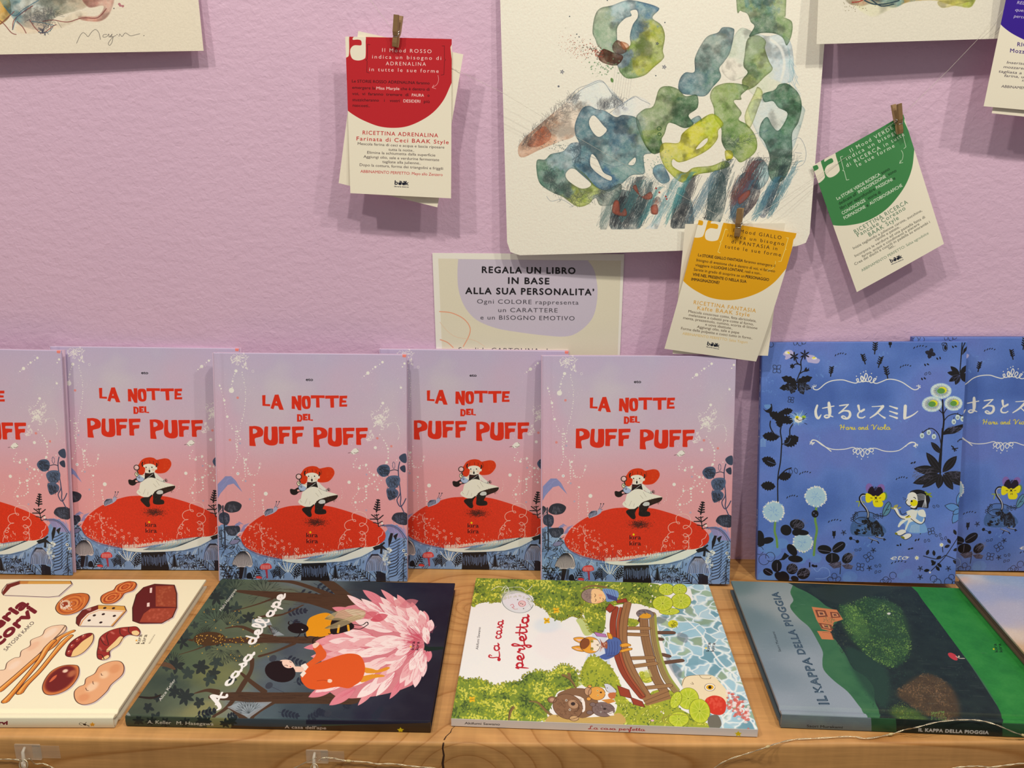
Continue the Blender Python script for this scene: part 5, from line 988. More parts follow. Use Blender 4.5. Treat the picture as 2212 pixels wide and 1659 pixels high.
    for x, y0, y1, w0, w1, n_ in ((905, 1180, 1440, 30, 110, 420), (985, 1210, 1440, 20, 60, 200), (1240, 1170, 1435, 26, 80, 330), (1445, 1070, 1420, 34, 66, 380), (1620, 1060, 1380, 60, 90, 460), (1790, 1110, 1370, 30, 60, 170), (820, 1300, 1440, 20, 50, 120)): trunk(x, y0, y1, w0, w1, n_, INKS[n_ % 3])
    for x, y0, y1, w0, w1, n_, col in ((1010, 1240, 1440, 8, 20, 90, (56, 112, 136)), (1190, 1150, 1430, 10, 26, 150, (60, 122, 146)), (1570, 1200, 1400, 20, 50, 160, (60, 96, 134)), (1720, 1180, 1400, 20, 40, 150, (64, 108, 144)), (1830, 1080, 1380, 14, 30, 120, (72, 116, 150)), (1120, 1160, 1430, 24, 60, 150, (100, 140, 160)), (1340, 1140, 1420, 26, 60, 170, (70, 100, 130)), (1600, 1080, 1300, 40, 60, 140, (110, 50, 44)), (760, 1260, 1440, 20, 50, 110, (96, 116, 110)), (890, 1200, 1400, 30, 60, 110, (60, 104, 116))): trunk(x, y0, y1, w0, w1, n_, col, -.5)
    hair(c, [(380, 1080), (400, 1160), (520, 1230), (640, 1250), (840, 1180)], 260, 40, (46, 56, 60), 1.6, .3, 1.5, 16, .55); hair(c, [(560, 940), (570, 1010)], 120, 34, (40, 56, 70), 1.5, .6, 1.4, 12, .6); hair(c, [(720, 1220), (820, 1270)], 90, 40, (60, 60, 60), 1.5, .8, 1, 14, .6)
    hair(c, [(1500, 900), (1560, 910), (1640, 890)], 60, 44, (44, 60, 50), 1.6, -.5, .9, 10, .6); hair(c, [(1700, 1050), (1840, 1060), (1880, 1010)], 130, 50, (40, 56, 56), 1.6, -.8, .8, 20, .5); hair(c, [(900, 1130), (1000, 1120), (1180, 1150)], 120, 60, (70, 100, 110), 1.5, 1.9, .4, 14, .5)
    for P in ([(800, 1340), (810, 1270), (840, 1270), (850, 1340), (880, 1310), (885, 1360)], [(930, 1190), (950, 1170), (980, 1240), (1040, 1210), (1050, 1250), (1000, 1255)], [(1045, 1300), (1080, 1290), (1085, 1345), (1050, 1345)], [(1580, 1250), (1640, 1200), (1650, 1230), (1590, 1290)]): wash(c, P, [(P[0][0], P[0][1], (160, 76, 54))], .85, 4, tex=.3)
    c.dots([(1135, 1240), (1095, 1215), (1075, 1190), (1140, 1255)], 6, (160, 70, 60))
    c.stroke([spline([(370, 1240), (400, 1270), (470, 1260), (540, 1300), (520, 1305)], 5), spline([(1900, 900), (1950, 880), (1985, 960), (1970, 1040), (1900, 1070)], 5), spline([(1920, 970), (1960, 975)], 3), spline([(620, 980), (700, 1010), (800, 1055), (880, 1040)], 5), spline([(1640, 860), (1700, 850), (1760, 830), (1730, 850)], 5)], 2, (70, 90, 120), .7)
    c.dots([(R0.normal()*60+1060, R0.normal()*30+1030) for _ in range(60)], 3, (110, 140, 120), .7); c.dots([(R0.normal()*50+440, R0.normal()*16+930) for _ in range(40)], 3, (80, 96, 90), .7)
    c.stroke([c.epts(1095, 820, 13, 11), c.epts(1097, 856, 10, 9)], 5, (60, 90, 50)); c.stroke([[(1120, 1500), (1121, 1500)]], .1, PAPER)
    c.stroke([[(1370, 1378), (1385, 1352)], [(1362, 1368), (1386, 1372)]], 3, (40, 40, 44))
    k = np.clip((c.px[..., 2]-c.px[..., 0])*5, 0, 1); c.px[..., 2] *= 1-.11*k; c.px[..., 1] *= 1+.02*k
    # below the picture the sheet is bare: trim the trunks on one line
    c.poly([(700, 1443), (1750, 1430), (1750, 1620), (700, 1640)], PAPER)
    g = noise2(c.H, c.W, 4, R0, 2); c.px *= (1+(g-.5)[..., None]*.05); return c
Q_UL = [(-160.0, -260.0), (404.0, -240.0), (439.6, 109.7), (-150.0, 120.4)]
def art_ul():
    c = Canvas(1100, 720, Q_UL, (0, 0), .31646, (214, 202, 174), seed=4); R0 = c.rng
    wash(c, [(-100, -120), (60, -100), (110, 60), (40, 150), (-90, 170)], [(0, 20, (190, 130, 30)), (60, 100, (196, 150, 60)), (-60, 100, (160, 110, 40))], .9)
    wash(c, [(40, -120), (700, -140), (640, 20), (420, 100), (350, 190), (230, 180), (130, 120)], [(120, 40, (60, 110, 120)), (220, 30, (180, 190, 180)), (380, 20, (72, 84, 74)), (300, 90, (74, 76, 72)), (450, 60, (120, 116, 90)), (580, 0, (170, 150, 120)), (320, 170, (120, 116, 112))], .85, edge=.1, soft=6)
    wash(c, [(600, -60), (800, -80), (790, 60), (720, 130), (590, 120), (580, 90), (700, 90), (740, 20), (640, 30)], [(650, 20, (150, 70, 60)), (750, 60, (196, 130, 110)), (650, 110, (206, 120, 96))], .75, soft=3)
    wash(c, [(180, 130), (430, 120), (560, 60), (640, 80), (480, 170), (300, 215), (150, 210)], [(250, 180, (220, 190, 150)), (450, 130, (216, 196, 160))], .6, edge=0, soft=6)
    c.stroke([spline([(0, 100), (60, 150), (110, 210), (145, 225)], 5), spline([(150, 130), (190, 170), (215, 215)], 5), spline([(120, 190), (130, 120), (200, 60), (260, 20)], 5), spline([(240, 120), (280, 180), (330, 215), (400, 165), (420, 155)], 5), spline([(330, 130), (400, 120), (500, 135), (600, 105), (700, 105), (760, 40)], 5), spline([(30, 150), (60, 125), (130, 60)], 5)], 6, (110, 50, 46), .8)
    c.stroke([spline([(250, 130), (330, 140), (410, 160)], 5), spline([(300, 208), (360, 210), (395, 180)], 5), spline([(60, 20), (130, 90), (200, 40), (300, -20)], 5), spline([(120, 190), (150, 100), (220, 40)], 4)], 5, (44, 84, 104), .8)
    hair(c, [(250, 90), (330, 110), (400, 80)], 130, 44, (50, 54, 56), 3, .3, 1.2, 26, .5); scribble(c, 290, 150, 380, 205, 24, 30, 3, (60, 60, 70), 1.2, .4)
    c.dots([(852, 18), (845, 8), (868, 22)], 9, (150, 70, 80), .7); c.dots([(810, 38)], 4, (60, 60, 60))
    c.stroke([spline([(562, 290), (585, 235), (605, 212), (625, 225), (640, 240), (665, 205), (690, 190), (712, 215), (722, 262)], 6), spline([(765, 225), (742, 228), (742, 245), (765, 240), (778, 222), (780, 245), (800, 222), (790, 245), (805, 240), (800, 280), (785, 305), (775, 290), (800, 250), (825, 232)], 6), spline([(845, 240), (850, 222), (865, 240), (885, 215), (905, 225), (925, 235), (982, 220)], 6)], 2.4, (56, 52, 50)); c.dots([(1008, 234), (832, 226)], 3, (56, 52, 50))
    g = noise2(c.H, c.W, 4, R0, 2); c.px *= (1+(g-.5)[..., None]*.05); return c
Q_UR = [(1781.0, -330.0), (2290.0, -330.0), (2262.0, 80.2), (1763.7, 95.5)]
def art_ur():
    c = Canvas(1000, 820, Q_UR, (1720, 0), .39773, (208, 200, 176), seed=6); R0 = c.rng
    wash(c, [(200, -300), (1000, -300), (980, 10), (880, 30), (760, 0), (620, 10), (540, 40), (440, 15), (350, 30), (260, -20)], [(450, -20, (50, 100, 100)), (560, 0, (84, 130, 120)), (640, -20, (196, 150, 60)), (380, -10, (160, 70, 40)), (900, -40, (150, 160, 40)), (820, -10, (206, 196, 90)), (300, -10, (190, 180, 160))], .9, soft=3)
    wash(c, [(260, -20), (330, 40), (420, 90), (500, 60), (560, 30), (420, 0)], [(350, 30, (206, 204, 150)), (480, 50, (200, 196, 150))], .55, edge=0, soft=5)
    wash(c, [(790, 0), (800, 40), (870, 30), (960, 0)], [(850, 20, (206, 190, 90))], .7, soft=2)
    c.stroke([spline([(380, 0), (430, 20), (500, 18), (570, 0)], 4), spline([(410, -10), (470, 30), (540, 20)], 4)], 7, (40, 60, 66)); c.stroke([spline([(310, 10), (350, 6), (380, -10)], 3)], 6, (150, 50, 40))
    c.dots([(320+R0.normal()*40, 30+R0.normal()*14) for _ in range(26)], 2.4, (130, 120, 90))
    g = noise2(c.H, c.W, 4, R0, 2); c.px *= (1+(g-.5)[..., None]*.05); return c
# ------------------------------------------------------------------ artwork: dark forest cover with the pink flower
def sprig2(c, x, y, L, ang, n, lw, ll, col, a=1.0, stem=3):
    e = (x+math.cos(ang)*L, y+math.sin(ang)*L); P = []
    for k in range(n):
        f = (k+1)/n; px, py = x+(e[0]-x)*f, y+(e[1]-y)*f
        for sg in (1, -1): P.append(leafpts(px, py, ll*(1.1-.3*f), lw, ang+sg*(1.0-.35*f)))
    P.append(leafpts(e[0], e[1], ll, lw, ang)); c.stroke([[(x, y), e]], stem, col, a); c.polys(P, col, a)
def rosette(c, x, y, r, n, w, col, a=1.0):
    o = c.rng.uniform(0, 6); c.polys([leafpts(x, y, r*c.rng.uniform(.8, 1.15), w, o+2*PI*k/n+c.rng.uniform(-.2, .2)) for k in range(n)], col, a)
def grad_field(c, cps, p=3.0, jit=.12):
    """base colours blended between points given in crop pixels"""
    yy, xx = np.mgrid[0:c.H, 0:c.W].astype(np.float32); K = c.m(np.array([(q[0], q[1]) for q in cps], float)); S = max(c.W, c.H)
    n1 = (noise2(c.H, c.W, 160, c.rng, 4)-.5)*S*jit*2; n2 = (noise2(c.H, c.W, 160, c.rng, 4)-.5)*S*jit*2
    num = 0; den = 0
    for (kx, ky), q in zip(K, cps):
        w_ = 1/(((xx+n1-kx)**2+(yy+n2-ky)**2)/(S*S)+.0008)**(p/2); num = num+w_[..., None]*np.array(q[2], np.float32)/255; den = den+w_
    c.px[:] = num/den[..., None]
def art_ape(quad):
    c = Canvas(1060, 1160, quad, (260, 1240), .33454, (40, 46, 50), ill=ILL_SHELF, seed=31); R0 = c.rng
    grad_field(c, [(150, 900, (70, 82, 64)), (300, 700, (58, 74, 62)), (420, 450, (66, 86, 62)), (560, 250, (70, 92, 72)), (620, 80, (56, 72, 60)), (800, 70, (84, 98, 76)), (850, 250, (98, 110, 76)), (620, 620, (112, 118, 70)), (500, 560, (80, 98, 70)), (450, 800, (92, 106, 82)), (560, 880, (140, 140, 88)), (720, 640, (120, 126, 80)), (860, 500, (100, 108, 74)), (1050, 130, (96, 106, 84)),
                       (1150, 70, (100, 114, 116)), (1300, 90, (84, 98, 104)), (1200, 250, (74, 88, 96)), (950, 560, (84, 98, 106)), (1000, 700, (78, 92, 102)), (1080, 480, (70, 82, 92)), (760, 830, (128, 142, 148)), (900, 860, (72, 90, 98)), (1100, 880, (58, 74, 82)), (1400, 900, (40, 50, 62)), (1600, 900, (34, 36, 54)), (1900, 900, (26, 24, 40)), (2080, 700, (24, 22, 38)), (2080, 300, (22, 22, 40)), (2000, 100, (26, 28, 48)), (1600, 60, (38, 46, 56)), (1800, 80, (28, 32, 50))], 3.4, .05)
    c.mottle([(30, 36, 40), (110, 120, 96)], 70, .14)
    # twiggy fans
    def fan(x, y, r, col, a0, a1, n=9, w=2.2):
        ls = []
        for k in range(n):
            a = a0+(a1-a0)*k/(n-1); m_ = (x+r*.5*math.cos(a), y+r*.5*math.sin(a)); ls.append([(x, y), m_])
            for d in (-.35, 0, .35): ls.append([m_, (m_[0]+r*.5*math.cos(a+d), m_[1]+r*.5*math.sin(a+d))])
        c.stroke(ls, w, col, .9)
    DK = (26, 34, 38); VD = (22, 30, 38)
    for x, y, r, a0, a1 in ((930, 120, 110, 2.6, 6.2), (740, 100, 80, 2.0, 5.6), (620, 310, 110, 2.4, 5.5), (650, 490, 100, .5, 3.4), (330, 590, 90, 3.4, 6.0), (760, 490, 80, 1, 3), (770, 900, 30, 2.6, 4.6), (690, 330, 90, 4, 6.2), (560, 420, 80, 2.5, 5)): fan(x, y, r, (40, 50, 44), a0, a1)
    # dark leaf clusters
    for x, y, r, n, w_ in ((620, 150, 78, 9, 22), (700, 130, 70, 8, 20), (655, 90, 70, 7, 18), (750, 230, 64, 8, 24), (690, 220, 50, 7, 20), (420, 400, 70, 8, 24), (400, 440, 60, 7, 20), (360, 590, 70, 8, 28), (300, 600, 50, 6, 22), (520, 600, 72, 8, 30), (600, 640, 56, 7, 26), (440, 640, 66, 7, 30), (620, 570, 60, 7, 26), (570, 680, 60, 7, 26), (420, 790, 76, 9, 26), (350, 760, 60, 8, 24), (340, 680, 60, 7, 24), (510, 830, 50, 6, 26), (570, 900, 56, 7, 26), (230, 930, 60, 7, 26), (180, 860, 50, 6, 24), (560, 240, 30, 6, 14), (830, 280, 60, 8, 22), (780, 300, 40, 6, 20), (640, 440, 50, 7, 22), (560, 460, 50, 6, 22), (300, 520, 40, 6, 18), (480, 330, 40, 6, 16), (240, 800, 40, 6, 20), (720, 680, 40, 6, 22), (980, 260, 30, 5, 16)):
        rosette(c, x, y, r*.78, max(n-2, 5), w_*.98, (34, 44, 44) if R0.random() < .6 else (46, 60, 56), .88)
    for x, y, L, a in ((1130, 110, 200, .25), (1250, 60, 150, .5), (1330, 110, 90, .8), (680, 940, 90, -.5), (1060, 540, 120, .3), (1120, 700, 100, -.2), (1060, 250, 120, -.1), (1020, 890, 110, .2), (1200, 950, 100, -.6), (1440, 880, 90, -1), (1620, 950, 90, -.9), (1250, 880, 80, .3), (480, 920, 120, -.3), (1100, 300, 90, .5)): sprig2(c, x, y, L, a, 5, 16, 34, (34, 42, 54) if x > 1000 else VD, .9)
    for x, y in ((1340, 900), (960, 720), (985, 545)): c.ell(x, y, 26, 20, (52, 58, 66), .8, -.6); c.stroke([[(x+20, y+10), (x+110, y+50)]], 2.5, (52, 58, 66))
    c.dots([(R0.uniform(500, 1000), R0.uniform(220, 560)) for _ in range(34)], 4, (206, 160, 60), .8)
    # trunks and branches
    TB = (74, 54, 38); B2 = (92, 70, 50)
    def band(pts, w_, col=TB): c.stroke([spline(pts, 8)], w_, col)
    band([(760, 110), (900, 125), (1050, 140), (1250, 160), (1500, 215)], [20, 46, 66, 90, 150]); band([(1250, 20), (1350, 60), (1480, 170), (1560, 220)], [16, 50, 60, 90]); band([(960, 45), (1100, 50), (1250, 95), (1380, 150)], [14, 26, 26, 40])
    band([(560, 440), (700, 430), (900, 425), (1100, 425), (1320, 425)], [20, 44, 52, 56, 64]); band([(600, 790), (760, 790), (950, 800), (1200, 800), (1500, 810)], [50, 74, 92, 92, 80])
    band([(480, 770), (560, 750), (620, 760)], [8, 26, 40]); band([(1180, 200), (1050, 260), (950, 270), (880, 280)], [8, 14, 24, 8]); band([(900, 530), (1000, 500), (1120, 450)], [20, 16, 24]); band([(850, 550), (845, 620), (800, 700), (700, 850), (600, 920)], [24, 20, 30, 24, 16]); band([(780, 640), (850, 700), (930, 760)], [14, 24, 30])
    band([(700, 860), (760, 900), (810, 960), (740, 1010)], [14, 26, 34, 24]); band([(990, 830), (900, 880), (830, 930)], [26, 30, 40]); band([(680, 350), (780, 340), (900, 390), (980, 400)], [8, 20, 24, 20]); band([(960, 330), (1000, 400)], 14)
    band([(380, 520), (480, 490), (560, 460)], [5, 8, 14]); band([(720, 240), (800, 220), (900, 190), (980, 160)], [4, 8, 12, 16]); band([(265, 580), (310, 590), (350, 615)], [40, 30, 10], B2); band([(100, 790), (200, 800), (260, 780)], [8, 22, 10], (40, 36, 30))
    for (x0, y0, x1, y1, n_) in ((880, 95, 1480, 200, 70), (640, 410, 1300, 450, 60), (620, 765, 1480, 830, 90)):
        c.stroke([[(x, y), (x+R0.uniform(30, 90), y+R0.uniform(-2, 8))] for x, y in ((R0.uniform(x0, x1), R0.uniform(y0, y1)) for _ in range(n_))], 2.2, (50, 36, 26), .6)
    for P in ([(690, 860), (760, 830), (980, 825), (830, 930)], [(760, 990), (800, 940), (840, 985)], [(965, 335), (1060, 395), (990, 400)], [(850, 290), (960, 290), (980, 330), (850, 340)]): c.poly(P, (150, 162, 164), .8)
    fan(830, 900, 90, (60, 70, 70), 3.2, 5.6, 8); fan(800, 985, 36, (60, 70, 70), 4, 5.6, 6); fan(990, 390, 50, (60, 70, 70), 3.6, 5.6, 6)
    c.ell(575, 418, 104, 45, (72, 52, 30), 1, -.03); c.dots([(R0.uniform(490, 660), R0.uniform(392, 450)) for _ in range(34)], 3.4, (204, 160, 70)); c.poly([(470, 418), (430, 425), (470, 436)], (72, 52, 30))
    c.dots([(R0.uniform(650, 900), R0.uniform(400, 470)) for _ in range(40)], 4, (190, 140, 40), .9)
    # flower
    ctr = np.array([1985.0, 430.0]); out = [(1560, 112), (1690, 95), (1800, 140), (1900, 190), (1990, 260), (2012, 330), (1975, 420), (1962, 480), (1988, 560), (1960, 650), (1900, 740), (1700, 815), (1520, 862), (1290, 832), (1190, 775), (1300, 745), (1250, 600), (1200, 500), (1205, 450), (1320, 405), (1350, 240), (1450, 150)]
    c.poly([(1560, 190), (1800, 160), (1960, 260), (1995, 330), (1960, 430), (1980, 580), (1880, 720), (1560, 800), (1350, 760), (1300, 500), (1400, 250)], (206, 128, 132), sm=4)
    pet = []
    for k, (rr, n_) in enumerate(((1.0, 24), (.88, 22), (.76, 20), (.64, 17), (.52, 14), (.40, 11), (.28, 8))):
        q = spline(out, 10, True); L = len(q)
        for i in range(n_):
            tip = q[int((i+.5*(k % 2)+R0.uniform(-.2, .2))/n_*L) % L]; d = tip-ctr; D = np.hypot(*d)
            if D < 110 or (tip[0] > 1940 and k): continue
            t = ctr+d*rr*R0.uniform(.96, 1.02); pet.append((k, t, d/D, D*rr))
    for k, t, u, D in pet:
        L = min(210, max(D*.55, 90)); a = math.atan2(-u[1], -u[0]); W_ = R0.uniform(44, 66)
        base = [(236, 206, 198), (240, 222, 212), (226, 170, 168), (238, 214, 206)][R0.integers(4)] if k else [(224, 150, 152), (238, 206, 200), (216, 130, 138)][R0.integers(3)]
        P = leafpts(t[0], t[1], L, W_, a+R0.uniform(-.12, .12), 12); R = c.raster([c.m(P)]); c.blend(R, (200, 104, 116), .5); c.poly(t+(P-t)*.95, base)
        b = t-u*L*.95; nn = np.array([-u[1], u[0]])
        c.stroke([[b+nn*R0.normal()*W_*.15, t-u*L*R0.uniform(.25, .6)+nn*R0.normal()*W_*.22] for _ in range(9)], 2, (204, 96, 112), .55)
    for x, y, r, cl in ((1660, 300, 46, (196, 70, 84)), (1600, 280, 40, (200, 90, 100)), (1850, 210, 50, (206, 120, 126)), (1780, 200, 40, (216, 140, 140))): c.poly(leafpts(x-r, y, r*2.6, r*1.1, -.3), cl, .75)
    for _ in range(90):
        a = R0.uniform(2.2, 4.1); r1 = R0.uniform(15, 70); c.stroke([[(1972+r1*math.cos(a), 440+r1*math.sin(a)), (1972+(r1+90)*math.cos(a), 440+(r1+90)*math.sin(a))]], 2, (192, 70, 90), .6)
    c.poly([(1965, 460), (1990, 470), (2120, 470), (2120, 480), (1990, 500), (1960, 490)], (20, 40, 34))
    kira(c, (1896, 490), (.12, -1), (-1, -.05), 21, (44, 20, 30))
    # bee
    c.poly([(1200, 395), (1210, 300), (1260, 265), (1330, 250), (1380, 275), (1400, 330), (1370, 380), (1300, 405), (1230, 400)], (222, 148, 24), sm=5)
    c.poly([(1370, 290), (1440, 290), (1500, 320), (1505, 350), (1450, 375), (1360, 385)], (24, 20, 22), sm=4); c.stroke([[(1412, 330), (1405, 378)], [(1470, 330), (1475, 365)]], 11, (222, 160, 40))
    c.ell(1148, 350, 67, 34, (22, 18, 20), 1, .04); c.poly([(1168, 355), (1182, 358), (1175, 366)], (230, 228, 220)); c.stroke([spline([(1100, 330), (1085, 320), (1090, 306)], 3), spline([(1120, 325), (1130, 310), (1145, 305)], 3), spline([(1160, 385), (1145, 405), (1125, 405)], 3), spline([(1190, 385), (1195, 405), (1210, 412)], 3), spline([(1275, 405), (1245, 420), (1245, 450), (1260, 470)], 4), spline([(1370, 375), (1355, 388), (1345, 385)], 3), spline([(1500, 325), (1560, 330), (1590, 310), (1600, 320)], 4), spline([(1500, 350), (1550, 355), (1600, 325)], 4)], 5, (24, 20, 22))
    for P in ([(1320, 290), (1400, 240), (1500, 225), (1580, 240), (1560, 290), (1450, 300)], [(1320, 350), (1400, 310), (1500, 270), (1580, 270), (1500, 310), (1400, 350)]): c.poly(P, (190, 176, 130), .7, sm=4); q = spline(P, 4, True); c.stroke([[P[0], q[i]] for i in range(2, len(q), 2)], 1.8, (110, 96, 60), .8)
    # child in an orange dress lying back
    c.polys([[(1540, 600), (1620, 610), (1660, 620), (1720, 600), (1740, 608), (1690, 632), (1590, 640)], [(1540, 670), (1620, 648), (1690, 650), (1705, 662), (1640, 672), (1560, 700)]], (220, 146, 40), sm=3)
    c.poly([(1175, 640), (1220, 600), (1290, 570), (1400, 530), (1480, 513), (1550, 530), (1580, 600), (1560, 680), (1510, 720), (1470, 738), (1400, 728), (1300, 745), (1220, 740), (1175, 700), (1165, 665)], (216, 88, 34), sm=5)
    c.poly([(1245, 480), (1290, 455), (1310, 480), (1330, 510), (1320, 545), (1260, 580), (1210, 610), (1190, 590), (1250, 540), (1262, 510)], (216, 92, 38), sm=4); c.poly([(1240, 455), (1270, 440), (1285, 455), (1255, 480)], (236, 200, 176), sm=3)
    c.poly([(1165, 590), (1195, 575), (1215, 600), (1195, 625), (1170, 615)], (238, 226, 206)); c.poly([(1160, 650), (1185, 620), (1200, 640), (1175, 668)], (238, 226, 206)); c.poly([(1110, 600), (1175, 600), (1180, 630), (1120, 630)], (234, 198, 172), sm=3)
    c.poly([(1030, 560), (1090, 555), (1120, 580), (1130, 610), (1100, 620), (1040, 610)], (238, 206, 180), sm=5); c.ell(1032, 630, 100, 68, (28, 20, 22), 1, .2); c.poly([(1045, 565), (1090, 558), (1115, 572), (1120, 598), (1085, 608), (1055, 595)], (238, 206, 180), sm=4)
    c.stroke([spline([(1060, 590), (1072, 588), (1080, 594)], 3), spline([(1092, 566), (1100, 568), (1104, 572)], 3)], 3, (60, 40, 36)); c.dots([(1098, 598)], 4, (200, 70, 60)); c.ell(1352, 690, 16, 12, (238, 206, 180))
    c.stroke([spline([(1270, 690), (1310, 685), (1340, 690)], 3)], 3, (150, 50, 20))
    # title: white brush script, letter by letter
    WH = (236, 236, 230)
    penned(c, "A", (636, 868), (700, 765), 42, 21, WH, up=(-1, -.18)); penned(c, "casa", (706, 722), (872, 505), 36, 16, WH, up=(-1, -.10)); penned(c, "dell'ape", (860, 455), (1072, 128), 37, 15, WH, up=(-1, -.12))
    c.text('Alice Keller', (260, 822), (358, 684), 18, (214, 212, 196), bold=.012); c.text('Maki Hasegawa', (652, 240), (752, 102), 18, (206, 206, 190), bold=.012)
    c.poly([(30, 905), (70, 915), (50, 890)], (200, 196, 190), .5)
    c.grain(.03); return c
def spine_canvas(fr, T, W, H, origin, scale, base, ill=ILL_SHELF, seed=1):
    return SpineCanvas(W, H, spine_quad(fr, T), origin, scale, base, ill=ill, seed=seed)
def art_ape_spine(fr, T):
    c = spine_canvas(fr, T, 1160, 60, (260, 1240), .33454, (60, 72, 56), seed=3); R0 = c.rng
    c.poly([(560, 900), (900, 900), (900, 1100), (560, 1100)], (120, 122, 78)); c.poly([(740, 900), (1300, 900), (1300, 1100), (720, 1100)], (54, 66, 72)); c.poly([(1200, 900), (2100, 900), (2100, 960), (1200, 965)], (30, 30, 46))
    c.poly([(720, 975), (900, 985), (1200, 985), (1500, 968), (2100, 950), (2100, 1100), (700, 1100)], (62, 46, 30)); c.stroke([[(R0.uniform(800, 1900), y), (R0.uniform(800, 1900)+80, y+3)] for y in R0.uniform(980, 1040, 26)], 2, (44, 32, 22), .5)
    for x in (120, 200, 290, 420, 520, 560, 680, 720): rosette(c, x, 950+R0.normal()*10, 40, 7, 18, (30, 40, 38))
    c.text('A. Keller', (178, 962), (330, 968), 26, (206, 204, 186), bold=.015); c.text('M. Hasegawa', (365, 970), (604, 977), 26, (206, 204, 186), bold=.015); c.text("A casa dell'ape", (1063, 998), (1330, 1006), 26, (206, 200, 190), bold=.015)
    star(c, 1810, 1008, 24, (226, 212, 20)); return c
# ------------------------------------------------------------------ artwork: white and green riverside cover, and its spine
def foliage(c, poly, n, cols, r=(7, 14), ink=True, rim=None):
    """leafy mass: light to dark dabs inside a polygon, inked leaves along the rim"""
    m_ = c.mask([poly], 4); P = np.array(poly, float); lo, hi = P.min(0), P.max(0); R0 = c.rng
    t = noise2(c.H, c.W, 46, R0, 3); t = (t-t.min())/(t.max()-t.min())
    def inside(p):
        q = c.m(p); x, y = int(q[0]), int(q[1]); return 0 <= x < c.W and 0 <= y < c.H and m_[y, x] > .5, x, y
    c.poly(poly, cols[len(cols)//2], sm=4)
    B = {}
    for _ in range(n):
        p = np.array([R0.uniform(lo[0], hi[0]), R0.uniform(lo[1], hi[1])]); ok, x, y = inside(p)
        if not ok: continue
        k = int(np.clip((t[y, x]-.5)*len(cols)*2.0+.5*len(cols)+R0.normal()*.5, 0, len(cols)-1)); B.setdefault(k, []).append(leafpts(p[0], p[1], R0.uniform(*r)*1.6, R0.uniform(*r)*.8, R0.uniform(0, 6.28), 5))
    for k in sorted(B, reverse=True): c.polys(B[k], cols[k], .85)
    if ink:
        q = spline(rim if rim is not None else poly, 16, rim is None); L = []
        for i in range(0, len(q)-1, 3):
            d = q[i+1]-q[i]; a = math.atan2(d[1], d[0]); 
            for s_ in (-1,): L.append(leafpts(q[i][0]+R0.normal()*3, q[i][1]+R0.normal()*3, R0.uniform(13, 20), 9, a+s_*R0.uniform(.4, 2.2), 5))
        c.polys(L, cols[1], .95); c.stroke([np.vstack([l, l[:1]]) for l in L], 1.8, (60, 66, 30), .85)
GREENS = [(218, 216, 84), (190, 194, 52), (158, 170, 50), (118, 142, 48), (78, 104, 44), (50, 74, 36)]
def lily(c, x, y, rx, ry, rot=0.0, notch=0.0):
    P = c.epts(x, y, rx, ry, rot, 30); c.poly(P, (190, 204, 52)); c.ell(x, y, rx*.7, ry*.7, (160, 184, 40), .6, rot, soft=4)
    c.stroke([[(x+.1*(p[0]-x), y+.1*(p[1]-y)), (x+.92*(p[0]-x), y+.92*(p[1]-y))] for p in P[::3]], 2.2, (222, 226, 110), .9); c.stroke([np.vstack([P, P[:1]])], 2.4, (96, 110, 30)); c.dots([(x, y)], 4, (90, 110, 30))
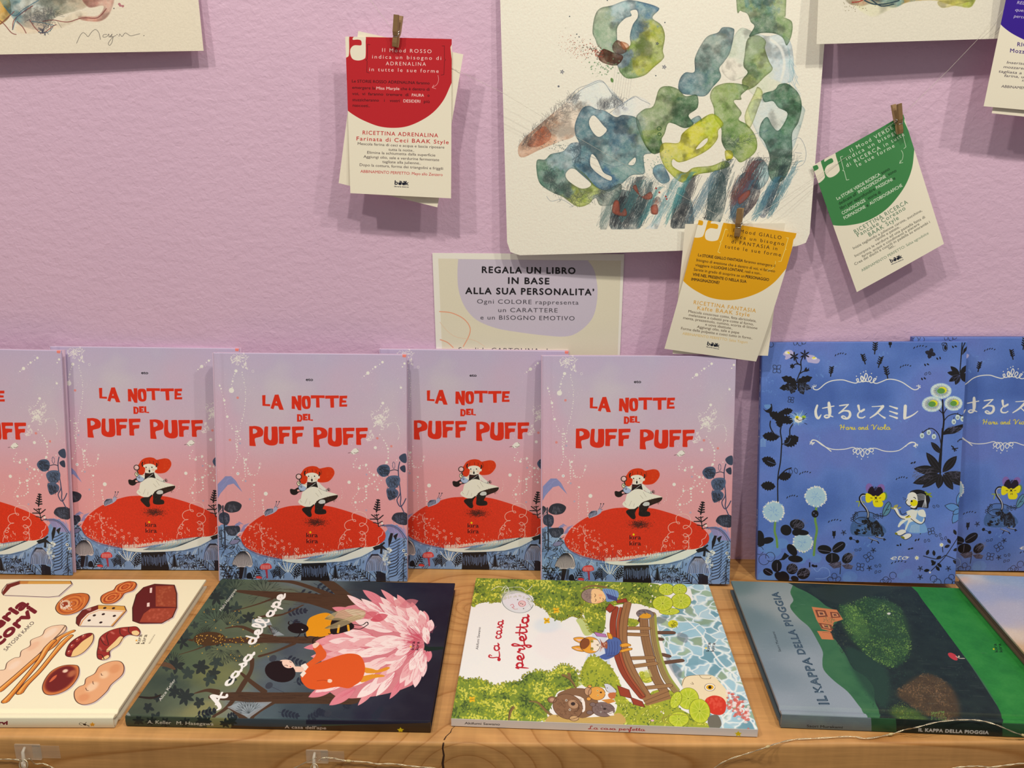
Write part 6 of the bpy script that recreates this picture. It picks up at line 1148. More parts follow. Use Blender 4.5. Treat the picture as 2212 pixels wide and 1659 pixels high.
def art_casa(quad):
    c = Canvas(1100, 1160, quad, (960, 1240), .31646, (233, 235, 228), ill=ILL_SHELF, seed=41); R0 = c.rng
    c.mottle([(226, 232, 232), (234, 235, 228), (236, 234, 226)], 200, .5)
    c.ell(760, 480, 150, 110, (234, 228, 218), .6, soft=12); c.ell(700, 350, 90, 50, (204, 220, 232), .5, soft=12)
    # far hills and meadow
    c.poly([(900, 310), (960, 300), (1000, 350), (1020, 400), (960, 420), (920, 350)], (186, 202, 126), sm=4); c.poly([(940, 640), (980, 590), (1010, 560), (1040, 640), (960, 740), (900, 760)], (190, 206, 130), sm=4)
    c.poly([(1000, 350), (1060, 330), (1100, 400), (1130, 640), (1060, 640), (1000, 580), (960, 590), (1010, 470)], (206, 218, 224), sm=4)
    # water: cells of teal and olive in a net of light
    wat = [(1440, 60), (2140, 60), (2140, 1060), (1860, 1060), (1700, 900), (1580, 700), (1500, 500), (1440, 300), (1560, 240), (1700, 180), (1680, 100)]
    c.poly(wat, (164, 196, 204)); wm = c.mask([wat])
    c.mottle([(120, 166, 180), (160, 196, 206), (196, 214, 210), (140, 178, 186)], 90, .8, wm, 3)
    seeds = c.m(np.stack([R0.uniform(1440, 2160, 150), R0.uniform(40, 1080, 150)], 1)).astype(np.float32); cc = np.array([(112, 160, 170), (126, 152, 110), (86, 138, 150), (150, 176, 130), (150, 196, 206), (170, 204, 210)], np.float32)/255
    yy, xx = np.mgrid[0:c.H, 0:c.W].astype(np.float32); xx += (noise2(c.H, c.W, 50, R0, 2)-.5)*50; yy += (noise2(c.H, c.W, 50, R0, 2)-.5)*50
    f1 = np.full((c.H, c.W), 1e9, np.float32); f2 = f1.copy(); w1 = np.zeros((c.H, c.W), int)
    for i, (sx, sy) in enumerate(seeds):
        d = (xx-sx)**2+((yy-sy)*1.25)**2; k = d < f1; f2 = np.where(k, f1, np.minimum(f2, d)); w1[k] = i; f1 = np.where(k, d, f1)
    e = np.sqrt(f2)-np.sqrt(f1); A = (wm*np.clip((e-5)/14, 0, 1)*.72)[..., None]; c.px += (cc[(w1*7) % 6]-c.px)*A
    A = (wm*np.clip(1-(e-2)/9, 0, 1)*.9)[..., None]; c.px += (np.array([.90, .94, .93], np.float32)-c.px)*A
    for P in ([(1860, 700), (1960, 800), (2060, 960), (2130, 1050)], [(1640, 300), (1760, 420), (1880, 600), (2000, 700)], [(1830, 700), (1920, 760), (1960, 900), (1900, 980)]): c.stroke([spline(P, 6)], [5, 12, 8], (236, 240, 238), .9, soft=1)
    for P in ([(1500, 540), (1560, 600), (1620, 660), (1600, 720), (1540, 640)], [(1440, 300), (1520, 290), (1500, 330), (1450, 340)], [(1600, 400), (1660, 420), (1650, 470), (1590, 440)]): c.poly(P, (100, 116, 124), .6, sm=4, soft=2)
    # tree masses
    foliage(c, [(190, -20), (1000, 0), (1010, 100), (960, 200), (930, 300), (870, 290), (800, 320), (720, 290), (690, 240), (620, 210), (600, 150), (500, 130), (420, 150), (370, 190), (300, 190), (240, 200), (180, 210)], 1900, GREENS, (8, 15), True, [(180, 205), (240, 198), (300, 196), (370, 195), (430, 170), (520, 160), (600, 190), (640, 220), (690, 250), (730, 290), (800, 318), (870, 290), (930, 300), (960, 200)])
    foliage(c, [(90, 705), (150, 720), (250, 720), (340, 760), (430, 740), (520, 730), (560, 690), (640, 660), (720, 670), (800, 620), (870, 640), (910, 690), (900, 780), (780, 800), (740, 880), (700, 960), (660, 1000), (40, 1000), (60, 850)], 2300, GREENS, (8, 16), True, [(90, 705), (150, 722), (250, 720), (340, 765), (430, 740), (520, 730), (560, 690), (640, 660), (720, 670), (800, 622), (870, 640), (910, 690), (905, 780)])
    foliage(c, [(950, 60), (1460, 70), (1460, 230), (1300, 200), (1120, 230), (1100, 330), (1080, 400), (1010, 400), (960, 300), (930, 180)], 1000, GREENS, (7, 13), True, [(1010, 400), (970, 330), (940, 250), (950, 200)])
    foliage(c, [(960, 600), (1010, 560), (1100, 600), (1180, 700), (1240, 850), (1350, 900), (1420, 800), (1560, 800), (1580, 900), (1760, 1000), (1800, 1060), (1180, 1030), (1180, 900), (1100, 780), (960, 770), (930, 700)], 1300, GREENS[:5], (7, 13), True, [(935, 700), (960, 640), (1010, 565), (1080, 600), (1150, 660)])
    foliage(c, [(1230, 300), (1330, 320), (1300, 360), (1250, 350)], 60, GREENS[:4], (7, 12), False); foliage(c, [(1330, 670), (1400, 680), (1420, 730), (1360, 740)], 60, GREENS[:4], (7, 12), False)
    for _ in range(46):
        x, y = (R0.uniform(1180, 1560), R0.uniform(890, 1040)) if R0.random() < .55 else (R0.uniform(1000, 1460), R0.uniform(80, 200)); P = leafpts(x, y, 30, 12, R0.uniform(-1.6, -.2)); c.poly(P, (206, 214, 90)); c.stroke([np.vstack([P, P[:1]])], 1.6, (70, 76, 36))
    c.ell(1420, 1000, 12, 7, (222, 180, 190)); c.dots([(1480, 940), (1495, 950), (1408, 190), (1420, 150), (1440, 160), (1410, 80)], 6, (240, 236, 220)); c.dots([(1480, 940), (1408, 190)], 2.4, (90, 60, 40))
    c.stroke([spline([(580, 870), (640, 880), (700, 940), (770, 990)], 5), spline([(900, 780), (860, 720), (810, 690)], 5), spline([(860, 720), (850, 680)], 3), spline([(440, 1000), (450, 940), (470, 910)], 4), spline([(940, 100), (1010, 80), (1100, 90)], 4)], [8, 16, 20], (128, 104, 60)); c.stroke([spline([(575, 862), (640, 872), (700, 930)], 5), spline([(900, 785), (858, 726), (806, 694)], 5), spline([(435, 1000), (445, 940), (468, 905)], 4)], 2.4, (70, 54, 30))
    # ground under the animals
    c.poly([(690, 1000), (740, 960), (900, 980), (1100, 970), (1200, 950), (1200, 1030), (700, 1020)], (196, 164, 90), sm=4)
    # bridge: red rails, planked deck, posts in the water (one curved arch seen from the side)
    BR, RD, IK = (142, 108, 70), (150, 62, 40), (64, 40, 26)
    def beam(p, w_, col, lw=2.4):
        q = spline(p, 10); c.stroke([q], w_+lw*2, IK); c.stroke([q], w_, col)
        c.stroke([q+np.array([R0.uniform(-w_*.3, w_*.3), R0.uniform(-4, 4)]) for _ in range(3)], 1.3, (104, 76, 46), .7)
    for p in ([(1440, 400), (1560, 400)], [(1440, 440), (1480, 445)], [(1490, 550), (1530, 560)], [(1500, 605), (1620, 590)], [(1340, 320), (1350, 300)]): beam([p[0], ((p[0][0]+p[1][0])/2, (p[0][1]+p[1][1])/2), p[1]], 26, (96, 72, 56))
    beam([(1360, 290), (1370, 420), (1400, 560), (1440, 700), (1500, 800)], 44, BR); beam([(1420, 270), (1430, 420), (1460, 560), (1510, 700), (1580, 800)], 34, (150, 130, 80))
    c.stroke([spline([(1440, 280), (1450, 420), (1480, 560), (1530, 690), (1600, 790)], 6)], 12, (150, 160, 70))
    for p in ([(1230, 370), (1390, 370)], [(1230, 410), (1380, 415)], [(1280, 575), (1420, 570)], [(1290, 630), (1440, 610)], [(1350, 780), (1540, 760)]): beam([p[0], ((p[0][0]+p[1][0])/2, (p[0][1]+p[1][1])/2), p[1]], 28, (158, 122, 78))
    beam([(1250, 200), (1225, 320), (1220, 450), (1240, 560), (1290, 680), (1380, 830)], 40, (150, 110, 70)); beam([(1170, 230), (1150, 340), (1160, 470), (1190, 590), (1240, 700), (1350, 840)], 30, RD); beam([(1205, 230), (1185, 340), (1190, 470), (1215, 590), (1265, 700), (1360, 830)], 12, (176, 84, 52))
    for P in ([(1180, 760), (1260, 790), (1280, 850), (1200, 830)], [(1270, 840), (1350, 870), (1370, 910), (1290, 890)], [(1170, 180), (1240, 165), (1250, 190), (1180, 200)], [(1100, 240), (1130, 200), (1170, 230), (1130, 265)]): c.poly(P, RD); c.stroke([np.vstack([P, P[:1]])], 2.6, IK)
    c.poly([(1350, 850), (1520, 780), (1550, 850), (1380, 900)], (150, 112, 70)); c.stroke([[(1360, 870), (1530, 800)], [(1370, 890), (1540, 830)]], 2, IK); c.poly([(1360, 660), (1400, 650), (1420, 700), (1370, 710)], (200, 210, 120), .6)
    c.ell(1370, 275, 60, 34, (118, 112, 110), 1, .1); c.poly([(1330, 290), (1370, 265), (1410, 280), (1400, 300), (1350, 302)], (216, 156, 40), sm=4); c.stroke([c.epts(1370, 275, 60, 34, .1, 20, 3.0, 6.4)], 2, IK); scribble(c, 1320, 245, 1400, 270, 20, 14, 2, (60, 60, 60), .6, .4)
    # cat in a blue jumper, head towards the left
    OR, CRM = (226, 160, 50), (236, 228, 200)
    for P in ([(880, 440), (920, 430), (965, 440), (960, 470), (910, 465)], [(868, 500), (920, 490), (960, 510), (950, 530), (900, 522)]): c.poly(P, OR, sm=4); c.poly([(P[0][0]+14, P[0][1]+3), (P[2][0]-8, P[2][1]+6), (P[4][0]+6, P[4][1]-6)], (232, 190, 170)); c.stroke([np.vstack([spline(P, 4, True)])], 2.4, IK)
    c.ell(995, 485, 68, 56, OR, 1, .1); c.poly([(925, 470), (950, 440), (985, 445), (990, 480), (960, 510), (930, 505)], (130, 74, 36), sm=4); c.poly([(1010, 450), (1050, 455), (1066, 490), (1050, 525), (1010, 520), (1000, 485)], CRM, sm=5); c.stroke([c.epts(995, 485, 68, 56, .1)], 2.4, IK)
    for y in (459, 510): c.ell(1007, y, 9, 10, (236, 220, 90)); c.dots([(1007, y)], 5, (60, 70, 30)); c.stroke([c.epts(1007, y, 9, 10)], 1.8, IK)
    c.stroke([[(1036, 482), (1042, 486)], spline([(1050, 478), (1046, 485), (1050, 492)], 3)], 3, IK); c.stroke([[(940, 470), (915, 472)], [(935, 490), (905, 494)], [(960, 510), (930, 518)]], 2, (150, 90, 30))
    c.poly([(1090, 470), (1150, 430), (1200, 450), (1210, 500), (1180, 550), (1110, 560), (1095, 520)], (74, 104, 160), sm=4); c.poly([(1060, 560), (1150, 530), (1170, 555), (1100, 585)], (66, 96, 156), sm=3); c.stroke([spline([(1100+k*20, 460), (1110+k*18, 500), (1105+k*18, 550)], 4) for k in range(5)], 2, (40, 60, 110)); c.stroke([np.vstack([spline([(1090, 470), (1150, 430), (1200, 450), (1210, 500), (1180, 550), (1110, 560)], 4)])], 2.4, IK)
    for P in ([(1200, 480), (1240, 470), (1270, 480), (1270, 492), (1210, 500)], [(1200, 520), (1250, 505), (1280, 505), (1278, 518), (1210, 535)], [(1110, 400), (1140, 410), (1150, 440), (1120, 440)]): c.poly(P, OR, sm=3); c.stroke([np.vstack([P, P[:1]])], 2, IK)
    c.poly([(1020, 395), (1100, 410), (1110, 432), (1040, 425)], (176, 120, 170)); c.stroke([[(1020, 395), (1100, 410), (1110, 432), (1040, 425), (1020, 395)]], 2, IK)
    c.poly([(1060, 440), (1080, 470), (1110, 460), (1110, 510), (1080, 500), (1060, 530), (1070, 485)], (150, 84, 60), sm=3); scribble(c, 1060, 450, 1105, 520, 20, 14, 2, (222, 196, 170), 1.0, .8)
    # sleeping child in a blue robe
    c.ell(1020, 150, 86, 52, (146, 130, 116), 1, .08); c.poly([(1010, 105), (1060, 105), (1100, 130), (1104, 165), (1070, 195), (1010, 200), (1000, 150)], (238, 200, 140), sm=5); c.ell(1050, 112, 18, 14, (238, 200, 140)); c.stroke([c.epts(1020, 150, 86, 52, .08)], 2.2, IK); c.stroke([spline([(1025, 135), (1032, 145), (1025, 158)], 3), spline([(1030, 170), (1036, 178), (1028, 188)], 3), [(1062, 160), (1064, 168)], spline([(1080, 165), (1086, 172), (1080, 182)], 3)], 2.4, IK); c.ell(1066, 145, 14, 9, (238, 170, 120), .7, soft=2); c.ell(1055, 190, 14, 7, (238, 170, 120), .7, soft=2)
    c.poly([(1080, 100), (1180, 115), (1180, 170), (1110, 190), (1100, 150)], (112, 150, 196), sm=3); c.poly([(1100, 130), (1180, 160), (1180, 185), (1120, 170)], (50, 66, 120)); c.stroke([[(1090+k*16, 105), (1120+k*14, 170)] for k in range(5)], 2, (60, 84, 140)); scribble(c, 950, 120, 1000, 180, 50, 10, 1.6, (96, 84, 80), .2, .5)
    # bears, cub and small friends
    c.poly([(770, 840), (830, 790), (900, 778), (980, 790), (1040, 850), (1050, 920), (980, 975), (900, 970)], (128, 96, 66), sm=4); c.poly([(880, 830), (950, 850), (960, 930), (930, 940), (940, 880)], (236, 230, 214), sm=3)
    c.ell(842, 905, 104, 84, (134, 100, 70), 1, .35); scribble(c, 760, 850, 930, 970, 110, 16, 2, (100, 72, 48), .4, .6); c.ell(735, 858, 30, 22, (140, 106, 76)); c.ell(735, 858, 16, 12, (190, 150, 120)); c.ell(885, 985, 32, 18, (196, 160, 110)); c.stroke([c.epts(842, 905, 104, 84, .35), c.epts(735, 858, 30, 22), c.epts(885, 985, 32, 18)], 2.6, IK)
    c.ell(880, 888, 36, 28, (176, 140, 104), 1, .4); c.ell(878, 886, 15, 12, (50, 40, 36)); c.dots([(832, 862), (856, 926)], 8, (220, 216, 196)); c.dots([(832, 862), (856, 926)], 4, (40, 34, 30)); c.stroke([spline([(892, 870), (915, 890), (910, 930), (880, 940)], 4)], 3, IK)
    c.ell(1085, 925, 78, 50, (122, 104, 96), 1, .1); c.stroke([c.epts(1085, 925, 78, 50, .1)], 2.4, IK); c.ell(1012, 890, 20, 14, (122, 104, 96)); c.ell(992, 945, 22, 14, (122, 104, 96)); c.stroke([c.epts(1012, 890, 20, 14), c.epts(992, 945, 22, 14)], 2, IK); c.dots([(1075, 905), (1068, 942)], 6, (210, 206, 190)); c.dots([(1075, 905), (1068, 942)], 3, (30, 30, 30)); c.ell(1095, 920, 10, 7, (40, 34, 30)); c.poly([(1110, 950), (1150, 935), (1160, 965), (1130, 968)], (230, 226, 214)); scribble(c, 1030, 890, 1150, 960, 60, 12, 1.8, (84, 70, 64), .4, .6)
    c.ell(1040, 815, 58, 46, (222, 160, 70), 1, .1); c.ell(980, 800, 24, 28, (190, 150, 110)); c.ell(992, 768, 14, 10, (222, 160, 70)); c.ell(985, 852, 16, 12, (222, 160, 70)); c.poly([(1070, 860), (1140, 850), (1170, 870), (1120, 885)], (206, 140, 60)); c.stroke([c.epts(1040, 815, 58, 46, .1), c.epts(980, 800, 24, 28), c.epts(992, 768, 14, 10), c.epts(985, 852, 16, 12)], 2.2, IK); c.dots([(1045, 795), (1048, 828)], 6, (240, 226, 150)); c.dots([(1045, 795), (1048, 828)], 3, (30, 30, 20)); c.ell(1068, 808, 7, 6, (60, 40, 30))
    c.poly([(1092, 750), (1130, 755), (1175, 800), (1150, 815), (1110, 800), (1098, 775)], (206, 212, 214), sm=3); c.stroke([np.vstack([spline([(1092, 750), (1130, 755), (1175, 800), (1150, 815), (1110, 800), (1098, 775)], 3, True)])], 2, IK); c.dots([(1112, 778)], 3, (40, 40, 30)); c.poly([(1120, 815), (1170, 810), (1160, 850), (1125, 845)], (190, 110, 60), sm=3)
    # lilies, carp, frog, butterflies
    for a in ((1515, 105, 54, 40), (1605, 105, 50, 38), (1615, 185, 68, 54), (1535, 255, 70, 24), (1490, 200, 70, 52)): lily(c, *a)
    c.poly([(1620, 740), (1650, 700), (1740, 688), (1830, 692), (1880, 740), (1930, 800), (1930, 860), (1900, 900), (1840, 880), (1780, 880), (1700, 860), (1640, 800)], (232, 218, 176), sm=4); c.poly([(1780, 860), (1830, 830), (1890, 840), (1922, 880), (1915, 940), (1880, 962), (1820, 950), (1790, 910)], (206, 56, 34), sm=4)
    for _ in range(40): c.dots([(R0.uniform(1790, 1900), R0.uniform(845, 925))], 8, (220, 84, 60), .6)
    for _ in range(90): x = R0.uniform(1930, 2080); y = 860+(x-1930)*.7+R0.normal()*40; c.ell(x, y, R0.uniform(6, 16), R0.uniform(6, 12), (206, 96, 80) if R0.random() < .7 else (236, 220, 210), .75)
    c.ell(1812, 773, 36, 26, (240, 236, 220)); c.ell(1812, 773, 26, 17, (222, 170, 30)); c.dots([(1812, 773)], 11, (36, 32, 26)); c.stroke([c.epts(1812, 773, 36, 26), spline([(1680, 748), (1700, 752), (1690, 738)], 3), spline([(1740, 690), (1760, 712), (1810, 715), (1818, 705)], 4), spline([(1620, 760), (1650, 702), (1740, 690), (1820, 692)], 5)], 2.6, (100, 86, 60))
    for a in ((1664, 850, 72, 74), (1742, 935, 70, 84, -.3), (1600, 990, 70, 50), (1580, 860, 36, 60, .4)): lily(c, *a)
    c.stroke([spline([(1480, 990), (1560, 960), (1650, 965)], 4), spline([(1500, 960), (1490, 1000), (1530, 1020)], 4)], 4, (140, 130, 60)); c.poly([(1800, 980), (1860, 960), (1890, 1010), (1880, 1045), (1810, 1045)], (110, 108, 92), sm=4)
    c.ell(1560, 340, 34, 26, (206, 206, 40)); scribble(c, 1535, 320, 1585, 360, 26, 10, 2.4, (90, 96, 30), 1.2, .8)
    for x, y in ((698, 318), (762, 248), (188, 855)): c.polys([leafpts(x, y, 26, 18, a) for a in (-2.4, 2.2, -.7, .6)], (226, 180, 30)); c.stroke([[(x-8, y), (x+10, y)]], 4, (80, 60, 20))
    # soap bubble with a pig's face
    c.ell(500, 190, 108, 74, (206, 212, 210), .6, .2); c.ell(480, 170, 96, 60, (226, 222, 226), .5, .2, soft=5); c.stroke([c.epts(500, 190, 108, 74, .2)], 3, (110, 124, 120)); c.ell(530, 202, 24, 20, (226, 196, 190)); c.stroke([c.epts(530, 202, 24, 20), spline([(450, 215), (465, 205), (475, 225), (460, 225)], 3), spline([(460, 225), (480, 240), (500, 238)], 3)], 2.6, (190, 80, 90)); c.dots([(522, 200), (534, 206), (500, 175), (540, 236)], 3.5, (70, 60, 60))
    c.stroke([spline([(555, 165), (580, 185), (585, 215), (560, 240)], 5), spline([(390, 115), (420, 80), (440, 120), (410, 125), (430, 95), (520, 90), (560, 115), (600, 80)], 6), spline([(320, 110), (370, 85), (440, 100)], 4)], 3, (232, 234, 224)); c.stroke([[(556+k*6, 170+k*10), (570+k*4, 166+k*10)] for k in range(7)], 2, (80, 60, 60))
    # lettering
    RDT = (184, 32, 44)
    penned(c, 'La', (380, 588), (372, 470), 34, 9, RDT, up=(-1, .12)); penned(c, 'casa', (384, 440), (404, 312), 34, 8.5, RDT, up=(-1, .1))
    penned(c, 'perfetta', (532, 648), (578, 275), 42, 12, RDT, up=(-1, .1))
    c.text('Akifumi Sawano', (230, 516), (248, 364), 17, (60, 58, 56), up=(-1, -.08)); kira(c, (1808, 528), (.16, -1), (-1, -.05), 23, (30, 40, 46))
    c.grain(.02); return c
def art_casa_spine(fr, T):
    c = spine_canvas(fr, T, 1160, 52, (960, 1240), .31646, (218, 214, 206), seed=3)
    c.text('Akifumi Sawano', (138, 1026), (378, 1034), 19, (50, 48, 50), bold=.01)
    penned(c, 'La casa perfetta', (984, 1060), (1370, 1073), 13, 4.4, (170, 44, 50)); star(c, 2005, 1092, 25, (214, 196, 20)); return c
# ------------------------------------------------------------------ artwork: grey-green rainy landscape, bread cover, sky cover
def inline(c, t, p0, p1, size, up):
    c.text(t, p0, p1, size, (44, 64, 78), bold=.035, up=up, space=1.12); c.text(t, p0, p1, size, (150, 168, 174), bold=-.036, up=up, space=1.12)
def art_rain(quad):
    c = Canvas(1080, 1160, quad, (1560, 1220), .29475, (120, 138, 142), ill=ILL_SHELF, seed=51); R0 = c.rng
    grad_field(c, [(100, 140, (98, 120, 118)), (200, 400, (104, 124, 126)), (350, 800, (118, 134, 140)), (500, 1050, (140, 152, 158)), (350, 250, (138, 148, 144)), (500, 300, (146, 154, 150)), (600, 700, (140, 152, 156)), (900, 1000, (140, 152, 158)), (400, 550, (112, 130, 134)), (700, 1150, (130, 144, 148))], 3, .03)
    H1 = [(430, 60), (520, 120), (500, 200), (522, 260), (498, 310), (560, 390), (640, 460), (700, 560), (738, 640), (735, 700), (745, 770), (820, 850), (920, 930), (1000, 1030), (1080, 1140), (1100, 1300), (2400, 1300), (2300, 60)]
    c.poly(H1, (54, 100, 66), sm=4); hm = c.mask([H1], 4); c.mottle([(40, 84, 56), (62, 110, 70), (76, 122, 78)], 60, .5, hm)
    D = [(440, 60), (520, 150), (620, 200), (700, 250), (760, 300), (820, 330), (880, 380), (780, 480), (830, 550), (900, 650), (960, 760), (1050, 820), (1110, 900), (1120, 1000), (1160, 1100), (1180, 1300), (2100, 1300), (2050, 1100), (1960, 950), (1830, 750), (1700, 570), (1540, 340), (1400, 140), (1380, 60)]
    c.poly(D, (32, 42, 40), sm=4); dm = c.mask([D], 4); c.mottle([(24, 30, 30), (36, 48, 44), (48, 64, 54)], 40, .5, dm)
    def speckle(P, n, cols, r, a=.8):
        m_ = c.mask([P], 4); Q = np.array(P, float); lo, hi = Q.min(0), Q.max(0); B = {}
        t = noise2(c.H, c.W, 40, R0, 3)
        for _ in range(n):
            p = np.array([R0.uniform(lo[0], hi[0]), R0.uniform(lo[1], hi[1])]); q = c.m(p); x, y = int(q[0]), int(q[1])
            if 0 <= x < c.W and 0 <= y < c.H and m_[y, x] > R0.uniform(.2, 1):
                k = int(np.clip((t[y, x]-.25)*2*len(cols)+R0.normal()*.7, 0, len(cols)-1)); s_ = R0.uniform(*r); B.setdefault(k, []).append(p+R0.uniform(-1, 1, (5, 2))*s_)
        for k in B: c.polys(B[k], cols[k], a)
    speckle(D, 3600, [(20, 26, 26), (34, 48, 42), (44, 62, 52), (62, 80, 66)], (3, 9), .6)
    speckle([(640, 150), (1400, 150), (1500, 330), (1300, 380), (900, 300), (700, 240)], 1300, [(22, 28, 28), (40, 56, 48), (64, 80, 66)], (3, 8), .6)
    speckle([(900, 620), (1100, 700), (1400, 800), (1350, 1000), (1150, 1080), (1000, 850)], 900, [(24, 44, 38), (44, 76, 60), (58, 92, 66)], (3, 8), .7)
    for P, cl in (([(860, 300), (1060, 240), (1300, 310), (1380, 600), (1250, 750), (1050, 650), (900, 480)], (46, 76, 46)), ([(1290, 930), (1490, 800), (1680, 900), (1740, 1090), (1600, 1130), (1350, 1010)], (84, 66, 44)), ([(1250, 1040), (1420, 1060), (1500, 1140), (1270, 1120)], (70, 96, 44)), ([(880, 300), (1000, 330), (1080, 520), (980, 540)], (70, 104, 56)), ([(640, 170), (900, 300), (1100, 220), (1350, 150)], (44, 56, 50)), ([(900, 600), (1200, 760), (1200, 1050), (1020, 880)], (40, 66, 52))): c.poly(P, cl, .8, sm=4, soft=9)
    T1 = [(850, 300), (960, 270), (1060, 230), (1160, 270), (1300, 300), (1330, 420), (1370, 520), (1390, 600), (1360, 700), (1270, 760), (1180, 740), (1060, 660), (980, 580), (900, 480), (870, 400)]
    speckle(T1, 5200, [(36, 66, 46), (54, 92, 54), (76, 118, 60), (104, 146, 66), (136, 172, 76)], (3, 8), .85)
    speckle([(860, 290), (950, 290), (1000, 420), (1040, 540), (980, 560), (900, 460)], 600, [(96, 140, 70), (124, 166, 80), (70, 110, 60)], (3, 7), .8); speckle([(1120, 560), (1350, 540), (1370, 640), (1250, 740), (1150, 700)], 700, [(96, 140, 60), (124, 164, 70), (66, 100, 56)], (3, 7), .8)
    speckle([(1000, 240), (1200, 230), (1320, 420), (1300, 560), (1150, 480), (1060, 380)], 800, [(52, 84, 66), (74, 112, 84), (90, 128, 90)], (3, 8), .6)
    speckle([(790, 470), (900, 430), (960, 540), (900, 660), (820, 560)], 420, [(50, 56, 44), (74, 84, 60), (40, 46, 40)], (3, 7), .8)
    T2 = [(1280, 920), (1400, 850), (1490, 790), (1600, 830), (1690, 900), (1680, 980), (1740, 1080), (1760, 1150), (1600, 1130), (1450, 1080), (1350, 1010)]
    speckle(T2, 3600, [(60, 48, 34), (90, 72, 46), (118, 92, 58), (142, 108, 74)], (3, 8), .85); speckle([(1250, 1040), (1330, 1000), (1420, 1100), (1500, 1140), (1350, 1150), (1270, 1100)], 600, [(80, 110, 46), (120, 150, 60), (96, 100, 46)], (3, 7), .85); speckle([(1530, 1080), (1620, 1070), (1640, 1150), (1540, 1140)], 200, [(90, 140, 60), (110, 160, 70)], (3, 7), .85)
    G = [(1385, 60), (1430, 200), (1560, 380), (1700, 570), (1830, 740), (1960, 930), (2060, 1130), (2100, 1300), (2900, 1300), (2500, 60)]
    c.poly(G, (40, 120, 50), sm=4); gm = c.mask([G], 4); c.mottle([(28, 100, 44), (44, 128, 54), (66, 146, 66)], 70, .7, gm); c.mottle([(30, 104, 40), (60, 140, 60)], 7, .25, gm, 2)
    # house, lamp, umbrella, mark
    c.poly([(656, 308), (840, 330), (885, 400), (860, 410), (820, 420), (800, 490), (730, 470), (690, 400)], (196, 122, 74)); c.poly([(695, 485), (790, 488), (820, 550), (730, 545)], (196, 122, 74))
    for P in ([(680, 330), (755, 335), (775, 380), (700, 385)], [(790, 345), (850, 350), (870, 385), (800, 390)], [(705, 425), (800, 440), (815, 480), (730, 465)]): c.poly(P, (118, 66, 42)); q = np.array(P); m_ = q.mean(0); c.poly(m_+(q-m_)*.62, (206, 140, 90)); c.poly(m_+(q-m_)*.34, (104, 66, 50))
    speckle([(740, 380), (830, 400), (850, 450), (780, 470)], 120, [(90, 120, 60), (70, 96, 56)], (4, 8), .8); c.stroke([[(735, 495), (800, 500), (815, 545)]], 3, (130, 74, 48))
    c.ell(1222, 358, 14, 8, (206, 206, 190)); c.stroke([[(1232, 360), (1545, 365)]], 3, (20, 26, 28)); c.stroke([[(1250, 372), (1350, 400)]], 2, (60, 70, 60), .6)
    c.poly([(1655, 650), (1680, 645), (1715, 665), (1725, 698), (1700, 698), (1665, 675)], (182, 58, 64), sm=4); c.stroke([spline([(1715, 672), (1740, 685), (1775, 686)], 4)], 7, (190, 180, 160)); c.dots([(1735, 672)], 7, (206, 190, 160))
    c.stroke([[(x, y), (x+R0.uniform(40, 90), y+R0.uniform(0, 4))] for x, y in ((R0.uniform(1400, 1900), R0.uniform(600, 1050)) for _ in range(26))], 1.8, (110, 116, 104), .5)
    c.stroke([[(x, y), (x+R0.uniform(20, 60), y+1)] for x, y in ((R0.uniform(140, 620), R0.uniform(200, 1050)) for _ in range(40))], 1.4, (156, 168, 170), .5)
    inline(c, 'IL', (785, 1022), (758, 962), 76, (-1, .0)); inline(c, 'KAPPA', (742, 935), (640, 680), 62, (-1, .02)); inline(c, 'DELLA', (612, 655), (532, 475), 56, (-1, .02)); inline(c, 'PIOGGIA', (520, 448), (410, 200), 54, (-1, .02))
    c.text('Saori Murakami', (432, 636), (384, 490), 19, (40, 50, 54), up=(-1, .05)); kira(c, (2022, 640), (-.22, -1), (-1, .0), 24, (16, 40, 24))
    c.grain(.03); return c
def art_rain_spine(fr, T):
    c = spine_canvas(fr, T, 1160, 70, (1560, 1220), .29475, (118, 132, 138), seed=3)
    c.poly([(1090, 1050), (2900, 1050), (2900, 1400), (1095, 1400)], (44, 88, 54)); c.poly([(1270, 1050), (2050, 1050), (2050, 1400), (1280, 1400)], (26, 34, 32)); c.mottle([(20, 28, 26), (60, 96, 56)], 50, .18)
    c.text('Saori Murakami', (618, 1192), (880, 1202), 23, (30, 36, 40), bold=.01); c.text('IL KAPPA DELLA PIOGGIA', (1437, 1222), (1948, 1242), 28, (196, 198, 190), bold=.07, space=1.1); return c
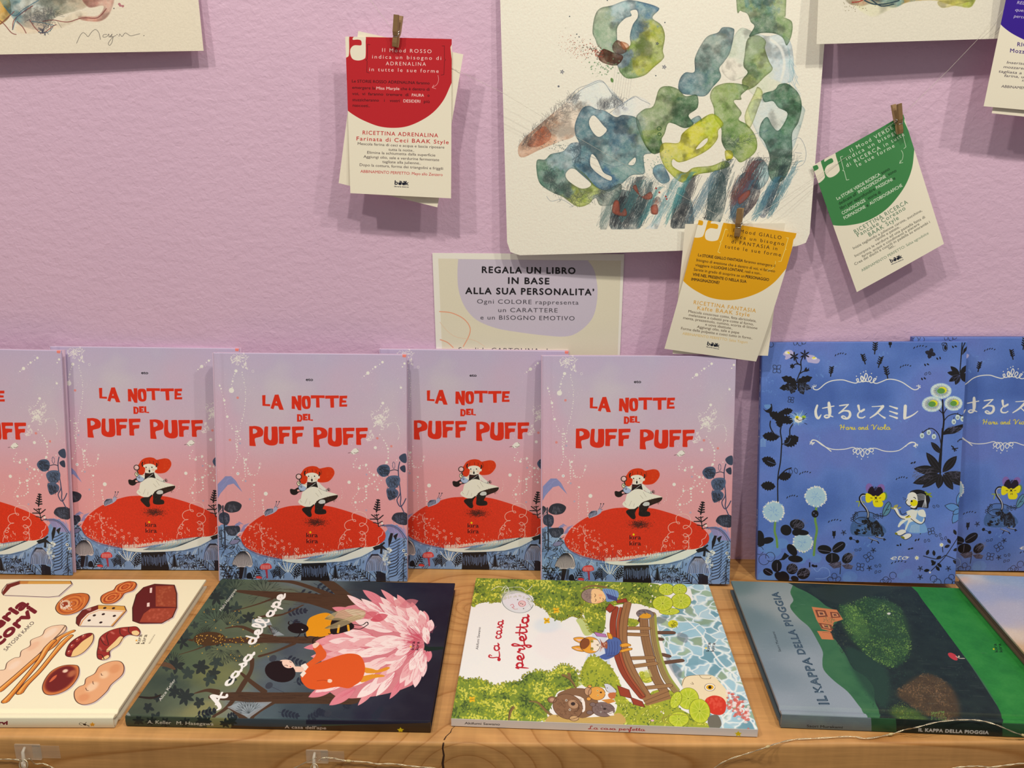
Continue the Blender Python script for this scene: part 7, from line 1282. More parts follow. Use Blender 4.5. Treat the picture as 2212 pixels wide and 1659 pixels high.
def art_bread(quad):
    c = Canvas(1120, 1160, quad, (0, 1230), .25862, (246, 236, 196), ill=ILL_SHELF, seed=61); R0 = c.rng
    IK = (58, 28, 20); SHD = (190, 178, 176)
    def loaf(P, col, sm=5, lw=4.5, sh=(12, 8)):
        q = spline(P, sm, True) if sm else np.array(P, float); c.poly(q+np.array(sh), SHD, .8); c.poly(q, col); return q
    def ink(q, lw=4.5): c.stroke([np.vstack([q, q[:1]])], lw, IK)
    def sheen(P, cols, q):
        for (x, y, rx, ry, a, cl, al) in cols: c.ell(x, y, rx, ry, cl, al, a, soft=5)
    # white loaf
    P = [(20, 170), (60, 120), (160, 95), (590, 97), (602, 122), (490, 222), (400, 230), (30, 216), (15, 195)]; q = loaf(P, (236, 230, 200), 0); c.poly([(165, 97), (590, 98), (598, 122), (170, 122)], (214, 160, 70)); c.poly([(20, 190), (60, 125), (170, 95), (170, 122), (90, 150), (30, 215)], (110, 36, 24)); c.poly([(160, 97), (240, 97), (230, 122), (165, 122)], (190, 120, 50), .7); ink(q, 4)
    # cinnamon bun
    q = loaf([(465, 330), (490, 270), (560, 220), (660, 198), (735, 210), (740, 260), (690, 330), (600, 372), (510, 375)], (202, 110, 44)); 
    for k in range(6): c.stroke([c.epts(590+k*4, 288, 125-k*20, 76-k*12, -.45, 26, .6*k, 5.4+.6*k)], 6, (150, 62, 26) if k % 2 else (226, 150, 70), .8)
    c.ell(545, 292, 46, 36, (222, 196, 160), .9, -.4); c.ell(540, 292, 30, 20, (150, 60, 26), 1, -.4); c.dots([(R0.uniform(500, 600), R0.uniform(250, 335)) for _ in range(40)], 4, (240, 230, 206)); ink(q)
    # twist
    q = loaf([(842, 260), (850, 220), (900, 190), (950, 170), (980, 130), (1050, 104), (1120, 104), (1140, 130), (1110, 175), (1040, 200), (1010, 240), (950, 280), (870, 286)], (200, 100, 44))
    for cx, cy in ((1045, 145), (930, 235)):
        for k in range(4): c.stroke([c.epts(cx, cy, 82-k*18, 38-k*8, -.42, 22, .3*k, 5.6+.3*k)], 5, (134, 46, 22) if k % 2 else (232, 170, 90), .85)
    ink(q)
    # raisin slice
    P = [(636, 450), (640, 400), (690, 340), (820, 298), (1040, 306), (1055, 345), (940, 476), (660, 474)]; q = loaf(P, (238, 230, 204), 0); c.poly([(636, 455), (640, 400), (690, 340), (820, 298), (825, 330), (730, 370), (680, 420), (660, 474)], (110, 36, 24)); c.poly([(820, 298), (1040, 306), (1055, 345), (820, 332)], (218, 164, 70)); c.poly([(1055, 345), (940, 476), (925, 470), (1035, 348)], (214, 160, 90)); c.stroke([[(670, 468), (690, 430), (740, 376), (830, 340), (1040, 352)]], 6, (214, 140, 70))
    for x, y in ((788, 384), (863, 374), (745, 426), (842, 443), (955, 388), (875, 322), (948, 324)): c.ell(x, y, 14, 8, (40, 26, 22), 1, -.3)
    ink(q); c.poly([(720, 335), (760, 320), (755, 345)], (200, 140, 130), .8, sm=3)
    # dark square loaf, cut in two faces
    P = [(1110, 430), (1108, 320), (1140, 210), (1200, 150), (1290, 122), (1455, 130), (1475, 200), (1475, 320), (1440, 400), (1350, 450), (1170, 452)]; q = loaf(P, (92, 26, 26), 0, 5, (14, 8)); c.poly([(1300, 140), (1450, 135), (1470, 200), (1472, 315), (1300, 310)], (150, 66, 40)); c.poly([(1165, 440), (1200, 370), (1260, 325), (1470, 322), (1438, 398), (1350, 445)], (156, 66, 42))
    for _ in range(60): x, y = R0.uniform(1310, 1460), R0.uniform(150, 300); c.dots([(x, y)], R0.uniform(3, 12), (196, 120, 80), .25, soft=1)
    for _ in range(50): x, y = R0.uniform(1220, 1430), R0.uniform(335, 430); c.dots([(x, y)], R0.uniform(3, 12), (206, 110, 84), .25, soft=1)
    c.polys([[(1252, 155), (1272, 152), (1268, 196), (1250, 196)], [(1228, 280), (1250, 276), (1250, 310), (1226, 312)]], (236, 214, 196)); ink(q, 6)
    # braided roll, croissant
    q = loaf([(552, 720), (556, 670), (590, 610), (660, 560), (740, 532), (780, 545), (770, 610), (700, 690), (620, 728)], (236, 200, 130)); c.poly([(552, 722), (556, 670), (590, 610), (660, 560), (740, 532), (770, 545), (690, 600), (650, 640), (610, 680), (590, 728)], (126, 26, 22), sm=4)
    for x, y in ((580, 690), (605, 640), (650, 590), (700, 560)): c.ell(x, y, 22, 12, (178, 70, 50), .8, -.7); c.ell(x-6, y-6, 8, 4, (240, 214, 190), .9, -.7)
    ink(q)
    q = loaf([(810, 700), (820, 640), (835, 570), (900, 520), (990, 490), (1080, 480), (1140, 480), (1170, 520), (1150, 555), (1080, 545), (1030, 570), (990, 630), (920, 680), (915, 730), (870, 755), (820, 745)], (150, 42, 32))
    c.polys([[(900, 690), (960, 650), (1020, 600), (1030, 570), (1000, 560), (960, 600), (890, 670)], [(1100, 520), (1140, 510), (1165, 530), (1145, 552), (1110, 545)], [(850, 745), (900, 715), (912, 735), (875, 755)]], (236, 206, 140), sm=3)
    for P in ([(835, 570), (870, 625), (905, 630), (890, 560), (905, 530)], [(1000, 490), (1005, 540), (1040, 560)], [(1075, 482), (1075, 520), (1100, 545)], [(815, 660), (860, 680), (915, 680)], [(815, 710), (850, 715), (870, 750)]): c.stroke([spline(P, 4)], 4.5, IK)
    for x, y, a in ((940, 530, .5), (860, 580, 1), (1040, 505, .3), (840, 665, 1)): c.ell(x, y, 20, 8, (214, 130, 110), .7, a, soft=2)
    ink(q)
    # long plait, sticks
    q = loaf([(-60, 930), (-20, 850), (40, 835), (60, 780), (120, 740), (165, 730), (180, 680), (250, 640), (260, 590), (350, 550), (380, 500), (450, 470), (545, 468), (540, 520), (440, 590), (330, 700), (200, 820), (60, 950), (-40, 1010)], (238, 206, 166)); sheen(None, [(420, 530, 70, 24, -.6, (244, 226, 196), .7), (280, 640, 60, 24, -.6, (230, 180, 140), .6), (120, 800, 60, 24, -.6, (244, 220, 190), .7)], None); ink(q, 4)
    c.stroke([spline([(545, 470), (500, 530), (450, 580)], 3)], 6, (90, 70, 40))
    for P, w_ in (([(610, 515), (500, 570), (440, 640), (330, 720), (150, 880), (0, 1010)], [26, 34, 30, 26, 30, 36]), ([(450, 595), (390, 660), (330, 760), (200, 920), (100, 1040), (45, 1100)], [30, 36, 28, 26, 30, 40]), ([(590, 555), (520, 620), (420, 740), (330, 850), (220, 960), (165, 1030)], [30, 34, 26, 26, 30, 36])):
        L = spline(P, 10); c.stroke([L], [x+9 for x in w_], IK); c.stroke([L], w_, (220, 140, 50)); c.stroke([L+np.array([-4, -6])], [6, 12, 5, 5, 10], (240, 190, 110), .8); c.stroke([L+np.array([8, 8])], 5, (176, 84, 30), .7)
    # brown bun, split roll
    q = loaf([(355, 1000), (370, 930), (430, 850), (520, 805), (620, 798), (658, 820), (650, 900), (580, 990), (480, 1040), (390, 1045)], (206, 120, 60)); c.ell(505, 915, 150, 84, (104, 22, 20), .95, -.62, soft=5); c.ell(545, 848, 24, 14, (240, 214, 180), .95, -.3, soft=2); c.poly([(410, 940), (440, 900), (475, 880), (465, 905), (430, 935)], (206, 100, 60), sm=3); c.ell(600, 870, 40, 24, (222, 150, 90), .6, -.6, soft=5); ink(q)
    q = loaf([(625, 1080), (622, 1020), (660, 980), (705, 960), (720, 910), (790, 870), (830, 810), (920, 770), (1000, 768), (1035, 810), (1020, 880), (930, 960), (890, 1020), (800, 1100), (720, 1128), (660, 1120)], (226, 168, 116), sh=(12, 10)); sheen(None, [(960, 830, 50, 34, -.5, (214, 146, 94), .7), (870, 880, 40, 30, -.5, (240, 206, 160), .8), (770, 980, 60, 30, -.6, (240, 210, 168), .8), (700, 1070, 50, 30, -.3, (214, 140, 90), .6)], None)
    c.stroke([spline([(845, 870), (850, 885), (860, 885)], 3), spline([(775, 935), (778, 955), (785, 958)], 3), spline([(715, 990), (725, 1010), (740, 1012)], 3)], 3.4, IK); ink(q)
    # lettering: fat maroon display letters, author, mark
    MR = (112, 24, 34)
    c.text('teria', (-90, 560), (240, 290), 84, MR, bold=.075, up=(-.84, -.50)); c.text('corvi', (-10, 640), (305, 350), 84, MR, bold=.075, up=(-.82, -.55))
    c.text('SATOSHI KAKO', (52, 684), (290, 446), 30, (60, 50, 52), up=(-.86, -.5)); kira(c, (1165, 622), (.30, -1), (-1, -.02), 30, (70, 64, 50), (226, 160, 40)); c.text('EDIZIONI', (1252, 620), (1298, 545), 12, (110, 104, 84), up=(-1, 0))
    c.grain(.012); return c
def art_bread_spine(fr, T):
    c = spine_canvas(fr, T, 1160, 54, (0, 1230), .25862, (228, 222, 190), seed=3)
    c.text('corvi', (-78, 1291), (66, 1292), 34, (110, 22, 36), bold=.08); star(c, 776, 1292, 25, (226, 160, 40)); K = (40, 34, 30)
    c.stroke([spline([(690, 1300), (668, 1290), (672, 1276), (695, 1280), (710, 1294), (735, 1298), (752, 1308)], 4)], 3, K); c.ell(712, 1292, 15, 9, K, 1, .4); c.stroke([[(712, 1290), (725, 1268)], [(735, 1300), (748, 1316)]], 3, K); return c
def art_sky(quad):
    c = Canvas(900, 980, quad, (1560, 1220), .29475, (150, 160, 180), ill=ILL_SHELF, seed=71)
    grad_field(c, [(1720, 70, (150, 166, 170)), (1760, 110, (206, 170, 150)), (1820, 90, (190, 190, 190)), (2000, 80, (140, 160, 184)), (2200, 70, (134, 156, 186)), (1950, 250, (150, 158, 184)), (2100, 200, (146, 156, 184)), (2200, 350, (170, 168, 180)), (2050, 380, (168, 166, 180)), (2150, 500, (206, 188, 166)), (2220, 620, (196, 160, 116)), (2400, 500, (190, 170, 160)), (2600, 300, (130, 150, 186))], 3, .06)
    R0 = c.rng; c.stroke([[(x, y), (x+R0.uniform(6, 20), y+R0.uniform(-5, 2))] for x, y in ((R0.uniform(1700, 2500), R0.uniform(50, 900)) for _ in range(1400))], 2.2, (206, 204, 206), .25); c.grain(.05); return c
# ------------------------------------------------------------------ room: plastered wall and the slab shelf
def wall_material():
    m, nt, b = new_mat('lilac wall paint'); L = nt.links.new
    a = albedo((203, 170, 181), ILL_WALL)
    tc = add(nt, 'ShaderNodeTexCoord')
    n1 = add(nt, 'ShaderNodeTexNoise'); n1.inputs['Scale'].default_value = 190; n1.inputs['Detail'].default_value = 4; n1.inputs['Roughness'].default_value = .55; n1.inputs['Distortion'].default_value = .6
    n2 = add(nt, 'ShaderNodeTexNoise'); n2.inputs['Scale'].default_value = 6; n2.inputs['Detail'].default_value = 6
    mp = add(nt, 'ShaderNodeMapping'); mp.inputs['Rotation'].default_value = (0, .6, 0); mp.inputs['Scale'].default_value = (1.0, 1, 1.9)
    n3 = add(nt, 'ShaderNodeTexNoise'); n3.inputs['Scale'].default_value = 60; n3.inputs['Detail'].default_value = 3
    for n in (n1, n2): L(tc.outputs['Object'], n.inputs['Vector'])
    L(tc.outputs['Object'], mp.inputs['Vector']); L(mp.outputs[0], n3.inputs['Vector'])
    cr = add(nt, 'ShaderNodeMix', data_type='RGBA'); cr.inputs[6].default_value = (*(a*np.array([.95, .94, .97])), 1); cr.inputs[7].default_value = (*(a*1.05), 1)
    L(n2.outputs['Fac'], cr.inputs[0]); L(cr.outputs[2], b.inputs['Base Color'])
    # small pits and specks
    vo = add(nt, 'ShaderNodeTexVoronoi'); vo.inputs['Scale'].default_value = 26
    L(tc.outputs['Object'], vo.inputs['Vector'])
    ad = add(nt, 'ShaderNodeMath', operation='MULTIPLY_ADD'); ad.inputs[1].default_value = 1.0
    L(n1.outputs['Fac'], ad.inputs[0]); mu = add(nt, 'ShaderNodeMath', operation='MULTIPLY'); mu.inputs[1].default_value = 1.1; L(n3.outputs['Fac'], mu.inputs[0]); L(mu.outputs[0], ad.inputs[2])
    bp = add(nt, 'ShaderNodeBump'); bp.inputs['Strength'].default_value = 1.0; bp.inputs['Distance'].default_value = .0006
    L(ad.outputs[0], bp.inputs['Height']); L(bp.outputs['Normal'], b.inputs['Normal'])
    b.inputs['Roughness'].default_value = .42; b.inputs['Specular IOR Level'].default_value = .35
    return m
WALL = wall_material()
bm = bmesh.new(); box_bm(bm, -1.6, 1.7, 0, .12, -.9, 1.7)
tag(bmobj('wall_back', bm, (WALL,)), kind='structure')
bm = bmesh.new(); box_bm(bm, -1.6, 1.7, -2.6, .12, -.96, -.90)
tag(bmobj('floor', bm, (flat_mat('floor boards', (120, 96, 74), ILL_SHELF, .6, .12, 8),)), kind='structure')

def wood_material():
    m, nt, b = new_mat('solid wood slab'); L = nt.links.new
    tc = add(nt, 'ShaderNodeTexCoord')
    # growth rings run along the slab (x) as long wavy figures, bent by low noise and round a knot
    lo = add(nt, 'ShaderNodeTexNoise'); lo.inputs['Scale'].default_value = 1.6; lo.inputs['Detail'].default_value = 2
    mp = add(nt, 'ShaderNodeMapping'); mp.inputs['Scale'].default_value = (.16, 2.2, 3.0); mp.inputs['Rotation'].default_value = (.5, .05, .06)
    L(tc.outputs['Object'], mp.inputs['Vector']); L(mp.outputs[0], lo.inputs['Vector'])
    sep = add(nt, 'ShaderNodeSeparateXYZ'); L(tc.outputs['Object'], sep.inputs[0])
    def math_(op, a, b_=None):
        n = add(nt, 'ShaderNodeMath', operation=op)
        for i, q in enumerate((a, b_)):
            if q is None: continue
            if isinstance(q, (int, float)): n.inputs[i].default_value = q
            else: L(q, n.inputs[i])
        return n.outputs[0]
    # distance to two knots: (x, y) centres on the top, elongated through the thickness
    def knot(cx, cy, cz, k):
        vx = math_('MULTIPLY', math_('SUBTRACT', sep.outputs[0], cx), 1.0); vy = math_('SUBTRACT', sep.outputs[1], cy); vz = math_('MULTIPLY', math_('SUBTRACT', sep.outputs[2], cz), .6)
        d = math_('SQRT', math_('ADD', math_('ADD', math_('MULTIPLY', vx, vx), math_('MULTIPLY', vy, vy)), math_('MULTIPLY', vz, vz)))
        return d, math_('POWER', 2.718, math_('MULTIPLY', d, -k))
    d1, g1 = knot(-.053, -.126, -.01, 26); d2, g2 = knot(-.045, -.345, -.07, 17)
    ring = math_('ADD', math_('MULTIPLY', lo.outputs['Fac'], 26.0), math_('MULTIPLY', g1, 7.0))
    ring = math_('ADD', ring, math_('MULTIPLY', g2, 10.0))
    s = math_('FRACT', ring)
    cr = add(nt, 'ShaderNodeValToRGB'); L(s, cr.inputs[0])
    A = lambda c: (*albedo(c, ILL_SHELF), 1)
    cr.color_ramp.elements[0].position = 0; cr.color_ramp.elements[0].color = A((192, 142, 84))
    cr.color_ramp.elements[1].position = 1.0; cr.color_ramp.elements[1].color = A((192, 142, 84))
    for p, c_ in ((.5, (200, 150, 88)), (.88, (186, 136, 78)), (.955, (166, 114, 58))):
        e = cr.color_ramp.elements.new(p); e.color = A(c_)
    # fine pores along the grain
    mp2 = add(nt, 'ShaderNodeMapping'); mp2.inputs['Scale'].default_value = (18, 260, 260); L(tc.outputs['Object'], mp2.inputs['Vector'])
    fi = add(nt, 'ShaderNodeTexNoise'); fi.inputs['Scale'].default_value = 1.0; fi.inputs['Detail'].default_value = 4; L(mp2.outputs[0], fi.inputs['Vector'])
    # cross figure (ripple) across the grain
    mp3 = add(nt, 'ShaderNodeMapping'); mp3.inputs['Scale'].default_value = (120, 7, 12); L(tc.outputs['Object'], mp3.inputs['Vector'])
    rp = add(nt, 'ShaderNodeTexNoise'); rp.inputs['Scale'].default_value = 1.0; rp.inputs['Detail'].default_value = 2; L(mp3.outputs[0], rp.inputs['Vector'])
    bl = add(nt, 'ShaderNodeTexNoise'); bl.inputs['Scale'].default_value = 7; bl.inputs['Detail'].default_value = 3; L(tc.outputs['Object'], bl.inputs['Vector'])
    f = math_('ADD', math_('MULTIPLY', fi.outputs['Fac'], .40), math_('MULTIPLY', rp.outputs['Fac'], .26))
    f = math_('ADD', math_('ADD', f, math_('MULTIPLY', bl.outputs['Fac'], .5)), .42)
    hs = add(nt, 'ShaderNodeMix', data_type='RGBA', blend_type='MULTIPLY'); hs.inputs[0].default_value = 1
    L(cr.outputs[0], hs.inputs[6])
    cmb = add(nt, 'ShaderNodeCombineColor'); 
    for i in range(3): L(f, cmb.inputs[i])
    L(cmb.outputs[0], hs.inputs[7]); L(hs.outputs[2], b.inputs['Base Color'])
    b.inputs['Roughness'].default_value = .48; b.inputs['Specular IOR Level'].default_value = .35
    bp = add(nt, 'ShaderNodeBump'); bp.inputs['Distance'].default_value = .00022; bp.inputs['Strength'].default_value = 1
    L(fi.outputs['Fac'], bp.inputs['Height']); L(bp.outputs['Normal'], b.inputs['Normal'])
    return m
WOOD = wood_material()
# the slab: top at z = 0, slightly wavy front edge with an eased arris; a drying check (crack) near the middle is cut into it
EDGE = [(-1.25, -.345), (-.62, -.3455), (-.4382, -.3445), (-.2193, -.3436), (-.0096, -.3423), (.2078, -.3374), (.4251, -.3286), (.8, -.318), (1.3, -.312)]
def edge_y(x): return float(np.interp(x, [e[0] for e in EDGE], [e[1] for e in EDGE]))
CX = np.array([-.0655, -.0655, -.0640, -.060, -.0585, -.050, -.047])          # course of the check: x at y below
CY = np.array([-.40, -.3425, -.335, -.328, -.322, -.309, -.300])
def shelf():
    xs = sorted(set(np.round(np.concatenate([np.linspace(-1.25, 1.3, 52), np.linspace(-.085, -.035, 41)]), 5)))
    V, F = [], []; T = .043
    prof = [('t', 0.0), ('t', .1), ('t', .2), ('t', .25), ('t', .275)]+[('c', k) for k in range(7)]+[('f', -.012), ('f', -.022), ('f', -.034)]+[('b', k) for k in range(4)]+[('u', 0)]
    for x in xs:
        ye = edge_y(x); r = .0036
        for kind, q in prof:
            if kind == 't': V.append([x, -q, 0.0])
            elif kind == 'c': a = PI/2*q/6; V.append([x, ye+r-r*math.sin(a), -r+r*math.cos(a)])
            elif kind == 'f': V.append([x, ye, q])
            elif kind == 'b': a = PI/2*q/3; V.append([x, ye+.003-.003*math.cos(a), -T+.003-.003*math.sin(a)])
            else: V.append([x, 0.0, -T])
    n = len(prof)
    for i in range(len(xs)-1):
        for j in range(n-1): F.append((i*n+j, (i+1)*n+j, (i+1)*n+j+1, i*n+j+1)[::-1])
    o = meshobj('wooden_shelf', V, F, (WOOD,)); 
    return o
root_shelf = shelf(); tag(root_shelf, 'thick pale brown wooden slab shelf with a crack in its front edge', 'shelf')
for p in root_shelf.data.polygons: p.use_smooth = True
# the crack: a dark, deep, thin wedge let into the slab
def crack():
    dark = flat_mat('crack shadowed wood', (60, 36, 20), ILL_SHELF, .9, .2, 200)
    path = [(-.0470, -.3020, .00012, .0002), (-.0500, -.3090, .00012, .0004), (-.0535, -.3150, .00012, .0003), (-.0560, -.3190, .00012, .0006), (-.0588, -.3240, .00012, .0005), (-.0602, -.3290, .00012, .0009), (-.0630, -.3340, .00012, .0009), (-.0645, -.3385, .00012, .0012), (-.0650, -.3422, -.0012, .0013), (-.0652, -.3434, -.0050, .0013), (-.0648, -.3434, -.012, .0015), (-.0654, -.3434, -.020, .0020), (-.0650, -.3434, -.028, .0018), (-.0656, -.3434, -.0415, .0014)]
    V, F = [], []
    for k, (x, y, z, w_) in enumerate(path):
        jit = .0003*math.sin(k*2.7); yy = y if z > 0 else edge_y(x)-.00012
        V += [(x-w_/2+jit, yy, z), (x+w_/2+jit, yy, z), (x+jit, yy+(.002 if z < 0 else 0), z-(.002 if z > 0 else 0))]
    for k in range(len(path)-1):
        a, b = k*3, k*3+3; F += [(a, a+1, b+1, b), (a+1, a+2, b+2, b+1), (a+2, a, b, b+2)]
    return meshobj('crack', V, F, (dark,), root_shelf)
crack()
# ------------------------------------------------------------------ books: real rectangles leaning on the wall or lying on the shelf
def frame_stand(x, y, w_, h, lean, roll, yaw):
    u = np.array([math.cos(yaw), math.sin(yaw), 0]); n = np.array([-math.sin(yaw), math.cos(yaw), 0])
    v = np.array([0, 0, 1])*math.cos(lean)+n*math.sin(lean)
    uu = u*math.cos(roll)+v*math.sin(roll); vv = v*math.cos(roll)-u*math.sin(roll)
    o = np.array([x, y, 0.0]); m = min(0, uu[2]*w_); o[2] = -m+.0004
    return o, uu, vv, w_, h
def frame_flat(x, y, w_, h, a, z):
    # x, y: near-left corner seen from the camera; the book's spine is the near edge, its head points left
    c_, s_ = math.cos(a), math.sin(a); e = np.array([c_, s_, 0]); f = np.array([-s_, c_, 0])
    o = np.array([x, y, z])+e*w_               # spine foot = near-right corner
    return o, f, -e, h, w_                     # local x: away from the viewer, local y: to the left
def quad_of(fr):
    o, u, v, w_, h = fr
    return project(np.array([o+v*h, o+u*w_+v*h, o+u*w_, o]))
FR = {
 'P1': frame_stand(-0.7299, -0.0648, .2127, .2593, .1416, -.0091, 0.0),
 'P2': frame_stand(-0.5357, -0.0530, .2127, .2593, .1512, -.0068, .0256),
 'P3': frame_stand(-0.3437, -0.0761, .2127, .2593, .1582, -.0078, .0376),
 'P4': frame_stand(-0.1636, -0.0370, .2127, .2593, .1000, 0.0, -.0007),
 'P5': frame_stand(0.0215, -0.0660, .2127, .2593, .1520, .0134, -.0171),
 'B1': frame_stand(0.2692, -0.0527, .2183, .2733, .1511, .0334, -.0812),
 'B2': frame_stand(0.4324, -0.0240, .2183, .2780, .0450, .0120, -.0100),
 'L1': frame_flat(-0.6072, -0.3371, .2600, .2420, .0243, .0110),
 'L2': frame_flat(-0.3381, -0.3280, .2614, .2407, -.0073, .0112),
 'L3': frame_flat(-0.0599, -0.3211, .2605, .2489, -.0299, .0090),
 'L4': frame_flat(0.2236, -0.3157, .2600, .2349, -.0373, .0145),
}
THICK = {'P1': .0105, 'P2': .0105, 'P3': .0105, 'P4': .0100, 'P5': .0105, 'B1': .0120, 'B2': .0085, 'L1': .0110, 'L2': .0112, 'L3': .0090, 'L4': .0145}
# L5 rests on the corner of L4
_a = on_shelf(2064.6, 1239.2, .0262)
FR['L5'] = (np.array([_a[0], _a[1], .0262])+0, None, None, .24, .26)
def l5():
    a = -math.radians(0); p0 = on_shelf(2064.6, 1239.2, .0262); p1 = on_shelf(2212, 1408.6, .0262)
    e = p1-p0; e /= np.linalg.norm(e); right = np.array([-e[1], e[0], 0.0])
    o = p0+e*.235                               # near-left corner of the book
    return (o+right*.26, -e, -right, .235, .26)
FR['L5'] = l5(); THICK['L5'] = .0115

def book_matrix(fr):
    o, u, v, w_, h = fr; n = np.cross(u, v)
    return Matrix(((u[0], v[0], n[0], o[0]), (u[1], v[1], n[1], o[1]), (u[2], v[2], n[2], o[2]), (0, 0, 0, 1)))
def make_book(name, key, cover_m, spine_m, back_m, page_m, label, cat='book', group=None, board=.0022, groove=False, inset=.003, soft=False, spine_n='spine'):
    """local frame: x from spine to fore edge, y from foot to head, z = 0 on the printed front"""
    fr = FR[key]; T = THICK[key]; o, u, v, w_, h = fr
    root = empty(name, M=book_matrix(fr)); tag(root, label, cat, group)
    # front board: profile across the width, swept from foot to head, with rounded arrises and a hinge groove
    xs = [0, .0006, .0015, .004, .0055, .007, .0085, .010, .0115, w_*.3, w_*.6, w_-.0008, w_-.0002, w_]
    g = float(groove)
    zs = [-.0014, -.0005, 0, 0, -.0009*g, -.0016*g, -.0016*g, -.0009*g, 0, 0, 0, 0, -.0003, -.0010]
    if soft: zs[0] = -.0008; zs[1] = -.0002
    ys = [0, .0005, h*.25, h*.5, h*.75, h-.0005, h]
    def sheet(z0, flip, bd, nm, mats, fl=True):
        V, F, UV = [], [], []; n = len(xs); m = len(ys)
        for side in (0, 1):
            for j, y in enumerate(ys):
                for i, x in enumerate(xs):
                    e = -.0004 if j in (0, m-1) else 0
                    z = (zs[i]+e) if side == 0 else -bd + (zs[i]*.6 if 3 < i < 9 else 0)
                    V.append((x, y, z0+(z if not flip else -z)))
                    UV.append((x/w_, y/h))
        def id_(s, j, i): return s*n*m+j*n+i
        for j in range(m-1):
            for i in range(n-1):
                q = (id_(0, j, i), id_(0, j, i+1), id_(0, j+1, i+1), id_(0, j+1, i)); F.append(q if not flip else q[::-1])
                q = (id_(1, j, i), id_(1, j+1, i), id_(1, j+1, i+1), id_(1, j, i+1)); F.append(q if not flip else q[::-1])
        for i in range(n-1):
            for j, r in ((0, False), (m-1, True)):
                q = (id_(0, j, i), id_(1, j, i), id_(1, j, i+1), id_(0, j, i+1)); F.append(q if r == flip else q[::-1])
        for j in range(m-1):
            for i, r in ((0, True), (n-1, False)):
                q = (id_(0, j, i), id_(1, j, i), id_(1, j+1, i), id_(0, j+1, i)); F.append(q if r == flip else q[::-1])
        return meshobj(nm, V, F, mats, root, uvs=UV, smooth=False)
    sheet(0, False, board, 'front_cover', (cover_m,))
    sheet(-T, True, board, 'back_cover', (back_m,))
    # spine: slightly rounded strip closing the two boards
    n = 7; V, F, UV = [], [], []
    for j, y in enumerate((0.0, h)):
        for i in range(n):
            t = i/(n-1); V.append((-.0004-.0006*math.sin(PI*t) if not soft else -.0003, y, -.0009-t*(T-.0018))); UV.append((y/h, 1-t))
    for j, y in enumerate((0.0, h)):
        for i in range(n):
            t = i/(n-1); V.append((.0016, y, -.0009-t*(T-.0018))); UV.append((y/h, 1-t))
    for i in range(n-1):
        F.append((i, i+1, n+i+1, n+i)[::-1]); F.append((2*n+i, 2*n+i+1, 3*n+i+1, 3*n+i))
        F.append((i, i+1, 2*n+i+1, 2*n+i)); F.append((n+i, n+i+1, 3*n+i+1, 3*n+i)[::-1])
    F.append((0, 2*n, 3*n, n)[::-1]); F.append((n-1, 3*n-1, 4*n-1, 2*n-1)[::-1])
    sp = meshobj(spine_n, V, F, (spine_m,), root, uvs=UV)
    # page block
    bm = bmesh.new(); box_bm(bm, .0016, w_-inset, inset, h-inset, -T+board+.00005, -board-.00005, .0002, 1)
    bmobj('page_block', bm, (page_m,), root)
    return root
def page_mat(name, rgb=(214, 206, 188), ill=ILL_SHELF):
    m, nt, b = new_mat(name); a = albedo(rgb, ill); b.inputs['Roughness'].default_value = .8
    tc = add(nt, 'ShaderNodeTexCoord'); sp = add(nt, 'ShaderNodeSeparateXYZ'); mt = add(nt, 'ShaderNodeMath', operation='MULTIPLY'); mt.inputs[1].default_value = 3200
    n = add(nt, 'ShaderNodeTexNoise', noise_dimensions='1D'); n.inputs['Scale'].default_value = 1.0
    nt.links.new(tc.outputs['Object'], sp.inputs[0]); nt.links.new(sp.outputs[2], mt.inputs[0]); nt.links.new(mt.outputs[0], n.inputs['W'])
    mx = add(nt, 'ShaderNodeMix', data_type='RGBA'); mx.inputs[6].default_value = (*(a*.62), 1); mx.inputs[7].default_value = (*a, 1)
    nt.links.new(n.outputs['Fac'], mx.inputs[0]); nt.links.new(mx.outputs[2], b.inputs['Base Color'])
    return m
PAGES = page_mat('page edges')
def spine_quad(fr, T):
    """photo corners of the spine strip: TL, TR, BR, BL with the head of the book at the left"""
    o, u, v, w_, h = fr; n = np.cross(u, v)
    return project(np.array([o+v*h, o, o-n*T, o+v*h-n*T]))
# a spine texture has its own image: u = foot -> head, v = front -> back, so the image is mirrored when read head first
class SpineCanvas(Canvas):
    def image(s, name):
        s.px = s.px[:, ::-1]; return Canvas.image(s, name)
C_PUFF = art_puff(quad_of(FR['P5']))
M_PUFF = print_mat('pink picture book cover', C_PUFF, .42, .4, bump=.00003)
M_PSP = flat_mat('pink book spine', (196, 168, 184), ILL_STAND, .45, .06, 90)
for k, lab in (('P2', 'pink picture book with a red mushroom, back row, second from the left edge'),
               ('P4', 'pink picture book with a red mushroom, back row, between the two front-row copies'),
               ('P1', 'pink picture book cut off by the left edge of the photo'),
               ('P3', 'pink picture book with a red mushroom, front row, behind the dark forest book'),
               ('P5', 'pink picture book with a red mushroom, front row, behind the green and white book')):
    make_book('picture_book', k, M_PUFF, M_PSP, M_PSP, PAGES, lab, groove=.45, group='pink mushroom picture books along the wall')
C_HARU = art_haru(quad_of(FR['B1']))
M_HARU = print_mat('blue night garden cover', C_HARU, .36, .45, bump=.00002)
_q = spine_quad(FR['B1'], .012)
_sc = SpineCanvas(800, 40, [(0, 0), (800, 0), (800, 40), (0, 40)], (0, 0), 1, (74, 92, 152), ill=ILL_STAND, seed=2)
for t, x0, x1 in (('はるとスミレ', 90, 340), ('eto', 560, 620)): _sc.text(t, (x0, 28), (x1, 28), 18, (226, 220, 210))
M_HSP = print_mat('blue spine', _sc, .4)
M_HBK = flat_mat('blue back cover', (84, 100, 160), ILL_STAND, .4, .08, 60)
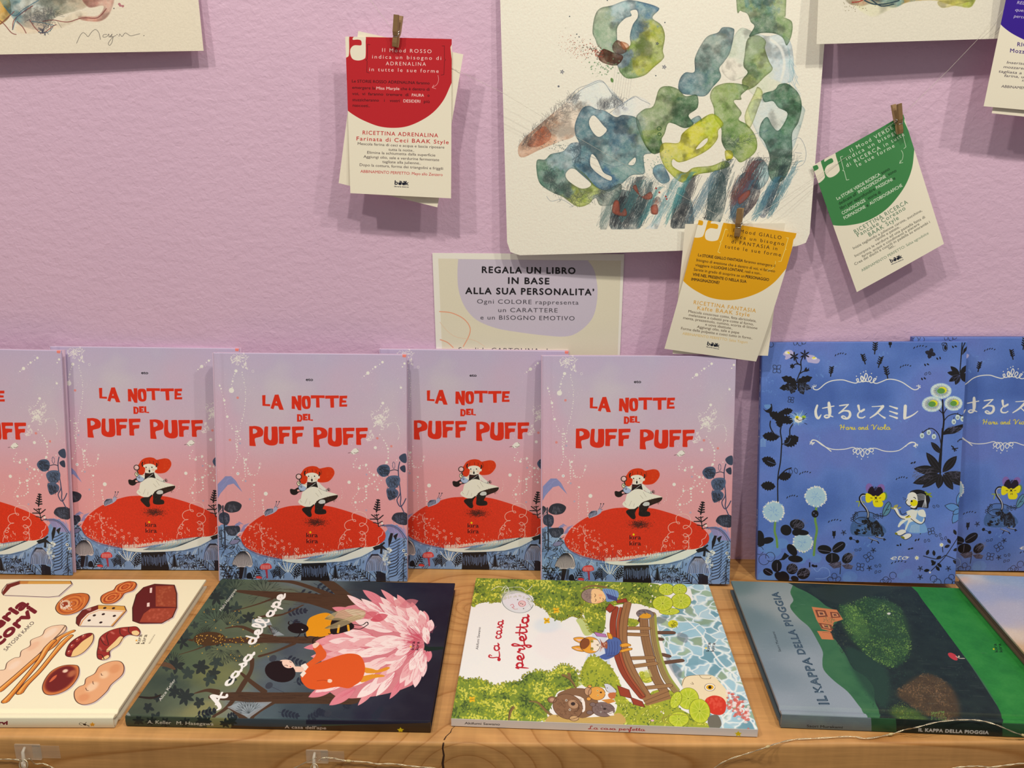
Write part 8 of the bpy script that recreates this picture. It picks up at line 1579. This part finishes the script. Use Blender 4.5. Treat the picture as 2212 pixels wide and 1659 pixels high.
make_book('picture_book', 'B2', M_HARU, M_HSP, M_HBK, PAGES, 'blue picture book of night flowers, partly hidden, at the right edge against the wall', group='blue flower picture books', soft=True, board=.0012, inset=.0015)
make_book('picture_book', 'B1', M_HARU, M_HSP, M_HBK, PAGES, 'blue picture book with a pansy and a sitting child, standing in front', group='blue flower picture books', soft=True, board=.0014, inset=.0015)
M_DARKBK = flat_mat('dark back cover', (34, 32, 40), ILL_SHELF, .35, .1, 40)
C_APE = art_ape(quad_of(FR['L2'])); M_APE = print_mat('dark forest cover', C_APE, .5, .10, bump=.00002)
C_APES = art_ape_spine(FR['L2'], THICK['L2'])
make_book('picture_book', 'L2', M_APE, print_mat('dark forest spine', C_APES, .4), M_DARKBK, PAGES, 'dark forest picture book with a big pink flower, lying flat')
C_CASA = art_casa(quad_of(FR['L3'])); M_WHBK = flat_mat('white back cover', (216, 212, 204), ILL_SHELF, .4, .03, 40)
make_book('picture_book', 'L3', print_mat('riverside cover', C_CASA, .42, .25, bump=.00001), print_mat('white spine', art_casa_spine(FR['L3'], THICK['L3']), .35), M_WHBK, PAGES, 'white and green picture book with animals at a bridge, lying flat', soft=True, board=.0009, inset=.0004)
C_RAIN = art_rain(quad_of(FR['L4'])); M_GRBK = flat_mat('grey green boards', (84, 98, 100), ILL_SHELF, .4, .05, 40)
make_book('picture_book', 'L4', print_mat('rainy landscape cover', C_RAIN, .36, .16, bump=.00001), print_mat('rainy landscape spine', art_rain_spine(FR['L4'], THICK['L4']), .3), M_GRBK, flat_mat('grey page edges', (90, 100, 100), ILL_SHELF, .6, .2, 500), 'grey and green picture book of a rainy wood, lying flat', groove=True, board=.0028)
C_BREAD = art_bread(quad_of(FR['L1'])); M_CRBK = flat_mat('cream boards', (226, 220, 190), ILL_SHELF, .45, .03, 40)
make_book('picture_book', 'L1', print_mat('bread cover', C_BREAD, .45, .25, bump=.00001), print_mat('cream spine', art_bread_spine(FR['L1'], THICK['L1']), .45), M_CRBK, PAGES, 'cream picture book of loaves and rolls, lying flat at the left edge', groove=True, board=.0026)
C_SKY = art_sky(quad_of(FR['L5'])); M_SKYSP = flat_mat('muted spine', (120, 108, 96), ILL_SHELF, .5, .2, 60)
make_book('picture_book', 'L5', print_mat('evening sky cover', C_SKY, .5, .4, bump=.00002), M_SKYSP, flat_mat('brown back cover', (110, 92, 70), ILL_SHELF, .5, .1, 40), flat_mat('brown page edges', (116, 98, 76), ILL_SHELF, .7, .2, 500), 'picture book with a hazy sky cover, lying on the corner of the rainy wood book')
# ------------------------------------------------------------------ papers on the wall
def sheet_mesh(name, quad, d, mats, bow=None, n=14, m=18, th=.0003, parent=None, corner=0.0):
    """quad: photo corners TL TR BR BL; the sheet hangs d metres (one value or four) off the wall; bow(s, t) pushes it further out"""
    dd = [d]*4 if not hasattr(d, '__len__') else d
    P = [on_wall(q[0], q[1], k) for q, k in zip(quad, dd)]
    Hh = homography([(0, 0), (1, 0), (1, 1), (0, 1)], [(q[0], q[1]) for q in quad])
    V, UV, F = [], [], []
    for side in (0, 1):
        for j in range(m+1):
            for i in range(n+1):
                s, t = i/n, j/m
                if corner and side >= 0:        # slightly rounded corners
                    rs, rt = corner, corner*n/m
                    for cs in (0, 1):
                        for ct in (0, 1):
                            if i == cs*n and j == ct*m: s = rs*.35 if cs == 0 else 1-rs*.35; t = rt*.35 if ct == 0 else 1-rt*.35
                p = P[0]*(1-s)*(1-t)+P[1]*s*(1-t)+P[2]*s*t+P[3]*(1-s)*t
                p = p.copy(); p[1] -= (bow(s, t) if bow else 0); p[1] += th*side
                V.append(p); UV.append((s, 1-t))
    k = (n+1)*(m+1); I = lambda i, j, s: s*k+j*(n+1)+i
    for j in range(m):
        for i in range(n):
            F.append((I(i, j, 0), I(i, j+1, 0), I(i+1, j+1, 0), I(i+1, j, 0))); F.append((I(i, j, 1), I(i+1, j, 1), I(i+1, j+1, 1), I(i, j+1, 1)))
    g = len(F)
    rim = [(i, 0) for i in range(n)]+[(n, j) for j in range(m)]+[(i, m) for i in range(n, 0, -1)]+[(0, j) for j in range(m, 0, -1)]
    for a, b in zip(rim, rim[1:]+rim[:1]):
        q = [I(*a, 0), I(*b, 0), I(*b, 1), I(*a, 1)]; b0 = len(V)
        for k_ in q: V.append(V[k_]); UV.append(UV[k_])
        F.append((b0, b0+1, b0+2, b0+3))
    o = meshobj(name, V, F, mats, parent, uvs=UV)
    o.data.polygons.foreach_set('use_smooth', [i < g for i in range(len(F))]); return o
M_CARDBACK = flat_mat('cream card', CREAM, ILL_WALL, .55, .03, 300)
def paper_thing(name, quad, d, canvas, label, cat, group=None, rough=.5, bump=.00002, gs=900, **k):
    m = print_mat(name.replace('_', ' ')+' print', canvas, rough, .35, gscale=gs, bump=bump)
    return tag(sheet_mesh(name, quad, d, (m,), **k), label, cat, group)
C_BIG = art_big(); C_UL = art_ul(); C_UR = art_ur(); C_RED = art_red(); C_GRN = art_green(); C_YEL = art_yellow(); C_PUR = art_purple(); C_NOT = art_notice()
tag(paper_thing('notice_sheet', Q_SHEET, .0012, C_NOT, 'white notice with a lilac shape, low on the wall behind the pink books', 'notice', bow=lambda s, t: .0006*math.sin(PI*s)))
paper_thing('watercolour_painting', Q_BIG, (.006, .006, .020, .014), C_BIG, 'large loose watercolour of blue, green and yellow shapes on white paper', 'painting', 'loose watercolours on the wall', .75, .00022, 420, bow=lambda s, t: .006*math.sin(PI*s)*t, n=24, m=24, th=.0006, corner=.03)
paper_thing('watercolour_painting', Q_UL, (.006, .006, .012, .018), C_UL, 'cream watercolour sheet with a pencil signature, cut off at the upper left corner', 'painting', 'loose watercolours on the wall', .75, .00018, 420, th=.0006)
paper_thing('watercolour_painting', Q_UR, (.010, .010, .024, .028), C_UR, 'watercolour sheet at the top right, only its blank lower margin well in view', 'painting', 'loose watercolours on the wall', .75, .00018, 420, th=.0006)
def card(quad, d, canvas, label, **k): return paper_thing('recipe_card', quad, d, canvas, label, 'card', 'recipe cards pegged on the thread', .42, .00001, 900, **k)
def blank(quad, d, label, **k): return tag(sheet_mesh('recipe_card', quad, d, (M_CARDBACK,), **k), label, 'card', 'recipe cards pegged on the thread')
blank([(773.8, 67), (1000.8, 117.5), (945, 447.6), (732, 395.4)], .0235, 'blank cream card skewed behind the red card', bow=lambda s, t: .0012*t)
card(Q_RED, .0250, C_RED, 'cream card with a big red disc of writing at its top', bow=lambda s, t: .0035*t*t+.001*math.sin(PI*s))
card(Q_GRN, .0200, C_GRN, 'tilted cream card with a big green disc of writing', bow=lambda s, t: .004*t*t-.004*max(0, s-.8)*5*(1-t)**2+.001*math.sin(PI*s))
blank([(1480.3, 483.8), (1696.2, 482), (1659.0, 768.5), (1453, 764)], .0285, 'blank cream card behind the yellow card')
card(Q_YEL, .0305, C_YEL, 'cream card with a big yellow disc of writing, over the large watercolour', bow=lambda s, t: .0035*math.sin(PI*t)+.001*math.sin(PI*s))
blank([(2206, -92), (2430, -70), (2366, 268), (2142.5, 244.6)], .0300, 'blank cream card peeping from under the violet card')
card(Q_PUR, .0325, C_PUR, 'cream card with a violet disc, cut off by the right edge of the photo')

# clothes pegs: two wooden arms and a sprung wire coil
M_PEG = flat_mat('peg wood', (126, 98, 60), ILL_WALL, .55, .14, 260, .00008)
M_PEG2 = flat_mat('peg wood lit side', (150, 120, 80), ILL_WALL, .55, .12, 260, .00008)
M_STEEL = flat_mat('spring steel', (190, 186, 180), (.8, .8, .8), .25, .05, 400, metal=1.0)
def peg(head, foot, d, turn, label):
    """head, foot: photo points of the front arm's two ends; d: distance of the card from the wall"""
    a = on_wall(*head, d+.004); b = on_wall(*foot, d+.003); L = np.linalg.norm(a-b); up = (a-b)/L; out = np.array([0, -1.0, 0]); side = np.cross(up, out); side /= np.linalg.norm(side); out = np.cross(side, up)
    c_, s_ = math.cos(turn), math.sin(turn); out, side = out*c_+side*s_, side*c_-out*s_
    M = Matrix(((side[0], out[0], up[0], b[0]), (side[1], out[1], up[1], b[1]), (side[2], out[2], up[2], b[2]), (0, 0, 0, 1)))
    r = empty('clothes_peg', M=M); tag(r, label, 'clothes peg', 'small wooden clothes pegs on the thread')
    w2 = .0027; th = .0026
    def arm(sgn, mat):
        # side profile in (out, up): jaw at the bottom, notch for the spring, splayed tail on top
        pr = [(0.0002, 0), (0.0002, L*.36), (.0006, L*.40), (.0002, L*.44), (.0012, L*.60), (.0027, L), (.0027+th*.8, L), (.0012+th, L*.48), (th*.95, L*.355), (th*.62, L*.345), (th*.62, L*.315), (th*.95, L*.305), (th, L*.14), (th*.75, L*.02), (th*.6, 0)]
        V = [(x, sgn*o+(0 if sgn > 0 else 0), z) for x in (-w2, w2) for o, z in pr]; n = len(pr)
        F = [tuple(range(n))[::1], tuple(range(n, 2*n))[::-1]]+[(i, (i+1) % n, n+(i+1) % n, n+i)[::-1] for i in range(n)]
        if sgn < 0: F = [f[::-1] for f in F]
        return meshobj('arm', V, F, (mat,), r)
    arm(1, M_PEG); arm(-1, M_PEG2)
    z = L*.46; coil = [(w2+.0004+(-1 if k else 0)*0, 0, 0) for k in (0,)]
    pts = []
    for k in range(54):
        a_ = 2*PI*k/12; pts.append((-w2-.0005+(2*w2+.001)*k/53, .0016*math.cos(a_), z+.0016*math.sin(a_)))
    pts = [(-w2-.0005, -th*.9, L*.33), (-w2-.0006, -.0016, z-.001)]+pts+[(w2+.0008, .0022, z-.001), (w2+.0006, th*.8, L*.345), (w2, th*.88, L*.33), (0, th*.90, L*.33), (-w2*.9, th*.88, L*.33)]
    tube('spring', pts, .00042, M_STEEL, r, 6)
    return r
peg((861, 33), (854, 102), .0262, -.45, 'wooden clothes peg holding the red card')
peg((1936, 225), (1944, 289), .0212, .45, 'wooden clothes peg holding the green card')
peg((1600, 450), (1592, 511), .0322, -.45, 'wooden clothes peg holding the yellow card')
# clear thread strung from peg to peg
m, nt, b = new_mat('clear nylon'); b.inputs['Base Color'].default_value = (.9, .88, .85, 1); b.inputs['Transmission Weight'].default_value = .75; b.inputs['Roughness'].default_value = .15; b.inputs['IOR'].default_value = 1.5; M_NYLON = m
n = add(nt, 'ShaderNodeTexNoise'); n.inputs['Scale'].default_value = 30; nt.links.new(n.outputs['Fac'], b.inputs['Roughness'])
th = [on_wall(*p) for p in ((770, -40, .02), (860, 80, .0258), (985, 150, .0245), (1085, 200, .0275), (1225, 284, .029), (1400, 385, .0300), (1594, 487, .0318), (1680, 437, .0300), (1757, 386, .0230), (1850, 325, .0205), (1940, 258, .0208), (2050, 150, .026), (2150, 45, .031), (2195, -20, .032))]
tag(tube('hanging_thread', th, .00022, M_NYLON, None, 6), 'thin clear thread strung from peg to peg across the wall', 'thread')
# ------------------------------------------------------------------ fairy light wire and clear adhesive hooks on the slab's edge
M_WIRE = flat_mat('silvered wire', (226, 212, 176), (.9, .86, .74), .28, .1, 900, metal=.85)
m, nt, b = new_mat('clear resin bead'); b.inputs['Base Color'].default_value = (.95, .8, .45, 1); b.inputs['Transmission Weight'].default_value = .5; b.inputs['Roughness'].default_value = .15
n = add(nt, 'ShaderNodeTexNoise'); n.inputs['Scale'].default_value = 300; mp_ = add(nt, 'ShaderNodeMapRange'); mp_.inputs[3].default_value = .1; mp_.inputs[4].default_value = .3; nt.links.new(n.outputs['Fac'], mp_.inputs[0]); nt.links.new(mp_.outputs[0], b.inputs['Roughness']); M_BEAD = m
def clear_mat(name, col, a, r0, r1):
    m, nt, b = new_mat(name); b.inputs['Base Color'].default_value = (*col, 1); b.inputs['Specular IOR Level'].default_value = .8
    n = add(nt, 'ShaderNodeTexNoise'); n.inputs['Scale'].default_value = 120; mr = add(nt, 'ShaderNodeMapRange'); mr.inputs[3].default_value = r0; mr.inputs[4].default_value = r1
    nt.links.new(n.outputs['Fac'], mr.inputs[0]); nt.links.new(mr.outputs[0], b.inputs['Roughness']); b.inputs['Alpha'].default_value = a; return m
M_CLEAR = clear_mat('clear plastic', (.86, .80, .72), .17, .05, .2); M_HOOKC = clear_mat('clear plastic hook', (.92, .88, .82), .38, .05, .15); M_TAB = clear_mat('clear film', (.80, .70, .58), .13, .15, .35)
def front_pt(px, py, off=.0018):
    """point on the slab's front face (or hanging in its plane below), off metres in front of it"""
    x = 0.0
    for _ in range(6): p = on_wall(px, py, -(edge_y(x)-off)); x = p[0]
    return p
def fairy(pts, label, beads):
    q = spline(pts, 10); t = np.arange(len(q)); r0 = np.random.default_rng(5)
    a = q+np.stack([0*t, .00028*np.sin(t*.45), .00036*np.cos(t*.45)], 1); c_ = q-np.stack([0*t, .00028*np.sin(t*.45), .00036*np.cos(t*.45)], 1)
    root = empty('fairy_light_wire', q[0]); tag(root, label, 'fairy lights')
    o = np.array(q[0])
    for s_ in (a, c_): tube('wire', s_-o, .00024, M_WIRE, root, 6)
    for k in beads:
        bm = bmesh.new(); bmesh.ops.create_icosphere(bm, subdivisions=2, radius=1.0)
        d = q[min(k+1, len(q)-1)]-q[max(k-1, 0)]; rot = Vector(d).to_track_quat('X', 'Z')
        for v in bm.verts: v.co = rot @ Vector((v.co.x*.0026, v.co.y*.0012, v.co.z*.0012)) + Vector(q[k]-o)
        bmobj('light_bead', bm, (M_BEAD,), root, True)
    return root
def S(px, py, z): return on_shelf(px, py, z)
R1 = [front_pt(1500, 1700), front_pt(1543, 1659), front_pt(1576, 1640), front_pt(1620, 1626, .0032), S(1650, 1616, .0016), S(1672, 1608, .0018), S(1712, 1598, .0018), S(1771, 1594.5, .0018), S(1837, 1591, .0018), S(1873, 1595, .0018), S(1924, 1586, .0022), S(1955, 1576, .006), S(1981, 1571, .0135), S(2024, 1560, .0162), S(2077, 1555, .0165), S(2120, 1557, .0165), S(2158, 1568, .0160), S(2191, 1582, .010), S(2230, 1594, .0024), S(2262, 1604, .0030), front_pt(2290, 1625, .005)]
fairy(R1, 'thin silvered fairy light wire looping over the shelf edge and the rainy wood book', (44, 100, 175))
R2 = [front_pt(688, 1644, .006), front_pt(700, 1637, .005), front_pt(722, 1638, .003), front_pt(745, 1643, .002), front_pt(790, 1646), front_pt(815, 1650), front_pt(850, 1650), front_pt(890, 1655), front_pt(935, 1659), front_pt(1010, 1668), front_pt(1100, 1690)]
fairy(R2, 'fairy light wire running right from the hook near the middle of the shelf edge', (32,))
R3 = [front_pt(-60, 1640), front_pt(0, 1640), front_pt(30, 1640.5), front_pt(50, 1644, .003), front_pt(60, 1640, .006), front_pt(66, 1640, .006), front_pt(76, 1650, .003), front_pt(95, 1650), front_pt(118, 1661), front_pt(140, 1680)]
fairy(R3, 'fairy light wire caught on the hook at the left end of the shelf edge', ())
R4 = [front_pt(2010, 1680), front_pt(2057, 1660), front_pt(2090, 1655.5), front_pt(2120, 1655), front_pt(2140, 1657), front_pt(2180, 1652), front_pt(2215, 1649), front_pt(2270, 1655)]
fairy(R4, 'lower fairy light wire sagging at the bottom right corner', ())
R5 = [front_pt(590, 1690), front_pt(620, 1668), front_pt(650, 1652, .002), front_pt(676, 1640, .005), front_pt(684, 1636, .006)]
fairy(R5, 'fairy light wire coming up from below left to the middle hook', ())
def hook(px, py, s, label):
    c0 = front_pt(px, py, 0); k = .0138*s
    root = empty('adhesive_hook', c0); tag(root, label, 'hook', 'clear adhesive hooks on the shelf edge')
    bm = bmesh.new(); box_bm(bm, -k*.75, k*.85, -.0011, -.0001, -k*.55, k*.55, .0009, 2); bmobj('base_plate', bm, (M_CLEAR,), root)
    bm = bmesh.new(); box_bm(bm, k*.3, k*2.0, -.0005, 0, -k*.45, k*.45, .0002, 1); bmobj('adhesive_tab', bm, (M_TAB,), root)
    tube('hook_arm', [(-k*.1, -.0010, k*.35), (-k*.1, -.0045, k*.2), (-k*.1, -.0050, -k*.25), (-k*.08, -.0050, -k*.55), (-k*.02, -.0075, -k*.75), (k*.02, -.0100, -k*.5), (k*.02, -.0102, -k*.2)], [.0011, .0013, .0015, .0015, .0014, .0012, .0010], M_HOOKC, root, 10)
    tube('wire_loop', [(k*.12*math.cos(a)*2.2-k*.05, -.0072+.0012*math.sin(a), -k*.55+k*.3*math.sin(a)) for a in np.linspace(0, 6.28, 15)[:-1]], .0004, M_WIRE, root, 6, True)
    return root
hook(60, 1623, 1.0, 'clear adhesive hook at the left end of the shelf edge')
hook(684, 1633, .85, 'clear adhesive hook near the middle of the shelf edge')
